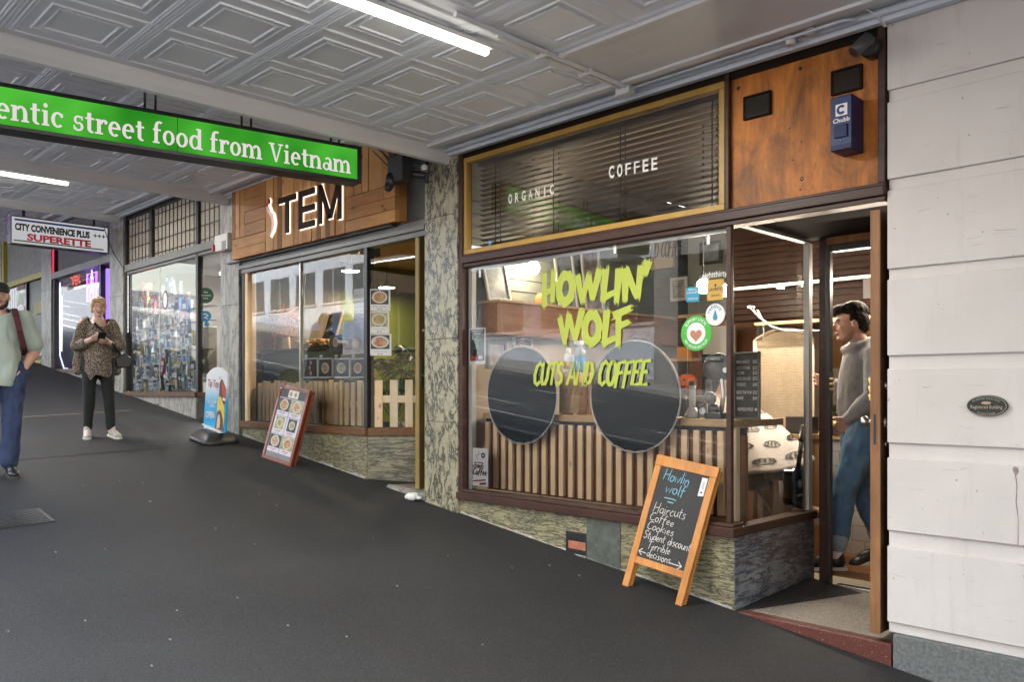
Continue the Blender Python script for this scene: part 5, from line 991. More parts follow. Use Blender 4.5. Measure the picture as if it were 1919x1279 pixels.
text(m, 'Chubb', F, .0625, .15, .024, WVIN, .092, .025, 0, 'CENTER', .003); m.build('lettering', t); m = MB(); m.box(xa+.025, xb-.022, yf-.012, yf-.001, za+.065, za+.135); m.build('cover', t, BLUEP, .004); m = MB(); m.ball(F(.06, .05, .002), .005, 8, 5); m.build('screw', t, STEEL)
t = thing('security_camera', 'black bullet camera at the top right of the plywood panel', 'camera', onY(1622, 88, 4.6)); m = MB(); c = onY(1630, 88, 4.55); m.lathe([(.055, .06), (.055, .0), (.045, -.02)], c, 18, 'y'); m.tube([c, c+Vector((-.02, -.09, .0))], .016, 8); m.build('mount', t, BLK)
m = MB(); p, q = onY(1630, 70, 4.42), onY(1600, 98, 4.36); d = (q-p).normalized(); m.tube([p, p+d*.001, q, q+d*.001], [.03, .036, .036, .032], 14); m.build('barrel', t, DKGREY); m = MB(); m.tube([q+d*.0015, q+d*.003], .026, 14); m.build('lens', t, BLK)
# window lettering on the transom
def glasstext(s, px0, py0, px1, py1, h, lab, mat=WVIN, spaced=True):
    a, b = onY(px0, py0, 4.606), onY(px1, py1, 4.606); d = (b-a); m = MB(); n = len(s); F = frame(a, d, (0, 0, 1)); cw = h*.62; st = (d.length-cw)/(n-1)
    for k, ch in enumerate(s): text(m, ch, F, cw/2+k*st, 0, h, mat, None if ch == 'I' else h*.56, .035 if ch in 'COG' else .02 if ch != 'F' else .005, 0, 'CENTER', .001)
    return solo(m, 'window_lettering', lab, 'lettering', tuple(a))
z_ = .075
glasstext('ORGANIC', 953, 382, 1039, 363, .075, 'white spaced word ORGANIC on the dark transom pane'); glasstext('COFFEE', 1141, 334, 1233, 317, .085, 'white spaced word COFFEE on the dark transom pane')
# HOWLIN' WOLF
t = thing('window_lettering', 'large jagged lime green shop name on the barber window', 'lettering', onY(1110, 640, 4.61)); FW = frame((0, 4.612, 0), (1, 0, 0), (0, 0, 1))
def wp(pts): return [(lambda q: (q.x, q.z))(onY(x, y, 4.612)) for x, y in pts]
K = .0058
def brush(m, pts, wpx, jag=.045): w = [x*K for x in wpx] if isinstance(wpx, list) else wpx*K; stroke(m, wp(pts), FW, w, LIME, .001, jag)
def obrush(m, cx, cy, rx, ry, w, tilt=0):
    w *= 1.2; rx += .8; ry += 1.5
    o_, i_ = [], []
    for k in range(27):
        a = 2*math.pi*k/26; j = 1+.05*math.sin(a*7)+.04*math.sin(a*11+1); o_.append((cx+rx*j*math.cos(a)+tilt*math.sin(a)*ry, cy-ry*j*math.sin(a))); i_.append((cx+(rx-w)*math.cos(a)*.92+tilt*math.sin(a)*(ry-w*1.5), cy-(ry-w*1.6)*math.sin(a)))
    o_, i_ = wp(o_), wp(i_); m.m(LIME)
    for k in range(26): m.poly([FW(*o_[k], .0028), FW(*o_[k+1], .0028), FW(*i_[k+1], .0028), FW(*i_[k], .0028)])
m = MB(); brush(m, [(1021, 514), (1021, 574)], [8, 9]); brush(m, [(1038, 510), (1036, 566)], [9, 8]); brush(m, [(1022, 550), (1038, 541)], 8, 0)
obrush(m, 1061, 541, 18, 33, 10, .06); brush(m, [(1083, 517), (1092, 566)], [10, 8]); brush(m, [(1092, 562), (1104, 517)], [8, 9]); brush(m, [(1104, 517), (1111, 561)], [9, 8], 0); brush(m, [(1111, 561), (1124, 507)], [8, 11])
brush(m, [(1136, 506), (1131, 562)], [11, 9]); brush(m, [(1130, 560), (1152, 548)], [9, 7]); brush(m, [(1161, 505), (1156, 566)], [12, 8]); brush(m, [(1173, 505), (1172, 564)], [13, 8]); brush(m, [(1174, 506), (1194, 556)], [11, 8], .02); brush(m, [(1202, 500), (1196, 558)], [10, 8]); brush(m, [(1215, 491), (1210, 514)], [13, 8])
m.build('upper_word', t)
m = MB(); brush(m, [(1050, 597), (1059, 644)], [9, 7]); brush(m, [(1059, 640), (1067, 590)], [7, 9]); brush(m, [(1067, 592), (1078, 637)], [9, 7], 0); brush(m, [(1078, 637), (1091, 583)], [8, 11]); obrush(m, 1110, 616, 19, 34, 10, .04)
brush(m, [(1138, 583), (1133, 646)], [11, 8]); brush(m, [(1132, 644), (1153, 634)], [9, 7]); brush(m, [(1160, 590), (1159, 646)], [9, 8]); brush(m, [(1151, 592), (1182, 578)], [10, 8]); brush(m, [(1160, 612), (1178, 604)], [9, 7]); m.build('lower_word', t)
a, b = onY(1000, 722, 4.612), onY(1222, 722, 4.612); h = .165
m = MB(); Fc = frame(a, b-a, (0, 0, 1)); hand(m, 'CUTS AND COFFEE', Fc, -.0, 0, h, .031, LIME, .22, .001, .012, .02, (b-a).length-.03); m.build('tagline', t)
# stickers on the barber glass
SGN = pm('sticker_lime_green', (.05, .42, .04), None, 4, .5); HRT = pm('heart_clay', (.45, .20, .12), None, 4, .6)
def heart(m, F):
    m.m(PAPER).poly([F(a, b, .0018) for a, b in ell_pts(0, 0, .07, .07, 0, 360, 28)[:-1]]); m.m(HRT); pts = []
    for k in range(24): q = 2*math.pi*k/24; pts.append(F(.0028*16*math.sin(q)**3, .0028*(13*math.cos(q)-5*math.cos(2*q)-2*math.cos(3*q)-math.cos(4*q))-.012, .0024))
    m.poly(pts); text(m, 'SUPPORT LOCAL', F, 0, 0, .02, PAPER, .165, .015, 0, 'CENTER', .0024, (.082, R(90), 1)); text(m, 'NEW AROUND ARO VALLEY', F, 0, 0, .019, PAPER, .22, .012, 0, 'CENTER', .0024, (.100, R(-90), -1))
disc('sticker', 'large round green ring sticker with a clay heart on the barber window', 'sticker', 1305, 625, .115, 4.613, SGN, None, PAPER, None, None, heart)
def drop(m, F): m.m(pm('drop_blue', (.03, .25, .42), None, 4, .5)).poly([F(*p, .0018) for p in [(0, .035)]+ell_pts(0, -.018, .017, .019, 30, -210, 10)]); text(m, 'refillnz', F, 0, 0, .024, pm('refill_teal', (.03, .24, .33), None, 4, .5), .10, .01, 0, 'CENTER', .0018, (.041, R(98), 1))
disc('sticker', 'round white sticker with a blue water drop above the green ring sticker', 'sticker', 1341, 590, .070, 4.610, PAPER, None, PAPER, None, None, drop)
def plate(name, lab, cat, px0, py0, px1, py1, mat, txt, Y=4.613):
    a, b = onY(px0, py1, Y), onY(px1, py0, Y); zt = onY((px0+px1)/2, py0, Y).z; zb = onY((px0+px1)/2, py1, Y).z; m = MB(); m.m(mat).box(a.x, b.x, Y-.001, Y+.0005, zb, zt); F = frame(((a.x+b.x)/2, Y-.001, zb), (1, 0, 0), (0, 0, 1)); Hh, W = zt-zb, b.x-a.x
    for s, v, h, w, mt in txt: text(m, s, F, 0, v*Hh, h*Hh, mt, w*W, .012, 0, 'CENTER', .0012)
    return solo(m, name, lab, cat, ((a.x+b.x)/2, Y, zb))
plate('sticker', 'blue square sticker with white writing on the barber window', 'sticker', 1287, 538, 1311, 566, pm('sticker_cyan', (.02, .26, .42), None, 4, .5), [("WE'RE ON", .76, .13, .7, PAPER), ('LOCALIST', .56, .14, .85, PAPER), ('Check out', .16, .14, .75, PAPER)])
plate('sticker', 'mustard square sticker under the small white word on the barber window', 'sticker', 1326, 524, 1357, 563, pm('sticker_mustard', (.52, .32, .05), None, 4, .5), [('\u2666', .66, .12, .14, BLK), ('LAYRITE', .46, .15, .8, BLK), ('DELUXE POMADE', .2, .07, .5, BLK)])
a = onY(1317, 522, 4.613); m = MB(); text(m, 'eightthirty', frame(a, (1, 0, 0), (0, 0, 1)), 0, 0, .04, WVIN, .18, .005, 0, 'LEFT', .001); solo(m, 'window_lettering', 'small white word eightthirty above the mustard sticker', 'lettering', tuple(a))
for px, py, lab in ((900, 512, 'small white arrow mark at the left top of the barber window'), (1153, 466, 'small white arrow mark at the middle top of the barber window'), (1328, 448, 'small white arrow mark at the right top of the barber window')):
    c = onY(px, py, 4.613); F = frame(c, (1, 0, 0), (0, 0, 1)); m = MB(); m.m(WVIN).poly([F(-.012, -.035, .001), F(.012, -.035, .001), F(.012, .005, .001), F(.018, .005, .001), F(0, .035, .001), F(-.018, .005, .001), F(-.012, .005, .001)]); solo(m, 'sticker', lab, 'sticker', tuple(c))
t = thing('poster', 'black event poster with white border and green lines at the left of the barber window', 'poster', onY(894, 685, 4.63)); a, b = onY(880, 684, 4.628), onY(910, 614, 4.628); m = MB(); m.m(PAPER).box(a.x, b.x, 4.628, 4.631, a.z, b.z); m.build('sheet', t)
W, Hh = b.x-a.x, b.z-a.z; F = frame((a.x, 4.6275, a.z), (1, 0, 0), (0, 0, 1)); m = MB(); m.m(BLK).poly([F(.012, .03), F(W-.012, .03), F(W-.012, Hh-.012), F(.012, Hh-.012)]); GP = pm('poster_green', (.10, .36, .14), None, 4, .6)
text(m, 'HOWLIN WITCHES', F, W/2, Hh*.89, Hh*.05, PAPER, W*.75, .01, 0, 'CENTER', .001); text(m, 'FESTIVAL', F, W/2, Hh*.82, Hh*.045, PAPER, W*.45, .01, 0, 'CENTER', .001)
for k in range(9): w_ = W*(.3+.12*((k*5) % 3)); m.m(GP).poly([F(W/2-w_/2, Hh*(.74-k*.04), .001), F(W/2+w_/2, Hh*(.74-k*.04), .001), F(W/2+w_/2, Hh*(.755-k*.04), .001), F(W/2-w_/2, Hh*(.755-k*.04), .001)])
m.m(REDT).poly([F(W*.12, Hh*.12, .001), F(W*.45, Hh*.12, .001), F(W*.45, Hh*.24, .001), F(W*.12, Hh*.24, .001)]); m.m(PAPER).poly([F(W*.58, Hh*.14, .001), F(W*.85, Hh*.14, .001), F(W*.85, Hh*.24, .001), F(W*.58, Hh*.24, .001)]); m.build('print', t)
a, b = onY(884, 910, 4.64), onY(915, 842, 4.64); t = thing('tin_coffee_sign', 'small white tin coffee sign in the low corner of the barber window', 'sign', ((a.x+b.x)/2, 4.645, a.z)); m = MB(); m.box(a.x, b.x, 4.64, 4.645, a.z, b.z); m.build('plate', t, PAPER, .004); W, Hh = b.x-a.x, b.z-a.z; F = frame((a.x, 4.6395, a.z), (1, 0, 0), (0, 0, 1)); m = MB(); DR = pm('dark_red_ink', (.20, .02, .02), None, 4, .6)
hand(m, 'Coffee', F, W*.08, Hh*.3, Hh*.17, .012, BLK, .2, .001, 0, .02, W*.85); stroke(m, ell_pts(W*.45, Hh*.62, W*.24, Hh*.10, 180, 360, 10), F, .010, BLK, .001); stroke(m, [(W*.2, Hh*.62), (W*.7, Hh*.62)], F, .007, BLK, .001); stroke(m, ell_pts(W*.42, Hh*.52, W*.32, Hh*.03, 0, 360, 14), F, .008, DR, .001); stroke(m, [(W*.4, Hh*.7), (W*.3, Hh*.8), (W*.5, Hh*.86), (W*.42, Hh*.93)], F, .006, BLK, .001); stroke(m, ell_pts(W*.72, Hh*.82, W*.1, Hh*.05, 0, 360, 8), F, .014, BLK, .001)
m.m(DR).poly([F(W*.12, Hh*.1, .001), F(W*.88, Hh*.16, .001), F(W*.88, Hh*.2, .001), F(W*.12, Hh*.14, .001)]); m.poly([F(W*.5, Hh*.03, .001), F(W*.9, Hh*.06, .001), F(W*.9, Hh*.12, .001), F(W*.5, Hh*.09, .001)]); m.build('print', t)
# ================================================================ BARBER INTERIOR
# blinds behind the transom
t = thing('venetian_blind', 'brown wooden venetian blind behind the dark transom pane', 'blind', (-4, 4.75, 3.05)); m = MB(); n = 17
for k in range(n): z = 3.07+k*.042; M = Matrix.Rotation(R(-14), 3, 'X'); P = [M @ Vector(p) for p in ((-1.20, -.024, -.0014), (1.20, -.021, -.0014), (1.20, .021, -.0014), (-1.20, .021, -.0014), (-1.20, -.021, .0014), (1.20, -.021, .0014), (1.20, .021, .0014), (-1.20, .021, .0014))]; m.hexa([p+Vector((-4.0, 4.75, z)) for p in P])
m.build('slats', t, BLINDW); m = MB()
for x in (-5.0, -4.35, -3.7, -2.95): m.box(x-.004, x+.004, 4.720, 4.723, 3.03, 3.80); m.box(x-.004, x+.004, 4.778, 4.781, 3.03, 3.80)
m.build('ladder_cord', t, DARKW); m = MB(); m.box(-5.2, -2.8, 4.71, 4.79, 3.775, 3.81); m.build('head_rail', t, BLINDW)
# window counter with slats
t = thing('window_counter', 'pine slatted counter inside the barber window', 'counter', (-4, 4.8, 1.07)); m = MB(); m.box(-5.22, -2.77, 4.80, 5.15, 1.655, 1.70); m.box(-5.215, -2.775, 4.775, 4.80, 1.652, 1.703); top_ = m.build('top', t, PINE2, .004)
m = MB(); n = 26; x = -5.20
for k in range(n): x = -5.20+k*.0935; m.box(x, x+.047, 4.79+.004*((k*7) % 3), 4.82, 1.07, 1.625)
m.build('slats', t, PINE, .003); m = MB(); m.box(-5.22, -2.77, 4.835, 4.86, 1.05, 1.60); m.build('backing', t, BROWNB); m = MB(); m.box(-5.22, -2.77, 4.825, 4.85, 1.60, 1.652); m.build('rail', t, BLK)  # black strip paints the shade in the gap under the counter top
m = MB(); m.box(-2.865, -2.78, 4.70, 5.35, 1.655, 1.70); m.build('return_top', t, PINE2, .004); m = MB(); m.box(-2.80, -2.762, 4.70, 4.745, 1.06, 1.655); m.build('post', t, PINE)
for i, (pc, pw, py0, py1, lab) in enumerate(((979, 65.5, 643, 838, 'left round black board hung inside the barber window'), (1191.5, 84.5, 630, 857, 'right round black board hung inside the barber window'))):
    a, b = onY(pc-pw, 740, 4.70), onY(pc+pw, 740, 4.70); c = (a+b)/2; rx = (b.x-a.x)/2; zc = onY(pc, (py0+py1)/2, 4.70).z; t = thing('round_board', lab, 'board', (c.x, 4.7, zc-rx), 'round boards in the barber window')
    m = MB(); m.lathe([(rx-.012, -.004), (rx-.012, .004)], (c.x, 4.70, zc), 56, 'y'); m.build('face', t, DISCB); m = MB(); m.tube([(c.x+rx*math.cos(q*math.pi/28), 4.70, zc+rx*math.sin(q*math.pi/28)) for q in range(57)], .0055, 8, False); m.build('rim', t, OFFW)
    m = MB(); m.wire([(c.x-.1, 4.705, zc+rx), (c.x, 4.70, zc+rx+.04), (c.x+.1, 4.705, zc+rx)], .003, 5); m.build('hanging_wire', t, BLK)
# things on the counter
def on_counter(px, Y): return fx(px, Y)
x = on_counter(1077, 4.95); t = thing('timber_box', 'upright pale timber box between the two round boards', 'box', (x, 4.95, 1.70)); m = MB(); m.box(x-.10, x+.10, 4.88, 5.05, 1.71, 2.03); m.build('panel', t, PINE2, .006); m = MB()
for dx in (-.085, .06): m.box(x+dx, x+dx+.025, 4.87, 5.05, 1.70, 1.715)
m.build('foot', t, PINE); zb3 = 2.03
x = on_counter(1066, 4.95); t = thing('squeeze_bottle', 'white bottle with an amber label on the timber box', 'bottle', (x, 4.95, zb3)); m = MB(); m.lathe([(.04, 0), (.043, .01), (.043, .12), (.035, .145), (.018, .155)], (x, 4.95, zb3), 18); m.build('body', t, WHITE); m = MB(); m.lathe([(.018, .155), (.02, .16), (.018, .19), (.01, .2)], (x, 4.95, zb3), 14); m.build('cap', t, WHITE); m = MB(); m.lathe([(.0436, .03), (.0436, .09)], (x, 4.95, zb3), 18); m.build('label', t, pm('amber_label', (.55, .30, .03), None, 5, .5))
x = on_counter(1088, 4.97); t = thing('spray_bottle', 'clear spray bottle of blue liquid on the timber box', 'bottle', (x, 4.97, zb3)); m = MB(); m.lathe([(.045, 0), (.047, .01), (.047, .13)], (x, 4.97, zb3), 18); m.build('liquid', t, pm('blue_liquid', (.04, .26, .48), None, 4, .2)); m = MB(); m.lathe([(.047, .13), (.042, .17), (.018, .2), (.016, .22)], (x, 4.97, zb3), 18); m.build('bottle', t, pm('cloudy_plastic', (.42, .48, .52), None, 4, .25)); m = MB(); m.box(x-.05, x+.02, 4.955, 4.985, zb3+.22, zb3+.25); m.cap((x-.03, 4.97, zb3+.22), (x-.04, 4.97, zb3+.18), .008, .006); m.build('trigger', t, WHITE)
x = on_counter(1112, 5.0); m = MB(); 
for k in range(5): m.box(x-.05+k*.035, x-.03+k*.035, 4.98, 5.0, 1.70, 2.0)
solo(m, 'slatted_rack', 'narrow brown slatted rack right of the timber box', 'rack', (x, 5, 1.7), None, .002, BROWNB)
x = on_counter(1298, 4.93); t = thing('clipper_stand', 'white hair clipper on its charging stand near the right end of the counter', 'clipper', (x, 4.93, 1.70)); m = MB(); m.lathe([(.052, 0), (.055, .02), (.04, .05), (.026, .075)], (x, 4.93, 1.70), 20); m.build('stand', t, WHITE); m = MB(); m.lathe([(.024, .07), (.022, .1), (.022, .2), (.026, .225)], (x, 4.93, 1.70), 18); m.build('handle', t, WHITE); m = MB(); m.box(x-.022, x+.022, 4.92, 4.94, 1.925, 1.955); m.build('blade', t, STEEL); m = MB(); m.wire([(x, 4.885, 1.72), (x+.005, 4.775, 1.70), (x+.005, 4.77, 1.62)], .004, 5); m.build('cord', t, BLK)
x = on_counter(1320, 4.93); t = thing('desk_clock', 'small square chrome clock between the clipper and the shaving mirror', 'clock', (x, 4.93, 1.70)); m = MB(); m.box(x-.04, x+.04, 4.91, 4.96, 1.705, 1.80); m.build('case', t, STEEL, .004); m = MB(); m.lathe([(.026, 0), (.026, .002)], (x, 4.906, 1.75), 18, 'y'); m.build('dial', t, PAPER)
x = on_counter(1345, 4.92); t = thing('shaving_mirror', 'black round shaving mirror on a curved chrome stand at the counter corner', 'mirror', (x, 4.92, 1.70)); m = MB(); m.box(x-.07, x+.06, 4.86, 5.0, 1.70, 1.745); m.build('base', t, BLK, .01); m = MB(); m.tube([(x+.03, 4.92, 1.74), (x+.045, 4.92, 1.86), (x+.03, 4.92, 1.98), (x+.035, 4.92, 2.03)], .016, 10); m.build('stand', t, STEEL); m = MB(); c = onY(1345, 689, 4.92); M = Matrix.Rotation(R(20), 3, 'Z'); m.lathe([(.02, -.05), (.07, -.04), (.098, -.01), (.1, .01), (.085, .015)], c, 28, 'y', M); m.build('mirror_head', t, BLK); m = MB(); m.lathe([(.018, 0), (.018, .03), (.01, .035)], c+Vector((.075, -.03, -.02)), 12, 'y'); m.build('pivot', t, STEEL)
m = MB(); x = on_counter(1331, 4.98); m.ball((x, 4.98, 1.84), (.05, .04, .045), 10, 7); m.ball((x+.02, 4.98, 1.76), (.06, .05, .05), 10, 7); solo(m, 'dark_ornament', 'dark glossy ornament behind the small clock', 'ornament', (x, 4.98, 1.7), None, 0, DKGREY)
# left wall pictures
def picture(lab, Y0, Y1, z0, z1, X=-5.312, fm=BLK, img=None, lean=0, seed=0):
    t = thing('picture_frame', lab, 'picture', (X, (Y0+Y1)/2, z0)); w = .025; q = Vector((lean, 0, 0)); m = MB(); Fp = frame((X+.002+lean, Y1, z0), (0, -1, 0), (-lean, 0, z1-z0)) if False else None
    def P(y, z, out): s = (z-z0)/(z1-z0); return Vector((X+out+lean*(1-s), y, z))
    for (a, b, c, d) in ((Y0, Y1, z0, z0+w), (Y0, Y1, z1-w, z1), (Y0, Y0+w, z0+w, z1-w), (Y1-w, Y1, z0+w, z1-w)): m.hexa([P(a, c, 0), P(b, c, 0), P(b, c, .022), P(a, c, .022), P(a, d, 0), P(b, d, 0), P(b, d, .022), P(a, d, .022)])
    m.build('frame', t, fm, .002); m = MB(); m.poly([P(Y0+w, z0+w, .008), P(Y1-w, z0+w, .008), P(Y1-w, z1-w, .008), P(Y0+w, z1-w, .008)]); m.build('image', t, img or IMG[seed % 3]); return t
IMG = [pm('photo_print_a', (.10, .09, .08), (.36, .30, .25), 9, .5), pm('photo_print_b', (.06, .08, .09), (.30, .34, .36), 8, .5), pm('photo_print_c', (.20, .12, .07), (.08, .07, .06), 10, .5)]
def wy(px, X=-5.31): return onX(px, 700, X).y
def wz(px, py, X=-5.31): return onX(px, py, X).z
picture('dark framed photo low on the left wall beside the black poster', wy(912), wy(948), wz(930, 690), wz(930, 640), fm=BLK, seed=0)
picture('white framed group photo on the left wall above the left round board', wy(960), wy(997), wz(978, 655), wz(978, 612), fm=WHITE, seed=2)
picture('pale framed picture leaning on the ledge nearest the window', wy(914, -5.2), wy(958, -5.2), 2.657, wz(935, 480, -5.25), -5.30, OFFW, IMG[1], .1)
picture('pale framed picture leaning on the ledge behind the lit bulb', wy(1050, -5.2), wy(1086, -5.2), 2.657, wz(1060, 470, -5.25), -5.30, OFFW, IMG[1], .08)
picture('pale framed picture leaning far along the ledge', wy(1100, -5.2), wy(1135, -5.2), 2.657, wz(1115, 462, -5.25), -5.30, OFFW, IMG[0], .08)
def lightbulb(px, py, Y, r, lab, watts, drop=.5):
    c = onY(px, py, Y); t = thing('light_bulb', lab, 'light bulb', c, 'bare bulbs in the barber shop'); m = MB(); m.ball(c, (r, r, r*1.15), 14, 10); m.build('bulb', t, BULB); m = MB(); m.lathe([(r*.45, 0), (r*.5, r*.8), (r*.3, r*1.0)], c+Vector((0, 0, r*1.0)), 12); m.build('socket', t, BLK); m = MB(); m.tube([c+Vector((0, 0, r*1.9)), Vector((c.x, c.y, 3.95))], .005, 6); m.build('cord', t, BLK); lamp('bulb_glow', c+Vector((.0, -r*1.6, -r)), (1, .82, .60), watts, .05)
lightbulb(1000, 502, 5.3, .055, 'brightest bare bulb, left of the lime letters', 7)
lightbulb(1191, 505, 7.4, .05, 'small bare bulb behind the apostrophe of the lime letters', 40)
lightbulb(1318, 537, 5.5, .05, 'glowing bulb between the blue and mustard stickers', 30)
lightbulb(1361, 545, 6.0, .045, 'bulb half hidden by the corner post of the barber window', 20)
m = MB(); p, q = onX(1006, 592, -5.2), onX(976, 640, -5.2); m.cap(p, q, .014, .012, 8); m.cap(p+Vector((0, .0, .0)), p+Vector((0, .05, .16)), .045, .05, 10); solo(m, 'paddle_reflection', 'paddle shape standing in for a reflection above the left round board', 'paddle', tuple(q), None, 0, ORW)  # solid shape added in place of a reflection in the window
m = MB(); c = onX(896, 770, -5.25); m.box(c.x-.02, c.x+.06, c.y-.05, c.y+.05, 1.70, 1.73); 
# back of the shop
m = MB(); m.m(SLATB); bz = 2.50
m.box(-3.98, -1.25, 6.66, 6.72, bz, 3.6)
for k in range(14): m.box(-3.98, -1.25, 6.635, 6.66, bz+.01+k*.052, bz+.045+k*.052)
m.build('slatted_bulkhead', bs, None, .002)
t = thing('led_light_bar', 'thin warm light bar across the slatted bulkhead behind the door', 'light bar', (-3, 6.3, 2.75)); m = MB(); z_ = onY(1500, 530, 6.35).z; m.box(fx(1376, 6.35), -2.2, 6.34, 6.36, z_-.008, z_+.008); m.build('tube', t, LEDW); m = MB(); m.box(fx(1376, 6.35)-.01, -2.19, 6.362, 6.385, z_-.014, z_+.014); m.build('channel', t, STEEL); arealamp('bar_glow', (-3.0, 6.3, z_-.03), (R(-35), 0, 0), 1.7, .03, (1, .84, .66), 30)
m = MB(); m.box(-3.6, -1.3, 6.42, 6.66, 2.44, 2.465); m.build('plywood_shelf', bs, PINE2)
PLYC = wood('plain_plywood', (.46, .27, .115), (.36, .2, .08), 2, 2, .5, knots=False); m = MB(); m.box(-3.3, -1.25, 7.0, 7.06, 2.08, 2.9); m.build('plywood_wall', bs, PLYC)
def tiles():
    mt, nt, b, o = newmat('white_wall_tile'); br = nt.nodes.new('ShaderNodeTexBrick'); v = coords(nt, (1, 1, 1), (R(90), 0, 0)); nt.links.new(v, br.inputs['Vector']); br.inputs['Color1'].default_value = (.62, .60, .55, 1); br.inputs['Color2'].default_value = (.54, .52, .48, 1); br.inputs['Mortar'].default_value = (.36, .34, .30, 1); br.inputs['Scale'].default_value = 1; br.inputs['Brick Width'].default_value = .20; br.inputs['Row Height'].default_value = .115; br.inputs['Mortar Size'].default_value = .004; nt.links.new(br.outputs['Color'], b.inputs['Base Color']); b.inputs['Roughness'].default_value = .25; return mt
TILE = tiles(); m = MB(); m.box(-3.3, -1.25, 6.98, 7.06, .70, 2.08); m.build('tiled_wall', bs, TILE); m = MB(); m.box(-3.3, -1.25, 6.955, 6.98, .60, .72); m.build('skirting', bs, PLYC)
m = MB(); m.m(PLYC).box(-3.2, -2.35, 6.45, 6.95, 1.50, 1.545); m.m(TILE).box(-3.2, -2.4, 6.5, 6.9, .6, 1.5); m.build('service_bench', bs, None, .003)
t = thing('coffee_machine', 'dark chrome coffee machine behind the man in the doorway', 'coffee machine', (-2.75, 6.7, 1.55)); m = MB(); m.box(-2.95, -2.45, 6.55, 6.9, 1.60, 1.85); m.build('body', t, DKGREY, .01); m = MB(); m.box(-2.97, -2.43, 6.52, 6.92, 1.85, 1.875); m.build('top_tray', t, STEEL, .004); m = MB()
for dx in (-2.85, -2.6): m.lathe([(.03, 0), (.03, -.05)], (dx, 6.55, 1.72), 12)
m.build('group_head', t, STEEL)
c = onY(1569, 800, 6.3); t = thing('potted_succulent', 'little green plant in a gold pot seen through the doorway', 'plant', (c.x, 6.3, 1.545)); m = MB(); m.lathe([(.045, 0), (.055, .14), (.05, .14), (.045, .13)], (c.x, 6.3, 1.545), 18); m.build('pot', t, BRASS); m = MB(); rl = random.Random(6)
for k in range(60): a = rl.uniform(0, 6.28); r_ = rl.uniform(0, .06); p = Vector((c.x+r_*math.cos(a), 6.3+r_*math.sin(a), 1.69+rl.uniform(0, .08))); d = Vector((math.cos(a), math.sin(a), .8))*.03; s = Vector((-math.sin(a), math.cos(a), 0))*.012; m.m(rl.choice(LEAF)).poly([p-s, p+s, p+d])
m.build('leaves', t)
t = thing('folding_screen', 'cream woven folding screen with an arched top behind the barber chair', 'screen', (-3.6, 6.55, .6))
def weave():
    mt, nt, b, o = newmat('cream_weave'); br = nt.nodes.new('ShaderNodeTexBrick'); nt.links.new(coords(nt, (1, 1, 1), (R(90), 0, 0)), br.inputs['Vector']); br.inputs['Color1'].default_value = (.54, .45, .33, 1); br.inputs['Color2'].default_value = (.47, .385, .27, 1); br.inputs['Mortar'].default_value = (.33, .26, .18, 1); br.inputs['Scale'].default_value = 1; br.inputs['Brick Width'].default_value = .045; br.inputs['Row Height'].default_value = .013; br.inputs['Mortar Size'].default_value = .0016; nt.links.new(br.outputs['Color'], b.inputs['Base Color']); b.inputs['Roughness'].default_value = .7; bp = nt.nodes.new('ShaderNodeBump'); bp.inputs['Distance'].default_value = .01; nt.links.new(br.outputs['Fac'], bp.inputs['Height']); bp.invert = True; nt.links.new(bp.outputs[0], b.inputs['Normal']); return mt
WEAVE = weave(); xa, xb = fx(1416, 6.5), fx(1522, 6.5); za = onY(1470, 640, 6.5).z; m = MB(); n = 14; m.prism([Vector((xa, 6.5, .62)), Vector((xb, 6.5, .62))]+[Vector((xb+(xa-xb)*k/n, 6.5, za+.085*math.sin(math.pi*k/n))) for k in range(n+1)], (0, .02, 0)); m.build('woven_panel', t, WEAVE)
m = MB(); m.tube([(xa, 6.5, .6), (xa, 6.5, za+.02)], .02, 8); m.tube([(xb, 6.5, .6), (xb, 6.5, za+.02)], .02, 8); m.tube([(xb+(xa-xb)*k/n, 6.5, za+.02+.085*math.sin(math.pi*k/n)) for k in range(n+1)], .014, 8); m.build('frame', t, CREAM); m = MB(); m.box(xa-.34, xa-.03, 6.5, 6.52, .62, za-.0); 
# price letter board
xa, xb, YL = -2.965, -2.775, 5.02; za, zb4 = onY(1400, 786, YL).z, onY(1402, 660, YL).z
t = thing('letter_board', 'black felt price board with white letters standing at the side window', 'price board', ((xa+xb)/2, YL, za)); m = MB(); w = .012
for a, b, c, d in ((xa, xb, za, za+w), (xa, xb, zb4-w, zb4), (xa, xa+w, za+w, zb4-w), (xb-w, xb, za+w, zb4-w)): m.box(a, b, YL-.012, YL+.015, c, d)
m.build('frame', t, GREYF, .002); m = MB(); m.box(xa+w, xb-w, YL, YL+.01, za+w, zb4-w); m.build('felt', t, BLK); F = frame((xa, YL-.001, za), (1, 0, 0), (0, 0, 1)); W, Hh = xb-xa, zb4-za; m = MB()
for s, pr, v in (("MEN'S HAIRCUT", '$52', .83), ('BUZZ CUT/COMB', '$32', .74), ('2 COMB', '$35', .665), ('FADE/LONG HAIR', '$55', .58), ('STUDENTS', '$45', .49), ('BEARD TRIM FROM', '$25', .375), ('SHAVE', '$60', .29)): text(m, s, F, W*.1, Hh*v, Hh*.05, WVIN, W*.52*(len(s)/13)**.7, .01, 0, 'LEFT', .001); text(m, pr, F, W*.9, Hh*v, Hh*.05, WVIN, W*.17, .01, 0, 'RIGHT', .001)
text(m, 'HOWLIN WOLF', F, W*.15, Hh*.12, Hh*.055, WVIN, W*.6, .01, 0, 'LEFT', .001); m.m(WVIN).poly([F(a, b, .001) for a, b in ell_pts(W*.85, Hh*.145, .009, .009, 0, 360, 10)[:-1]]); m.build('letters', t)
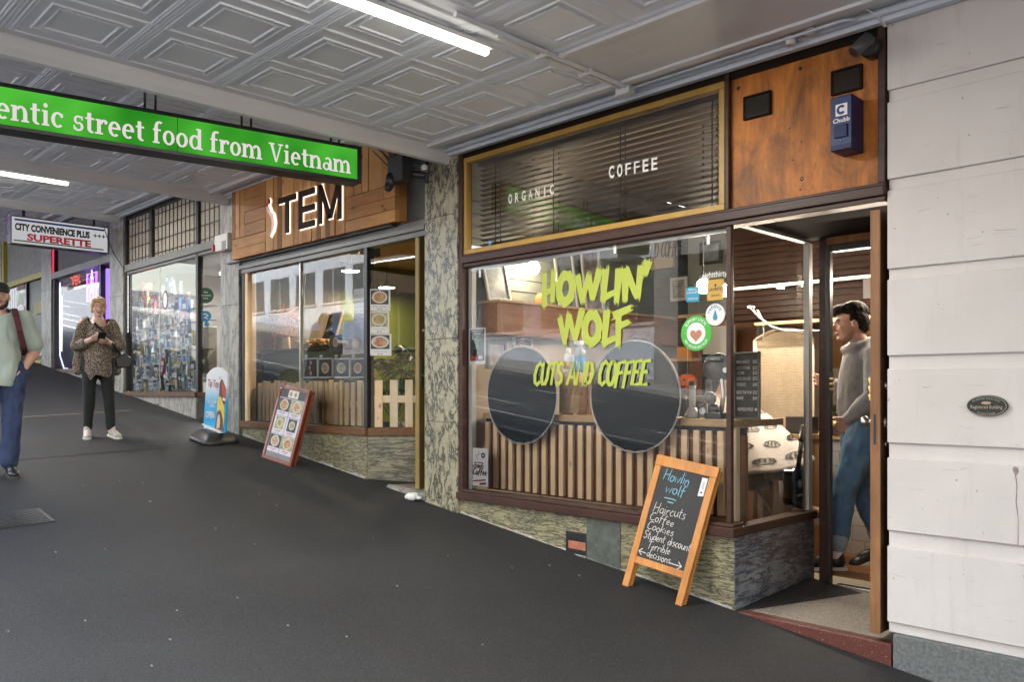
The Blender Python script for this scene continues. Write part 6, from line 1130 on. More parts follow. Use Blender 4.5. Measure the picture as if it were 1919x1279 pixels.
# little guitar on the side sill
XG = -2.87; c = onX(1488, 925, XG); t = thing('small_guitar', 'small black guitar standing on the side window sill', 'guitar', (c.x, c.y, 1.05)); M = Matrix.Rotation(R(-12), 3, 'X')
pts = [(c.x-.03, c.y+a, 1.05+.15+b) for a, b in [(r_*math.cos(q), r_*1.15*math.sin(q)) for q, r_ in ((k*math.pi/12, .125-.022*math.cos(4*k*math.pi/12)) for k in range(24))]]; m = MB(); m.prism([Vector(p) for p in pts], (.075, 0, 0)); m.build('body', t, pm('gloss_black', (.012, .011, .010), (.02, .018, .016), 3, .12, coat=.6), .008)
p, q = Vector((c.x+.02, c.y+.02, 1.30)), onX(1503, 824, XG+.02); m = MB(); m.tube([p, q], .017, 8); m.cap(q, q+(q-p).normalized()*.09, .026, .022, 8); m.build('neck', t, BLK); m = MB(); m.lathe([(.03, .046), (.03, .0475)], (c.x-.0, c.y, 1.22), 18, 'x'); m.box(c.x+.045, c.x+.05, c.y-.04, c.y+.04, 1.13, 1.145); m.build('sound_hole', t, STEEL)
# barber chair
t = thing('barber_chair', 'black barber chair with chrome arms under the caped customer', 'chair', (-3.50, 6.0, .6)); cx, cyy = -3.50, 6.0
m = MB(); m.box(cx-.28, cx+.26, cyy-.28, cyy+.28, 1.12, 1.26); m.build('seat', t, BLK, .03); m = MB(); m.hexa([(cx-.34, cyy-.26, 1.2), (cx-.24, cyy-.26, 1.2), (cx-.24, cyy+.26, 1.2), (cx-.34, cyy+.26, 1.2), (cx-.44, cyy-.24, 1.85), (cx-.35, cyy-.24, 1.85), (cx-.35, cyy+.24, 1.85), (cx-.44, cyy+.24, 1.85)]); m.build('backrest', t, BLK, .03)
m = MB(); m.lathe([(.26, 0), (.26, .03), (.08, .06), (.07, .52)], (cx, cyy, .6), 24); m.build('pedestal', t, STEEL); m = MB(); m.hexa([(cx+.42, cyy-.2, .80), (cx+.68, cyy-.2, .90), (cx+.68, cyy+.2, .90), (cx+.42, cyy+.2, .80), (cx+.42, cyy-.2, .84), (cx+.68, cyy-.2, .94), (cx+.68, cyy+.2, .94), (cx+.42, cyy+.2, .84)]); m.tube([(cx+.25, cyy-.15, 1.14), (cx+.45, cyy-.15, .84)], .018, 8); m.tube([(cx+.25, cyy+.15, 1.14), (cx+.45, cyy+.15, .84)], .018, 8); m.build('footrest', t, STEEL)
for s in (-1, 1):
    m = MB(); y = cyy+s*.31; m.tube([(cx-.2, y, 1.2), (cx-.18, y, 1.45), (cx+.15, y, 1.47), (cx+.24, y, 1.42), (cx+.22, y, 1.15)], .018, 8); m.build('armrest', t, STEEL)
m = MB(); c = onY(1466, 900, 5.75); 
for k in range(7): m.tube([(c.x-.06+k*.02, 5.75+.012*(k % 2), 1.22), (c.x-.06+k*.022, 5.75, .86)], .014, 6)
solo(m, 'towel', 'white towel hanging by the barber chair behind the small guitar', 'towel', (c.x, 5.75, .86), None, 0, PAPER)
# right hand shelves, pegboard, pumpkin
def pegm():
    mt, nt, b, o = newmat('pegboard'); vo = nt.nodes.new('ShaderNodeTexVoronoi'); vo.inputs['Scale'].default_value = 26; vo.inputs['Randomness'].default_value = 0; nt.links.new(coords(nt, (1, 1, 1), (0, 0, 0)), vo.inputs['Vector']); nt.links.new(ramp(nt, vo.outputs['Distance'], [(.16, (.05, .04, .03)), (.22, (.46, .44, .36))]), b.inputs['Base Color']); return mt
m = MB(); m.m(pegm()).box(fx(1318, 7.2), fx(1378, 7.2), 7.2, 7.22, onY(1340, 690, 7.2).z, onY(1340, 612, 7.2).z); m.build('pegboard', bs)
m = MB(); m.m(BROWNB).box(-4.9, -3.32, 7.4, 7.45, .6, 3.0); m.m(CREAM).box(-3.96, -3.3, 7.36, 7.4, .6, 2.45); m.m(PINE2).box(-4.9, -3.35, 7.2, 7.4, 2.63, 2.66); m.m(SHIP).box(-4.9, -3.3, 7.38, 7.4, 2.66, 3.95); m.build('rear_partition', bs)
picture2 = []
def bpic(lab, px0, py0, px1, py1, Y, fm, img):
    a, b = onY(px0, py1, Y), onY(px1, py0, Y); t = thing('picture_frame', lab, 'picture', ((a.x+b.x)/2, Y, a.z)); w = .03; m = MB()
    for p, q, c, d in ((a.x, b.x, a.z, a.z+w), (a.x, b.x, b.z-w, b.z), (a.x, a.x+w, a.z+w, b.z-w), (b.x-w, b.x, a.z+w, b.z-w)): m.box(p, q, Y-.02, Y, c, d)
    m.build('frame', t, fm, .002); m = MB(); m.box(a.x+w, b.x-w, Y-.006, Y, a.z+w, b.z-w); m.build('image', t, img)
bpic('dark framed landscape high on the rear boarded wall, under the right arrow mark', 1313, 450, 1354, 498, 7.36, BLK, IMG[1]); bpic('pale framed portrait leaning on the rear shelf beside the blue sticker', 1258, 518, 1290, 566, 7.33, OFFW, IMG[0]); bpic('dark framed drawing on the rear wall right of the orange pumpkin', 1318, 706, 1342, 756, 7.34, BLK, IMG[1]); bpic('small dark framed picture below the round drop sticker', 1318, 664, 1338, 690, 7.18, BLK, IMG[2])
c = onY(1289, 718, 6.9); t = thing('pumpkin_lantern', 'orange carved pumpkin lantern hanging behind the right round board', 'pumpkin', c); m = MB()
for k in range(8): a = k*math.pi/4; m.ball((c.x+.03*math.cos(a), c.y+.03*math.sin(a), c.z), (.07, .07, .085), 10, 8)
m.build('pumpkin', t, pm('pumpkin_orange', (.52, .12, .03), (.42, .09, .02), 8, .5)); m = MB(); F = frame((c.x, c.y-.103, c.z), (1, 0, 0), (0, 0, 1)); m.m(BLK); m.poly([F(-.05, .02), F(-.015, .02), F(-.03, .045)]); m.poly([F(.015, .02), F(.05, .02), F(.03, .045)]); m.poly([F(-.05, -.015), F(-.03, -.03), F(.03, -.03), F(.05, -.015), F(.03, -.05), F(-.03, -.05)]); m.build('carved_face', t); m = MB(); m.wire([(c.x, c.y, c.z+.08), (c.x, c.y, 2.6)], .003, 5); m.build('string', t, WHITE)
m = MB(); m.m(pm('orange_card', (.62, .24, .03), None, 5, .6)); a, b = onY(1270, 672, 6.95), onY(1293, 650, 6.95); m.box(a.x, b.x, 6.95, 6.99, a.z, b.z); m.m(PINE2).box(a.x-.05, b.x+.05, 6.9, 7.05, a.z-.03, a.z-.003); solo(m, 'orange_card', 'bright orange card on a small shelf above the pumpkin', 'card', ((a.x+b.x)/2, 6.95, a.z))
c = onY(1190, 488, 7.3); m = MB(); a = onY(1182, 490, 7.30); F = frame(a, (1, 0, 0), (0, 0, 1)); m.m(CREAM).box(a.x-.5, a.x+.55, 7.30, 7.34, a.z-.12, a.z+.42); hand(m, 'CUTS AND COFFEE', F, -.0, 0, .16, .018, BLK, .2, .006, .01, .02, .68); solo(m, 'word_panel', 'cream panel with black words high at the rear of the barber shop', 'sign', tuple(a))  # cream panel carrying black lettering strokes
m = MB(); c = onY(1164, 490, 7.1); m.lathe([(.05, 0), (.05, .02), (.035, .03), (.035, .28), (.05, .29), (.06, .33), (.03, .37)], (c.x, 7.1, c.z-.2), 16); solo(m, 'barber_pole', 'small striped barber pole lamp at the rear above the lime letters', 'barber pole', (c.x, 7.1, c.z-.2), None, 0, pm('pole_stripe', (.62, .6, .58), (.45, .08, .06), 5, .4, stretch=(1, 1, 6), lo=.48, hi=.52))
m = MB(); pts = [onY(x, y, 6.3) for x, y in ((1408, 578), (1425, 596), (1445, 612), (1470, 620), (1500, 620), (1548, 620), (1575, 605), (1600, 578))]; m.tube(pts, .008, 6); m.tube([onY(x, y, 6.3) for x, y in ((1420, 582), (1430, 600), (1432, 622), (1430, 640))], .006, 6); m.cap(onY(1404, 576, 6.3), onY(1412, 577, 6.3), .014, .014, 8); solo(m, 'power_cable', 'white power cable sagging across the barber shop behind the side window', 'cable', tuple(pts[3]), None, 0, WHITE)
m = MB(); a, b = onY(1618, 560, 6.2), onY(1632, 522, 6.2); m.box(a.x, b.x, 6.2, 6.22, a.z, b.z); solo(m, 'notice', 'white notice hanging beside the open door edge', 'notice', tuple(a), None, 0, PAPER)
m = MB(); a, b = onY(1548, 580, 6.8), onY(1600, 565, 6.8); m.box(a.x, b.x, 6.7, 6.9, a.z, b.z); solo(m, 'wall_unit', 'white slim unit on the rear wall above the man', 'unit', tuple(a), None, .005, WHITE)
m = MB(); a, b = onY(1360+58, 648, 6.75), onY(1360+100, 600, 6.75); m.m(DKGREY).box(a.x, b.x, 6.75, 6.95, a.z, b.z); m.m(BLK).box(a.x+.03, b.x-.03, 6.745, 6.751, a.z+.03, b.z-.05); solo(m, 'speaker_box', 'dark speaker box on the shelf above the folding screen', 'speaker', tuple(a), None, .005)
m = MB(); a = onY(1500, 792, 6.3); m.m(BLK).box(a.x-.10, a.x+.08, 6.25, 6.45, 1.545, 1.68); m.m(PLYC).box(a.x-.35, a.x+.12, 6.2, 6.5, 1.50, 1.543); m.box(a.x-.3, a.x+.1, 6.25, 6.45, .6, 1.5); solo(m, 'cash_stand', 'small timber stand with a black terminal right of the folding screen', 'stand', (a.x, 6.3, .6), None, .003)
# ================================================================ PAVEMENT BOARDS
def aframe(t, F, W, H, bw, bot, top, th, fm, w0=0.0, feet=True):
    m = MB()
    def bar(u0, u1, v0, v1, e=0): m.hexa([F(u0, v0, w0-th+e), F(u1, v0, w0-th+e), F(u1, v0, w0), F(u0, v0, w0), F(u0, v1, w0-th+e), F(u1, v1, w0-th+e), F(u1, v1, w0), F(u0, v1, w0)])
    bar(0, bw, 0, H-top-.001); bar(W-bw, W, 0, H-top-.001); bar(-.004, W+.004, H-top, H); bar(bw+.001, W-bw-.001, bot, bot+bw*.95, .003); return m
p0_ = Vector((-3.40, 4.352, .613)); u = Vector((1, .012, -.126)); v = Vector((.130, .220, .855)); H_ = v.length; F = frame(p0_, u, v); W_ = .462
t = thing('chalkboard_sign', 'orange wood framed chalkboard sign with handwriting leaning on the barber shop', 'chalkboard', p0_)
aframe(t, F, W_, H_, .048, .165, .07, .022, ORW).build('frame', t, ORW, .003)
m = MB(); m.hexa([F(.046, .2, -.014), F(W_-.046, .2, -.014), F(W_-.046, .2, -.006), F(.046, .2, -.006), F(.046, H_-.068, -.014), F(W_-.046, H_-.068, -.014), F(W_-.046, H_-.068, -.006), F(.046, H_-.068, -.006)]); bd = m.build('board', t, CHALKB)
aframe(t, F, W_, H_-.02, .048, .165, .06, .022, ORW, -.034).build('rear_frame', t, ORW, .003)
m = MB(); m.hexa([F(.046, .2, -.05), F(W_-.046, .2, -.05), F(W_-.046, .2, -.042), F(.046, .2, -.042), F(.046, H_-.09, -.05), F(W_-.046, H_-.09, -.05), F(W_-.046, H_-.09, -.042), F(.046, H_-.09, -.042)]); m.build('rear_board', t, CHALKB)
m = MB()
for uu in (.06, W_-.08): m.hexa([F(uu, H_-.04, -.058), F(uu+.02, H_-.04, -.058), F(uu+.02, H_-.04, -.024), F(uu, H_-.04, -.024), F(uu, H_-.02, -.058), F(uu+.02, H_-.02, -.058), F(uu+.02, H_-.02, -.024), F(uu, H_-.02, -.024)])
m.build('hinge', t, BRASS)
Fb = frame(F(0, 0, -.0055), u, v); m = MB(); wc = .0058
hand(m, 'Howlin', Fb, .085, .735, .075, wc*1.1, CHALKBL, .12, .001, 0, .06, .20); hand(m, 'wolf', Fb, .125, .66, .070, wc*1.1, CHALKBL, .05, .001, 0, .06, .15); stroke(m, [(.135, .625), (.20, .628), (.225, .622)], Fb, .007, CHALKBL, .001); stroke(m, [(.165, .603), (.21, .604)], Fb, .008, CHALKBL, .001)
for s, uu, vv, hh, ww in (('Haircuts', .075, .52, .068, .25), ('Coffee', .066, .458, .054, .19), ('Cookies', .064, .40, .054, .21), ('Student discount', .058, .338, .054, .36), ('Terrible', .105, .278, .054, .18), ('decisions', .118, .226, .05, .185)): hand(m, s, Fb, uu, vv, hh, wc*.85, CHALKW, .1, .001, 0, .06, ww)
stroke(m, [(.11, .245), (.055, .247)], Fb, .006, CHALKW, .001); stroke(m, [(.08, .268), (.053, .247), (.082, .226)], Fb, .006, CHALKW, .001); stroke(m, [(.30, .232), (.385, .232)], Fb, .006, CHALKW, .001); stroke(m, [(.36, .256), (.39, .232), (.36, .208)], Fb, .006, CHALKW, .001); m.build('handwriting', bd)
m = MB(); m.m(PAPER).poly([Fb(W_-.095, H_-.205, .002), Fb(W_-.055, H_-.20, .002), Fb(W_-.055, H_-.085, .002), Fb(W_-.095, H_-.085, .002)]); m.m(GREYT)
for k in range(6): m.poly([Fb(W_-.083, H_-.11-.008*k, .003), Fb(W_-.066, H_-.11-.008*k, .003), Fb(W_-.066, H_-.114-.008*k, .003), Fb(W_-.083, H_-.114-.008*k, .003)])
m.m(BLK).poly([Fb(W_-.085, H_-.185, .003), Fb(W_-.066, H_-.185, .003), Fb(W_-.075, H_-.17, .003)]); m.build('price_tag', bd)
p0_ = Vector((-7.977, 4.198, 1.196)); u = Vector((.531, .030, -.067)); v = Vector((.10, .165, .765)); F = frame(p0_, u, v); W_, H_ = .536, v.length
t = thing('menu_board', 'red brown framed menu board of food pictures leaning outside the restaurant', 'menu board', p0_)
aframe(t, F, W_, H_, .04, 0, .04, .022, REDFR).build('frame', t, REDFR, .003)
m = MB(); m.hexa([F(.038, .036, -.016), F(W_-.038, .036, -.016), F(W_-.038, .036, -.008), F(.038, .036, -.008), F(.038, H_-.038, -.016), F(W_-.038, H_-.038, -.016), F(W_-.038, H_-.038, -.008), F(.038, H_-.038, -.008)]); bd = m.build('panel', t, GREYF)
aframe(t, F, W_, H_-.01, .04, 0, .04, .022, REDFR, -.045).build('rear_frame', t, REDFR, .003)
Fb = frame(F(0, 0, -.0075), u, v); m = MB(); a, b = .045, W_-.045; LIL = pm('lilac_paper', (.62, .62, .70), (.56, .56, .64), 5, .6); cw = (b-a)/2
m.m(DARKP).poly([Fb(a, H_-.125, .0005), Fb(b, H_-.125, .0005), Fb(b, H_-.042, .0005), Fb(a, H_-.042, .0005)]); m.m(PAPER).poly([Fb(a+cw*.62, H_-.123, .001), Fb(a+cw*1.42, H_-.123, .001), Fb(a+cw*1.42, H_-.044, .001), Fb(a+cw*.62, H_-.044, .001)])
dish(m, Fb, a+cw*.82, H_-.085, .03, 1, .0015); dish(m, Fb, a+cw*1.2, H_-.085, .03, 2, .0015)
for r_ in range(3):
    vt = H_-.135-r_*.19
    for c_ in range(2):
        ua = a+c_*cw+.004; m.m(LIL).poly([Fb(ua, vt-.185, .0005), Fb(ua+cw-.008, vt-.185, .0005), Fb(ua+cw-.008, vt, .0005), Fb(ua, vt, .0005)]); ins = .03 if r_ == 1 else .003
        m.m(DARKP if (r_+c_) % 2 == 0 else FOOD[3]).poly([Fb(ua+ins, vt-.135, .001), Fb(ua+cw-.008-ins, vt-.135, .001), Fb(ua+cw-.008-ins, vt-.006, .001), Fb(ua+ins, vt-.006, .001)]); dish(m, Fb, ua+cw/2-.004, vt-.07, .075 if r_ != 1 else .05, r_+c_*2, .0015, .058 if r_ != 1 else .045)
        m.m(REDT); stroke(m, [(ua+.05, vt-.153), (ua+cw-.06, vt-.153)], Fb, .007, REDT, .001); stroke(m, [(ua+.07, vt-.170), (ua+cw-.08, vt-.170)], Fb, .005, GREYT, .001)
m.build('print', bd)
# ---------------- ice cream sign on its weighted base
cb = Vector((-8.985, 4.16, 0)); cb.z = G(cb.x, cb.y); t = thing('ice_cream_sign', 'blue and white arched ice cream sign on a black moulded base beside the pier', 'sign', cb)
sl_ = Vector((1, 0, -.128)).normalized()
def bp_(x, y, z): return Vector((cb.x+x, cb.y+y, G(cb.x+x, cb.y+y)+z))
m = MB(); rs_ = []
for s, z in ((1.0, 0), (1.0, .035), (.93, .055), (.62, .115), (.45, .125)):
    ring = []
    for k in range(24):
        a = 2*math.pi*k/24; c_, s__ = math.cos(a), math.sin(a); ex = .45; ring.append(bp_(math.copysign(abs(c_)**ex, c_)*.255*s, math.copysign(abs(s__)**ex, s__)*.215*s, z))
    rs_.append(ring)
m.rings(rs_, True, True); m.build('base', t, pm('black_rubber_base', (.028, .028, .030), (.02, .02, .02), 8, .42))
m = MB(); m.hexa([bp_(-.20, -.03, .12), bp_(.20, -.03, .12), bp_(.20, .03, .12), bp_(-.20, .03, .12), bp_(-.20, -.03, .145), bp_(.20, -.03, .145), bp_(.20, .03, .145), bp_(-.20, .03, .145)]); m.tube([bp_(-.26, -.02, .15), bp_(-.18, -.0, .14)], .008, 6); m.build('clamp', t, WHITE)
q0, q1 = onY(381, 808, cb.y), onY(422, 812, cb.y); q2, q3 = onY(388, 694, cb.y), onY(427, 712, cb.y); zb_ = (q0.z+q1.z)/2; Hp = (q2.z+q3.z)/2-zb_
F = frame(((q0.x+q1.x)/2, cb.y, zb_), (1, 0, 0), (0, 0, 1)); hw0, hw1 = (q1.x-q0.x)/2, (q3.x-q2.x)/2; sx_ = ((q2.x+q3.x)/2-(q0.x+q1.x)/2)
def tp(u, v): return (u*(hw0+(hw1-hw0)*v)+sx_*v, v*Hp)           # -1..1, 0..1 on the panel
out_ = [tp(-1, 0), tp(1, 0), tp(1, 1)]+[(tp(1-2*k/12, 1)[0], Hp+.085*math.sin(math.pi*k/12)**.8) for k in range(1, 12)]+[tp(-1, 1)]
mt, nt, b, o = newmat('ice_cream_print'); sp_ = nt.nodes.new('ShaderNodeSeparateXYZ'); tc = nt.nodes.new('ShaderNodeTexCoord'); nt.links.new(tc.outputs['Generated'], sp_.inputs[0]); nt.links.new(ramp(nt, sp_.outputs['Z'], [(.0, (.01, .33, .68)), (.45, (.02, .36, .66)), (.66, (.55, .68, .76)), (.72, (.66, .70, .76))]), b.inputs['Base Color']); b.inputs['Roughness'].default_value = .4
m = MB(); m.prism([F(a, b, 0) for a, b in out_], (0, .022, 0)); m.build('panel', t, mt)
IB, IY, IC = pm('chocolate_print', (.12, .05, .025), None, 4, .5), pm('yellow_print', (.75, .55, .05), None, 4, .5), pm('cream_print', (.72, .58, .42), None, 4, .5); m = MB()
def ip(pts, mat, w): m.m(mat).poly([F(*tp(a, b), w) for a, b in pts])
ip([(.30, .62), (.32, .86), (.46, .93), (.62, .90), (.95, .74), (.95, .48), (.70, .50)], IB, .002); ip([(.52, .88), (.66, .87), (.93, .72), (.93, .58), (.70, .62), (.55, .74)], REDS, .003); ip([(.68, .56), (.93, .54), (.93, .58), (.68, .61)], PAPER, .0035)
ip([(.22, .34), (.25, .56), (.40, .63), (.58, .60), (.72, .50), (.90, .42), (.92, .2), (.80, .02), (.35, .02)], IY, .0042); ip([(.12, .02), (.16, .22), (.28, .36), (.48, .39), (.66, .34), (.80, .22), (.86, .02)], IB, .005); ip([(.26, .06), (.28, .24), (.36, .31), (.50, .30), (.56, .2), (.54, .08)], IC, .006)
hand(m, 'TiopTiop'.replace('io', 'i'), F, tp(-.72, .78)[0], Hp*.78, .10, .014, DR, .1, .004, 0, .04, hw1*1.0) if False else None
Fr = frame(F(tp(-.78, .78)[0], Hp*.80, 0), (1, 0, -.06), (.06, 0, 1)); text(m, 'Tip Top', Fr, 0, 0, .085, pm('tip_top_maroon', (.30, .015, .06), None, 4, .5), hw1*1.05, .012, .25, 'LEFT', .004)
stroke(m, ell_pts(hw1*1.15, .11, .014, .014, 0, 300, 8), Fr, .006, DR, .004)
text(m, 'ICE CREAM', F, tp(-.70, .5)[0], Hp*.50, .034, PAPER, hw0*.80, .02, 0, 'LEFT', .004); text(m, 'INSIDE', F, tp(-.52, .5)[0], Hp*.435, .034, PAPER, hw0*.46, .02, 0, 'LEFT', .004); text(m, 'OPEN', F, tp(-.80, .25)[0], Hp*.245, .075, PAPER, hw0*.80, .03, 0, 'LEFT', .004); m.build('print', t)
# ---------------- grating, litter
c = Gp(18, 976); t = thing('drain_grate', 'dark iron grate set in the pavement at the left edge', 'grate', c)
def gq(x, y, z): return Vector((c.x+x, c.y+y, G(c.x+x, c.y+y)+z))
def gbar(m, x0, x1, y0, y1, z): m.hexa([gq(x0, y0, -.01), gq(x1, y0, -.01), gq(x1, y1, -.01), gq(x0, y1, -.01), gq(x0, y0, z), gq(x1, y0, z), gq(x1, y1, z), gq(x0, y1, z)])
m = MB(); gx, gy = .20, .25; gbar(m, -gx, gx, -gy, -gy+.025, .008); gbar(m, -gx, gx, gy-.025, gy, .008); gbar(m, -gx, -gx+.025, -gy+.025, gy-.025, .008); gbar(m, gx-.025, gx, -gy+.025, gy-.025, .008); m.build('frame', t, BLK)
m = MB()
for k in range(7): gbar(m, -gx+.045+k*.048, -gx+.07+k*.048, -gy+.03, gy-.03, .010)
gbar(m, -gx+.026, gx-.026, -.01, .01, .007); m.build('bars', t, pm('worn_iron', (.09, .09, .095), (.05, .05, .05), 30, .45, metal=.6)); m = MB(); gbar(m, -gx+.025, gx-.025, -gy+.025, gy-.025, .003); m.build('bed', t, pm('grate_bed_black', (.012, .012, .012), None, 30, .9))  # flat near-black bed between the bars
LIT = pm('litter_white', (.27, .265, .25), (.12, .117, .112), 30, .8); rl = random.Random(31)
spots = [(16, 1185), (105, 1036), (282, 941), (225, 903), (268, 906), (156, 911), (390, 894), (486, 927), (519, 949), (478, 1021), (332, 1146), (445, 1122), (198, 1031), (319, 1200), (540, 1174), (405, 992), (438, 987), (650, 1195), (745, 1100), (88, 870), (590, 905), (1086, 1080), (160, 1165), (285, 1250), (905, 1210), (700, 1010), (960, 1065), (840, 1043), (1030, 1061)]
for k, (px, py) in enumerate(spots):
    c = Gp(px, py); m = MB(); s = rl.uniform(.004, .010)*(1.7 if k in (0, 1, 2) else 1); a = rl.uniform(0, 3.14); n = 6; e = [(c.x+s*rl.uniform(.6, 1.2)*math.cos(q*6.283/n+a), c.y+s*rl.uniform(.4, .9)*math.sin(q*6.283/n+a)) for q in range(n)]
    m.prism([Vector((x, y, G(x, y)+.0005)) for x, y in e], (0, 0, .004)); solo(m, 'litter_scrap', 'small pale scrap of litter trodden on the dark pavement', 'litter', tuple(c), 'litter on the pavement', 0, LIT)
c = Vector((-5.80, 4.49, G(-5.8, 4.49))); m = MB(); rr = random.Random(4)
for k in range(9): m.ball((c.x+rr.uniform(-.07, .07), c.y+rr.uniform(-.05, .04), c.z+.02+rr.uniform(0, .03)), (rr.uniform(.03, .05), rr.uniform(.02, .04), rr.uniform(.015, .035)), 7, 5, Matrix.Rotation(rr.uniform(0, 3), 3, 'Z'))
solo(m, 'crumpled_paper', 'crumpled white lump of paper at the foot of the veined marble pier', 'litter', tuple(c), None, 0, WHITE)
# ================================================================ ACROSS THE STREET (seen in the glass)
def opp(name, lab, x0, x1, y, z0, z1, mat, wmat, floors, bay, curved=False):
    t = thing(name, lab, 'building', ((x0+x1)/2, y, z0)); m = MB(); m.box(x0, x1, y-8, y, z0-2, z1); m.build('wall', t, mat); n = max(1, int((x1-x0)/bay)); fh = (z1-z0)/floors; m = MB(); f = MB()
    for r_ in range(floors):
        for k in range(n):
            a = x0+(x1-x0)*(k+.14)/n; b = x0+(x1-x0)*(k+.86)/n; zz = z0+fh*(r_+.22); z2 = z0+fh*(r_+.86); m.box(a, b, y+.002, y+.012, zz, z2); f.box(a-.06, b+.06, y, y+.06, zz-.12, zz-.01); f.box((a+b)/2-.03, (a+b)/2+.03, y+.013, y+.03, zz, z2)
    m.build('window', t, wmat); f.build('window_trim', t, OFFW); return t
DGL = pm('dark_window', (.04, .05, .06), (.08, .10, .12), 2, .1); PALEW = pm('pale_render', (.52, .57, .63), (.45, .495, .55), 1, .7); CONC2 = pm('grey_concrete_wall', (.27, .26, .245), (.21, .205, .195), 1.5, .8)
t = opp('office_building', 'pale curved fronted building across the street, seen in the restaurant glass', -34, -16.5, -15, 3.5, 18, PALEW, DGL, 4, 3.2)
m = MB(); n = 16; rs_ = []
for z, d in ((6.6, 0), (6.6, 2.0), (8.2, 2.0), (8.2, 0)): rs_.append([Vector((-33+14.5*k/n, -15+d*(.4+.6*math.sin(math.pi*k/n)), z)) for k in range(n+1)])
for k in range(n):
    for a in range(3): m.poly([rs_[a][k], rs_[a][k+1], rs_[a+1][k+1], rs_[a+1][k]])
m.build('curved_canopy', t, PALEW); m = MB(); m.box(-24, -19, -12.95, -12.9, 7.1, 8.0); m.build('blue_sign', t, pm('far_sign_blue', (.02, .16, .5), None, 4, .4))
t = opp('office_building', 'grey concrete framed building across the street, seen in the restaurant glass', -16.2, -7.5, -14.2, 2.2, 19, CONC2, DGL, 5, 2.1); m = MB()
for x in (-16.2, -12.4, -8.4): m.box(x, x+.9, -14.2, -13.2, 0, 19)
m.box(-15.3, -8.4, -14.15, -13.3, 6.2, 7.4); m.build('column', t, CONC2)
opp('brick_building', 'cream low building across the street, seen in the barber glass', -7.2, 3.2, -14.6, .6, 11, pm('cream_render', (.28, .26, .23), (.22, .205, .18), 1, .8), DGL, 3, 2.5)
opp('tall_building', 'brown tower across the street downhill', 3.6, 14, -14.4, -.6, 20, pm('brown_render', (.30, .22, .17), (.24, .18, .14), 1, .8), DGL, 6, 2.2)
opp('tall_building', 'white tower across the street uphill', -52, -34.6, -15.5, 6, 26, PALEW, DGL, 7, 2.6)
m = MB(); X0, X1 = -60, 30; f_ = lambda X: rz(X); m.hexa([(X0, -15, f_(X0)-.2), (X1, -15, f_(X1)-.2), (X1, -11.3, f_(X1)-.2), (X0, -11.3, f_(X0)-.2), (X0, -15, f_(X0)+.14), (X1, -15, f_(X1)+.14), (X1, -11.3, f_(X1)+.13), (X0, -11.3, f_(X0)+.13)]); struct(m, 'far_pavement', CONC)
def car(x, y, paint, lab):
    z = rz(x); t = thing('parked_car', lab, 'car', (x, y, z), 'cars parked across the street'); SL = Matrix.Rotation(math.atan(.128), 4, 'Y'); T0 = Matrix.Translation((x, y, z)) @ SL
    prof = [(-2.1, .35), (-2.15, .75), (-1.9, .92), (-1.2, 1.0), (-.6, 1.42), (.7, 1.45), (1.45, 1.02), (2.05, .92), (2.15, .6), (2.1, .35)]; m = MB(); m.prism([T0 @ Vector((a, -.85, b)) for a, b in prof], T0.to_3x3() @ Vector((0, 1.7, 0))); m.build('body', t, paint, .06)
    m = MB()
    for s in (-.856, .856): m.poly([T0 @ Vector((a, s, b)) for a, b in ((-1.0, 1.02), (-.55, 1.36), (.65, 1.38), (1.25, 1.03))])
    m.build('window', t, DGL)
    for sx2 in (-1.35, 1.35):
        for s in (-1, 1): m = MB(); m.lathe([(.32, -.1), (.33, 0), (.32, .1)], T0 @ Vector((sx2, s*.8, .32)), 20, 'y'); w_ = m.build('wheel', t, BLK); m = MB(); m.lathe([(.19, -.105), (.19, .105)], T0 @ Vector((sx2, s*.8, .32)), 14, 'y'); m.build('rim', w_, STEEL)
CP = lambda n, c: pm(n, c, None, 3, .25, coat=.5)
car(-29.0, -10.2, CP('car_blue', (.03, .10, .22)), 'blue parked car across the street'); car(-8.2, -10.2, CP('car_silver', (.4, .41, .42)), 'silver parked car across the street'); car(-3.0, -10.2, CP('car_red', (.35, .03, .03)), 'red parked car across the street')
c = Vector((-3.2, -5.9, rz(-3.2))); t = thing('traffic_cone', 'orange traffic cone in the road', 'cone', c); m = MB(); m.lathe([(.15, .03), (.03, .7), (.02, .71)], c, 18); m.build('cone', t, pm('cone_orange', (.65, .12, .03), None, 3, .5)); m = MB(); m.box(c.x-.2, c.x+.2, c.y-.2, c.y+.2, c.z, c.z+.035); m.build('base', t, BLK); m = MB(); m.lathe([(.101, .30), (.076, .45)], c, 18); m.build('band', t, PAPER)
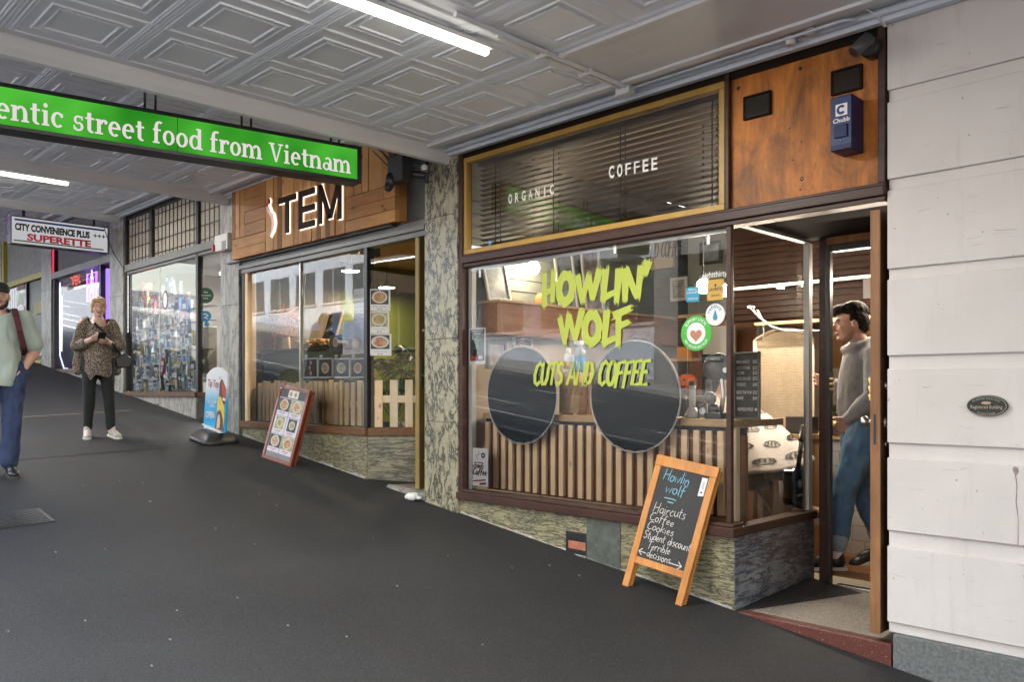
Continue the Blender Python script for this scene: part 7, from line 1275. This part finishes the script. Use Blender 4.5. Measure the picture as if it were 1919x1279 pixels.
# a tree trunk-free street edge: end walls of the street so the far ends do not show bare horizon
# ================================================================ PEOPLE
TMP = bpy.data.scenes.new('remesh')
def remesh(mb, name, mat, parent, voxel=.008, smooth=4, fold=0, fscale=9, seed=0, keep=None):
    me = bpy.data.meshes.new('tmp'); off = OFF[parent.name]; me.from_pydata([tuple(Vector(v)-off) for v in mb.v], [], mb.f); me.update(); ob = bpy.data.objects.new('tmp', me); TMP.collection.objects.link(ob)
    r = ob.modifiers.new('r', 'REMESH'); r.mode = 'VOXEL'; r.voxel_size = voxel
    s = ob.modifiers.new('s', 'SMOOTH'); s.factor = .5; s.iterations = smooth
    with bpy.context.temp_override(scene=TMP, view_layer=TMP.view_layers[0]): dg = bpy.context.evaluated_depsgraph_get()
    m2 = bpy.data.meshes.new_from_object(ob.evaluated_get(dg)); bpy.data.objects.remove(ob); bpy.data.meshes.remove(me)
    nz = Vector((seed*3.1, seed*1.7, 0))
    nrm = [v.normal.copy() for v in m2.vertices] if fold else None
    for i, v in enumerate(m2.vertices):
        p = v.co+off
        if fold:
            q = Vector((p.x*fscale, p.y*fscale, p.z*fscale*.55))+nz; p = p+nrm[i]*fold*(noise.noise(q)+.6*noise.noise(q*2.1))
        v.co = p
    if keep:
        bm = bmesh.new(); bm.from_mesh(m2); bmesh.ops.delete(bm, geom=[v for v in bm.verts if not keep(v.co)], context='VERTS'); bm.to_mesh(m2); bm.free()
    for v in m2.vertices: v.co = v.co-off
    m2.materials.clear(); m2.materials.append(mat)
    for p in m2.polygons: p.use_smooth = True; p.material_index = 0
    m2.name = name; o = bpy.data.objects.new(name, m2); COL.objects.link(o); o.parent = parent; OFF[o.name] = off; return o
SKIN = pm('skin', (.60, .37, .28), (.54, .31, .23), 9, .5, lo=.4, hi=.6); SKIN2 = pm('skin_pink', (.72, .47, .39), (.66, .41, .33), 9, .5, lo=.4, hi=.6)
HAIRD = pm('dark_hair', (.008, .006, .005), (.02, .015, .012), 90, .75, spec=.15, bmp=.6, bscale=120); HAIRB = pm('blonde_hair', (.66, .50, .30), (.46, .33, .18), 70, .5, bmp=.5, bscale=110, stretch=(1, 1, .4)); BEARD = pm('beard', (.03, .02, .015), (.05, .035, .028), 90, .7, bmp=.6, bscale=150)
def denim(n, a, b): return pm(n, a, b, 7, .85, bmp=.25, bscale=260)
LIP = pm('lips', (.34, .10, .09), None, 5, .5); EYEW = pm('eye_white', (.6, .58, .55), None, 5, .3); EYEB = pm('eye_dark', (.03, .022, .018), None, 5, .2)
class Fig:
    """a person's own frame: l = to the person's left, f = forward, z = up, in body units of a 1.72 m figure"""
    def __init__(s, foot, yaw, h): s.o = Vector(foot); s.k = h/1.72; s.f = Vector((math.cos(yaw), math.sin(yaw), 0)); s.l = Vector((-math.sin(yaw), math.cos(yaw), 0))
    def __call__(s, l, f, z): return s.o+(s.l*l+s.f*f+Vector((0, 0, z)))*s.k
    def M(s): return Matrix((s.l, s.f, Vector((0, 0, 1)))).transposed()
def chain(m, P, pts, rs, n=14):
    for a, b, r0, r1 in zip(pts, pts[1:], rs, rs[1:]): m.cap(a, b, r0*P.k, r1*P.k, n)
def head(m, P, c, yaw=0, pitch=0, k=1.0):
    """adds skull, jaw, nose, ears; returns a function from head coordinates to the world"""
    M = P.M() @ Matrix.Rotation(yaw, 3, 'Z') @ Matrix.Rotation(-pitch, 3, 'X'); c = Vector(c); s = P.k*k
    Hh = lambda l, f, z: c+M @ (Vector((l, f, z))*s); B = lambda p, r, q=M: m.ball(Hh(*p), tuple(x*s for x in r), 16, 12, q)
    B((0, -.012, .03), (.075, .095, .092)); B((0, .018, -.02), (.066, .078, .085)); B((0, .042, -.075), (.044, .046, .036)); B((0, .0, -.055), (.058, .06, .05))
    m.cap(Hh(0, .083, .02), Hh(0, .112, -.022), .010*s, .0145*s, 10); B((0, .112, -.025), (.017, .014, .011)); B((.0, .085, .028), (.048, .016, .012)); B((.035, .066, -.022), (.024, .022, .022)); B((-.035, .066, -.022), (.024, .022, .022)); B((0, .086, -.058), (.024, .012, .012)); B((0, .082, -.09), (.022, .016, .015))
    for sd_ in (-1, 1): B((sd_*.077, -.008, -.008), (.010, .02, .032))
    return Hh, M, s
def face(P, root, Hh, M, s, parent, closed=False, smile=False):
    m = MB()
    for sd_ in (-1, 1): m.ball(Hh(sd_*.030, .080, .006), (.0135*s, .010*s, (.004 if closed else .0075)*s), 12, 8, M)
    m.build('eye', parent, EYEB if closed else EYEW); m = MB()
    if not closed:
        for sd_ in (-1, 1): m.ball(Hh(sd_*.030, .0875, .006), (.006*s, .004*s, .006*s), 10, 6, M)
        m.build('iris', parent, EYEB)
    m = MB()
    m.tube([Hh(-.026, .090, -.054+(.006 if smile else 0)), Hh(-.012, .098, -.058), Hh(.012, .098, -.058), Hh(.026, .090, -.054+(.006 if smile else 0))], [.003*s, .006*s, .006*s, .003*s], 8); m.build('lips', parent, LIP)
    m = MB()
    for sd_ in (-1, 1): m.tube([Hh(sd_*.014, .094, .028), Hh(sd_*.032, .091, .034), Hh(sd_*.05, .076, .029)], [.004*s, .0045*s, .0025*s], 7)
    return m
def hand5(m, P, wrist, d, palm_n, curl=.5, side=1, k=1.0, spread=.06):
    """palm and five separate bent fingers; d = direction of the hand, palm_n = the way the palm faces, side = +1 when the thumb lies to palm_n x d"""
    d, pn = Vector(d).normalized(), Vector(palm_n); pn = (pn-d*pn.dot(d)).normalized(); t = pn.cross(d)*side; s = P.k*k; w = Vector(wrist)
    for q in range(4):
        off = (q-1.5)*.019; b = w+t*(-off)*s*1.0+d*.012*s; e = w+t*(-off)*s*1.12+d*.085*s; m.cap(w+t*(-off)*.7*s, e, .014*s, .0115*s, 8)
        L = (.040, .045, .042, .033)[q]*s; c = curl*(1+.12*q); p = e; a = c*.5
        for j, (fr, r0, r1) in enumerate(((1, .0095, .0088), (.7, .0088, .0080), (.55, .0080, .0068))):
            dd = (d*math.cos(a)+pn*math.sin(a)+t*(-off)*spread*8).normalized(); q2 = p+dd*L*fr; m.cap(p, q2, r0*s, r1*s, 8); p = q2; a += c*.9
    b = w+t*.026*s+d*.018*s; p1 = b+(d*.6+t*.7+pn*.25).normalized()*.045*s; p2 = p1+(d*.9+t*.15+pn*.4*curl).normalized()*.030*s; p3 = p2+(d*.9-t*.1+pn*.5*curl).normalized()*.024*s
    m.cap(b, p1, .015*s, .0115*s, 8); m.cap(p1, p2, .0115*s, .0098*s, 8); m.cap(p2, p3, .0098*s, .008*s, 8)
def shoe(name, parent, P, heel, toe_dir, up=Vector((0, 0, 1)), mat=None, sole=None, L=.27):
    d = Vector(toe_dir).normalized(); heel = Vector(heel); s = P.k; x = d.cross(up).normalized(); M = Matrix((x, d, x.cross(d))).transposed(); m = MB()
    m.ball(heel+d*.05*s+up*.055*s, (.042*s, .055*s, .058*s), 12, 8, M); m.ball(heel+d*.13*s+up*.05*s, (.044*s, .09*s, .045*s), 12, 8, M); m.ball(heel+d*.21*s+up*.035*s, (.047*s, .065*s, .035*s), 12, 8, M); m.cap(heel+d*.045*s+up*.06*s, heel+d*.05*s+up*.105*s, .045*s, .042*s, 12)
    o_ = remesh(m, name, mat, parent, .007, 3); m = MB(); pts = [(.040, -.0), (.046, .06), (.044, .13), (.05, .2), (.042, .25), (.02, .275), (-.02, .275), (-.042, .25), (-.05, .2), (-.044, .13), (-.046, .06), (-.040, 0), (-.02, -.012), (.02, -.012)]
    m.prism([heel+x*a*s+d*b*s for a, b in pts], up*.022*s); m.build('sole', o_, sole or WHITE, .004); return o_
# ---------------------------------------------------------------- 1: woman looking at her telephone
gw = Gp(184, 818); hgt = 258/FP*(-CS*gw.x+SN*gw.y)*1.0
yw = math.atan2(-gw.y, -gw.x)+.12; P = Fig(gw, yw, hgt/.985)
w = thing('person', 'blonde woman in a leopard print tunic reading her phone as she walks', 'person', gw)
sk = MB(); hc = P(.0, .055, 1.585); Hh, HM, hs_ = head(sk, P, hc, 0.05, .22); chain(sk, P, [P(0, .0, 1.40), P(0, .02, 1.47), P(0, .04, 1.53)], [.07, .055, .052])
chain(sk, P, [P(0, 0, .95), P(0, 0, 1.10), P(0, .0, 1.28), P(0, 0, 1.38)], [.12, .11, .115, .10])
hR, hL = P(-.055, .30, 1.20), P(.035, .30, 1.165)
for sd_, hand_ in ((-1, hR), (1, hL)):
    el = P(sd_*.235, .03, 1.10); sh = P(sd_*.165, 0, 1.385); wr = hand_+(el-hand_).normalized()*.07*P.k; chain(sk, P, [sh, el, wr], [.055, .046, .030])
    hand5(sk, P, wr, hand_-wr+P.f*.02, Vector((0, 0, 1))+P.l*(-sd_)*.8, .75, -sd_, 1.0)
legs = {-1: [P(-.09, 0, .92), P(-.10, .02, .50), P(-.11, -.01, .09)], 1: [P(.09, 0, .92), P(.115, .05, .50), P(.135, .06, .085)]}
for sd_ in (-1, 1): chain(sk, P, legs[sd_], [.088, .058, .04])
body = remesh(sk, 'body', SKIN2, w, .0065, 3); eb = face(P, w, Hh, HM, hs_, body, True, True); eb.build('eyebrow', body, pm('blonde_brow', (.30, .2, .12), None, 5, .6))
m = MB(); 
for p, r in (((0, -.03, .045), (.088, .092, .088)), ((0, -.05, -.01), (.082, .07, .08)), ((.068, -.012, -.02), (.022, .05, .06)), ((-.068, -.012, -.02), (.022, .05, .06)), ((.062, -.0, .035), (.03, .062, .06)), ((-.062, -.0, .035), (.03, .062, .06)), ((.02, .05, .095), (.062, .045, .03)), ((-.03, .055, .09), (.05, .04, .03)), ((.05, .06, .07), (.03, .03, .03))): m.ball(Hh(*p), tuple(x*hs_ for x in r), 14, 10, HM)
remesh(m, 'hair', HAIRB, w, .007, 2, .006, 60, 1)
def leopard():
    mt, nt, b, o = newmat('leopard_print'); v = coords(nt, (1, 1, .8)); n = nt.nodes.new('ShaderNodeTexNoise'); n.inputs['Scale'].default_value = 18; nt.links.new(v, n.inputs['Vector']); va = nt.nodes.new('ShaderNodeMixRGB'); va.inputs[0].default_value = .035; nt.links.new(v, va.inputs[1]); nt.links.new(n.outputs['Color'], va.inputs[2])
    vo = nt.nodes.new('ShaderNodeTexVoronoi'); vo.feature = 'DISTANCE_TO_EDGE'; vo.inputs['Scale'].default_value = 46; nt.links.new(va.outputs[0], vo.inputs['Vector']); v2 = nt.nodes.new('ShaderNodeTexVoronoi'); v2.inputs['Scale'].default_value = 46; nt.links.new(va.outputs[0], v2.inputs['Vector'])
    c = ramp(nt, vo.outputs['Distance'], [(.0, (.30, .24, .195)), (.10, (.27, .215, .17)), (.15, (.014, .012, .012)), (.30, (.014, .012, .012)), (.36, (.24, .16, .10))]); nt.links.new(c, b.inputs['Base Color']); b.inputs['Roughness'].default_value = .8; return mt
LEO = leopard(); m = MB()
chain(m, P, [P(0, 0, 1.365), P(0, .01, 1.2), P(0, .02, 1.0), P(0, .02, .80)], [.122, .135, .155, .168], 20)
for sd_ in (-1, 1): chain(m, P, [P(sd_*.16, 0, 1.375), P(sd_*.235, .025, 1.11), P(sd_*.165, .135, 1.13)], [.064, .076, .060]); m.cap(P(sd_*.2, -.02, 1.2), P(sd_*.22, -.05, .80), .055*P.k, .055*P.k)
for sd_ in (-1, 1): m.cap(P(sd_*.05, .02, 1.4), P(sd_*.14, 0, 1.4), .05*P.k, .06*P.k)
zc_ = P(0, 0, .71).z; ncl = P(0, .05, 1.43)
remesh(m, 'tunic', LEO, w, .010, 5, .016, 9, 2, lambda p: p.z > zc_+.03*math.sin(p.x*23+p.y*17) and (p-ncl).length > .115*P.k)
m = MB()
for sd_ in (-1, 1): chain(m, P, [legs[sd_][0], legs[sd_][1], legs[sd_][2]+Vector((0, 0, .02))], [.10, .070, .054])
chain(m, P, [P(-.05, 0, .95), P(.05, 0, .95)], [.12, .12]); remesh(m, 'trousers', pm('black_trousers', (.006, .009, .008), (.012, .016, .014), 7, .8), w, .010, 4, .007, 12, 3)
CREAMSH = pm('cream_trainer', (.60, .55, .48), (.42, .38, .32), 22, .6); zg = lambda p: Vector((p.x, p.y, G(p.x, p.y)))
for sd_ in (-1, 1):
    hl = zg(legs[sd_][2])-P.f*.05*P.k; tdir = P.f+P.l*(-.12 if sd_ < 0 else .28); tdir.z = (G(hl.x+tdir.x, hl.y+tdir.y)-G(hl.x, hl.y)); up = Vector((.128, -.042, 1)).normalized(); shoe('shoe', w, P, hl+Vector((0, 0, .004)), tdir, up, CREAMSH, WHITE)
t = thing('handbag', 'black crossbody bag hanging at the hip of the blonde woman', 'bag', P(.26, .12, .9)); m = MB(); c = P(.27, .10, .93); BM = P.M() @ Matrix.Rotation(R(-25), 3, 'Y'); m.prism([Vector((a*P.k, -.035*P.k, b*P.k)) for a, b in ((-.10, -.05), (.03, -.11), (.11, -.03), (.06, .08), (-.07, .07))], (0, .07*P.k, 0)); m.v = [tuple(c+BM @ Vector(v)) for v in m.v]; m.build('pouch', t, BLK, .015)
m = MB(); path = [P(-.115, -.02, 1.445), P(-.06, .115, 1.385), P(.04, .185, 1.27), P(.14, .22, 1.12), P(.23, .16, 1.0)]
for a, b in zip(path, path[1:]): d = (b-a).normalized(); s_ = d.cross(P.f).normalized()*.016*P.k; m.hexa([a-s_, a+s_, a+s_+P.f*.006, a-s_+P.f*.006, b-s_, b+s_, b+s_+P.f*.006, b-s_+P.f*.006])
m.build('strap', t, BLK)
t = thing('mobile_phone', 'dark phone held in both hands by the blonde woman', 'phone', P(0, .34, 1.2)); m = MB(); c = P(-.005, .375, 1.205); PM = P.M() @ Matrix.Rotation(R(35), 3, 'X'); m.box(-.037, .037, -.075, .075, -.004, .004); m.v = [tuple(c+PM @ Vector(v)) for v in m.v]; m.build('case', t, BLK, .003)
# ---------------------------------------------------------------- 2: man in a cap at the left edge
gm = Gp(24, 886); hgt = 350/FP*(-CS*gm.x+SN*gm.y); ym = math.atan2(-gm.y, -gm.x)+.02; gm = gm+Vector((math.sin(ym), -math.cos(ym), 0))*.10; gm.z = G(gm.x, gm.y); P = Fig(gm, ym, hgt/.99)
w = thing('person', 'bearded man in a black cap and pale green tee with one hand in his pocket', 'person', gm)
sk = MB(); Hh, HM, hs_ = head(sk, P, P(0, .02, 1.60), 0, .04); chain(sk, P, [P(0, -.02, 1.40), P(0, -.005, 1.47), P(0, .01, 1.54)], [.08, .06, .058]); chain(sk, P, [P(0, 0, .95), P(0, 0, 1.15), P(0, -.01, 1.32), P(0, -.01, 1.38)], [.13, .135, .135, .105])
armL = [P(.195, -.01, 1.40), P(.285, -.06, 1.12), P(.185, .04, .94)]; armR = [P(-.195, -.01, 1.40), P(-.27, -.03, 1.12), P(-.26, .10, .88)]
for A in (armL, armR): chain(sk, P, A, [.062, .048, .032]); chain(sk, P, [A[1], A[1].lerp(A[2], .35)], [.048, .05])
hand5(sk, P, armL[2], P(.135, .055, .85)-armL[2], -P.l, .25, 1); hand5(sk, P, armR[2], P(-.25, .14, .78)-armR[2], P.l, .55, -1)
legs = {1: [P(.095, 0, .93), P(.10, .06, .50), P(.075, .05, .09)], -1: [P(-.095, 0, .93), P(-.10, .0, .50), P(-.09, -.10, .10)]}
for sd_ in (-1, 1): chain(sk, P, legs[sd_], [.09, .06, .042])
body = remesh(sk, 'body', SKIN, w, .0065, 3); face(P, w, Hh, HM, hs_, body).build('eyebrow', body, BEARD)
m = MB()
for p, r in (((0, .035, -.085), (.05, .052, .04)), ((.05, .02, -.055), (.022, .042, .045)), ((-.05, .02, -.055), (.022, .042, .045)), ((0, .085, -.045), (.03, .012, .007)), ((0, .08, -.098), (.03, .02, .02))): m.ball(Hh(*p), tuple(x*hs_ for x in r), 12, 9, HM)
remesh(m, 'beard', BEARD, w, .006, 2, .004, 70, 2)
m = MB(); m.ball(Hh(0, -.012, .062), (.084*hs_, .104*hs_, .075*hs_), 18, 12, HM); m.ball(Hh(0, -.03, .0), (.076*hs_, .085*hs_, .06*hs_), 14, 10, HM); m.ball(Hh(0, .10, .045), (.066*hs_, .075*hs_, .010*hs_), 14, 8, HM); zz = Hh(0, 0, .018).z
remesh(m, 'cap', pm('black_cap', (.012, .012, .014), (.02, .02, .022), 30, .7), w, .006, 2)
MINT = pm('mint_cotton', (.40, .46, .41), (.35, .41, .365), 5, .9); m = MB(); chain(m, P, [P(0, -.01, 1.37), P(0, 0, 1.2), P(0, .01, 1.0), P(0, .015, .86)], [.15, .172, .165, .17], 20); m.cap(P(-.13, -.01, 1.395), P(.13, -.01, 1.395), .085*P.k, .085*P.k)
for A in (armL, armR): chain(m, P, [A[0], A[0].lerp(A[1], .78)], [.085, .088])
zc_ = P(0, 0, .80).z; ncl = P(0, .05, 1.46); remesh(m, 'tee_shirt', MINT, w, .009, 4, .014, 8, 4, lambda p: p.z > zc_+.02*math.sin(p.x*20+p.y*13) and (p-ncl).length > .085*P.k)
JEAN = denim('dark_denim', (.018, .030, .075), (.032, .050, .11)); m = MB()
for sd_ in (-1, 1): chain(m, P, [legs[sd_][0], legs[sd_][0].lerp(legs[sd_][1], .5), legs[sd_][1], legs[sd_][1].lerp(legs[sd_][2], .5), legs[sd_][2]+Vector((0, 0, .015))], [.12, .098, .085, .078, .076])
chain(m, P, [P(-.06, 0, .94), P(.06, 0, .94)], [.125, .125]); m.cap(P(.165, .045, .90), P(.135, .06, .79), .070*P.k, .070*P.k); remesh(m, 'jeans', JEAN, w, .009, 4, .012, 13, 5)
for sd_ in (-1, 1):
    hl = zg(legs[sd_][2])-P.f*.05*P.k; tdir = P.f*1.0+P.l*.15*sd_; tdir.z = G(hl.x+tdir.x, hl.y+tdir.y)-G(hl.x, hl.y); shoe('shoe', w, P, hl+Vector((0, 0, .004)), tdir, Vector((.128, -.042, 1)).normalized(), BLK, pm('dark_sole', (.05, .05, .05), None, 6, .6))
t = thing('backpack', 'maroon strapped backpack worn by the man in the black cap', 'backpack', P(0, -.24, 1.2)); m = MB(); m.ball(P(0, -.25, 1.18), (.15*P.k, .09*P.k, .22*P.k), 14, 10, P.M()); m.build('pack', t, pm('maroon_cloth', (.10, .015, .022), (.07, .01, .016), 9, .8))
for sd_ in (-1, 1):
    m = MB(); path = [P(sd_*.10, -.12, 1.47), P(sd_*.115, .02, 1.485), P(sd_*.13, .13, 1.42), P(sd_*.155, .165, 1.28), P(sd_*.19, .10, 1.14), P(sd_*.2, -.08, 1.08)]
    for a, b in zip(path, path[1:]): s_ = P.l*.024*P.k; n_ = (b-a).cross(P.l).normalized()*.012*sd_*-1; m.hexa([a-s_-n_, a+s_-n_, a+s_+n_, a-s_+n_, b-s_-n_, b+s_-n_, b+s_+n_, b-s_+n_])
    m.build('strap', t, pm('maroon_strap', (.085, .014, .02), None, 9, .8))
# ---------------------------------------------------------------- 3: man stepping through the barber shop door, in profile
tt = 6.08; r_ = ray(1606, 1070); foot = Vector((r_[0]*tt, r_[1]*tt, .602)); hgt = 484/FP*tt
left_img = Vector((-SN, -CS, 0)); ym = math.atan2(left_img.y, left_img.x)-.05; P = Fig(foot, ym, hgt/.985)
w = thing('person', 'dark haired man in a grey hoodie and rolled jeans stepping in the barber doorway', 'person', foot)
sk = MB(); Hh, HM, hs_ = head(sk, P, P(0, .045, 1.60), .05, .14); chain(sk, P, [P(0, -.06, 1.40), P(0, -.025, 1.47), P(0, .015, 1.535)], [.08, .056, .055]); chain(sk, P, [P(0, -.035, .95), P(0, -.03, 1.15), P(0, -.05, 1.32), P(0, -.055, 1.38)], [.125, .125, .125, .10])
armL = [P(.18, -.06, 1.385), P(.235, -.03, 1.12), P(.19, .125, .975)]; armR = [P(-.18, -.05, 1.385), P(-.24, -.07, 1.13), P(-.20, .10, 1.205)]
for A in (armL, armR): chain(sk, P, A, [.058, .046, .030])
hand5(sk, P, armL[2], P(.17, .19, .90)-armL[2], -P.l, .6, 1); hand5(sk, P, armR[2], P(-.19, .195, 1.23)-armR[2], P.l, .6, -1)
legs = {1: [P(.085, -.03, .92), P(.10, .11, .52), P(.10, .17, .10)], -1: [P(-.085, -.03, .92), P(-.09, -.06, .52), P(-.09, -.20, .13)]}
for sd_ in (-1, 1): chain(sk, P, legs[sd_], [.09, .06, .042])
body = remesh(sk, 'body', SKIN, w, .0065, 3); face(P, w, Hh, HM, hs_, body).build('eyebrow', body, HAIRD)
m = MB()
for p, r in (((0, -.03, .075), (.082, .10, .07)), ((0, -.065, .01), (.078, .058, .085)), ((.066, -.03, .03), (.02, .05, .05)), ((-.066, -.03, .03), (.02, .05, .05)), ((0, .05, .098), (.06, .05, .035)), ((0, .085, .085), (.045, .022, .022)), ((0, -.085, -.03), (.055, .03, .05))): m.ball(Hh(*p), tuple(x*hs_ for x in r), 14, 10, HM)
remesh(m, 'hair', HAIRD, w, .006, 2, .0035, 45, 6)
m = MB(); m.ball(Hh(.0, .03, -.085), (.05*hs_, .05*hs_, .03*hs_), 12, 8, HM); m.ball(Hh(0, .012, -.06), (.063*hs_, .05*hs_, .035*hs_), 12, 8, HM); remesh(m, 'stubble', pm('stubble', (.38, .245, .19), (.30, .19, .145), 90, .8), w, .006, 2)
HOOD = pm('grey_marl', (.27, .273, .287), (.215, .218, .23), 40, .95, bmp=.2, bscale=160); m = MB(); chain(m, P, [P(0, -.05, 1.37), P(0, -.035, 1.2), P(0, -.03, 1.02), P(0, -.03, .95)], [.135, .155, .148, .14], 20); m.cap(P(-.11, -.055, 1.385), P(.11, -.055, 1.385), .08*P.k, .08*P.k)
for A in (armL, armR): chain(m, P, [A[0], A[0].lerp(A[1], .5), A[1], A[1].lerp(A[2], .5), A[2].lerp(A[1], .06)], [.078, .074, .066, .058, .046])
m.ball(P(0, -.13, 1.42), (.12*P.k, .075*P.k, .085*P.k), 14, 10, P.M()); m.ball(P(0, .0, 1.42), (.09*P.k, .075*P.k, .035*P.k), 14, 10, P.M() @ Matrix.Rotation(R(25), 3, 'X'))
for k in range(14): a0, a1 = k*math.pi/7, (k+1)*math.pi/7; m.cap(P(.082*math.cos(a0), -.015+.085*math.sin(a0), 1.455-.030*math.sin(a0)), P(.082*math.cos(a1), -.015+.085*math.sin(a1), 1.455-.030*math.sin(a1)), .030*P.k, .030*P.k, 10)
ncl = P(0, .02, 1.56); zc_ = P(0, 0, .905).z; remesh(m, 'hoodie', HOOD, w, .009, 4, .010, 10, 7, lambda p: p.z > zc_ and (p-ncl).length > .055*P.k)
J2 = denim('mid_denim', (.055, .135, .25), (.11, .21, .345)); m = MB()
for sd_ in (-1, 1): chain(m, P, [legs[sd_][0], legs[sd_][0].lerp(legs[sd_][1], .5), legs[sd_][1], legs[sd_][1].lerp(legs[sd_][2], .5), legs[sd_][2].lerp(legs[sd_][1], .18)], [.118, .100, .078, .070, .062])
chain(m, P, [P(-.05, -.035, .97), P(.05, -.035, .97)], [.135, .135]); m.ball(P(.06, -.10, .90), (.09*P.k, .09*P.k, .10*P.k), 12, 9, P.M()); m.ball(P(-.06, -.10, .90), (.09*P.k, .09*P.k, .10*P.k), 12, 9, P.M()); jn = remesh(m, 'jeans', J2, w, .009, 4, .010, 14, 8)
for sd_ in (-1, 1):
    a, b = legs[sd_][2], legs[sd_][1]; m = MB(); m.cap(a.lerp(b, .16), a.lerp(b, .24), .064*P.k, .067*P.k, 18); remesh(m, 'cuff', denim('pale_denim', (.20, .28, .36), (.28, .36, .44)), w, .008, 2)
    m = MB(); chain(m, P, [a, a.lerp(b, .14)], [.046, .046]); remesh(m, 'sock', PAPER, w, .008, 2)
    if sd_ > 0: shoe('shoe', w, P, Vector((a.x, a.y, .603))-P.f*.06*P.k, P.f, Vector((0, 0, 1)), BLK, WHITE)
    else: d = (P.f+Vector((0, 0, -.35))).normalized(); shoe('shoe', w, P, Vector((a.x, a.y, .66))-P.f*.05*P.k, d, d.cross(P.l).normalized()*(-1) if d.cross(P.l).z < 0 else d.cross(P.l).normalized(), BLK, WHITE)
m = MB(); q = P(.135, -.16, .86)
# ---------------------------------------------------------------- 4: customer under the cape
cp = Vector((-3.50, 6.0, .6)); P = Fig(cp, 0.0, 1.72); w = thing('person', 'seated customer hidden under a white barber cape with black knuckle prints', 'person', cp)
sk = MB(); Hh, HM, hs_ = head(sk, P, P(0, -.10, 1.42), 0, 0); chain(sk, P, [P(0, -.15, .70), P(0, -.16, .95), P(0, -.15, 1.15), P(0, -.13, 1.24), P(0, -.11, 1.34)], [.14, .14, .14, .08, .06])
for sd_ in (-1, 1): chain(sk, P, [P(sd_*.18, -.13, 1.19), P(sd_*.22, -.06, .94), P(sd_*.14, .06, .84)], [.06, .048, .035]); chain(sk, P, [P(sd_*.1, -.1, .72), P(sd_*.11, .34, .74), P(sd_*.11, .46, .40)], [.09, .065, .045]); sk.cap(P(sd_*.11, .46, .38), P(sd_*.11, .62, .36), .045, .04); hand5(sk, P, P(sd_*.14, .06, .84), P.f, Vector((0, 0, -1)), .5, 1)
body = remesh(sk, 'body', SKIN, w, .009, 3); face(P, w, Hh, HM, hs_, body).build('eyebrow', body, HAIRD); m = MB(); m.ball(Hh(0, -.03, .06), (.084*hs_, .10*hs_, .075*hs_), 14, 10, HM); m.ball(Hh(0, -.06, .0), (.08*hs_, .06*hs_, .08*hs_), 14, 10, HM); remesh(m, 'hair', HAIRD, w, .007, 1, .006, 60, 3)
m = MB()
for sd_ in (-1, 1): chain(m, P, [P(sd_*.1, -.1, .72), P(sd_*.11, .34, .74), P(sd_*.11, .46, .40)], [.10, .085, .07])
remesh(m, 'trousers', BLK, w, .010, 3, .006, 12, 3)
# the cape falls from the collar over the shoulders, knees and the near arm rest as one curved cloth
NU, NV = 44, 26
def cape(u, v):
    a = math.pi*(-.08+1.0*u)*1.0-math.pi*.98; a = -math.pi*1.05+u*math.pi*1.55                       # from the back, round the near side, to the front
    dirx, diry = math.cos(a), math.sin(a); reach = .09+(.26+.34*max(0, dirx)+.10*max(0, -diry))*v**.9; fold = (.022*math.sin(u*26+2*v)+.014*math.sin(u*47+1))*v
    z = 1.24-(.50+.16*max(0, -diry)-.04*max(0, dirx))*v**1.15+.03*math.sin(u*17)*v; return cp+Vector((-.11+dirx*(reach+fold), diry*(reach*.86+fold), z))
m = MB(); rows = [[cape(i/NU, j/NV) for i in range(NU+1)] for j in range(NV+1)]; n0 = len(m.v)
for r_ in rows: m.v += [tuple(p) for p in r_]
for j in range(NV):
    for i in range(NU): q = n0+j*(NU+1)+i; m.face((q, q+1, q+NU+2, q+NU+1), True)
CAPE = pm('white_cape_cloth', (.68, .62, .58), (.60, .54, .50), 3, .75); co = m.build('cape', w, CAPE); sdm = co.modifiers.new('solid', 'SOLIDIFY'); sdm.thickness = .004
m = MB()
def csurf(u0, v0):
    def FF(a, b, w_=0):
        u = min(max(u0+a, 0), 1); v = min(max(v0-b, 0), 1); p = cape(u, v); n = (cape(min(u+.01, 1), v)-cape(max(u-.01, 0), v)).cross(cape(u, min(v+.01, 1))-cape(u, max(v-.01, 0)))
        if n.dot(Vector((.72, -.70, 0))) < 0: n = -n
        return p+n.normalized()*(.007+w_)
    return FF
rp = random.Random(12)
for j, v0 in enumerate((.30, .50, .70, .88)):
    for i in range(9):
        u0 = .10+i*.10+(.05 if j % 2 else 0); FF = csurf(u0, v0); su_, sv_ = .030, .055; ang = rp.uniform(-.4, .4)
        def rt(pts): return [(a*math.cos(ang)*su_-b*math.sin(ang)*su_, a*math.sin(ang)*sv_+b*math.cos(ang)*sv_) for a, b in pts]
        stroke(m, rt([(-1, -.3), (-.8, .35), (-.3, .6), (.3, .62), (.8, .4), (1, -.2), (.6, -.6), (-.4, -.62), (-1, -.3)]), FF, .010, BLK, .001)
        for k in range(3): stroke(m, rt([(-.5+k*.5, .5), (-.55+k*.5, -.1), (-.35+k*.5, -.2)]), FF, .008, BLK, .001)
m.build('print', co)
bpy.data.scenes.remove(TMP)
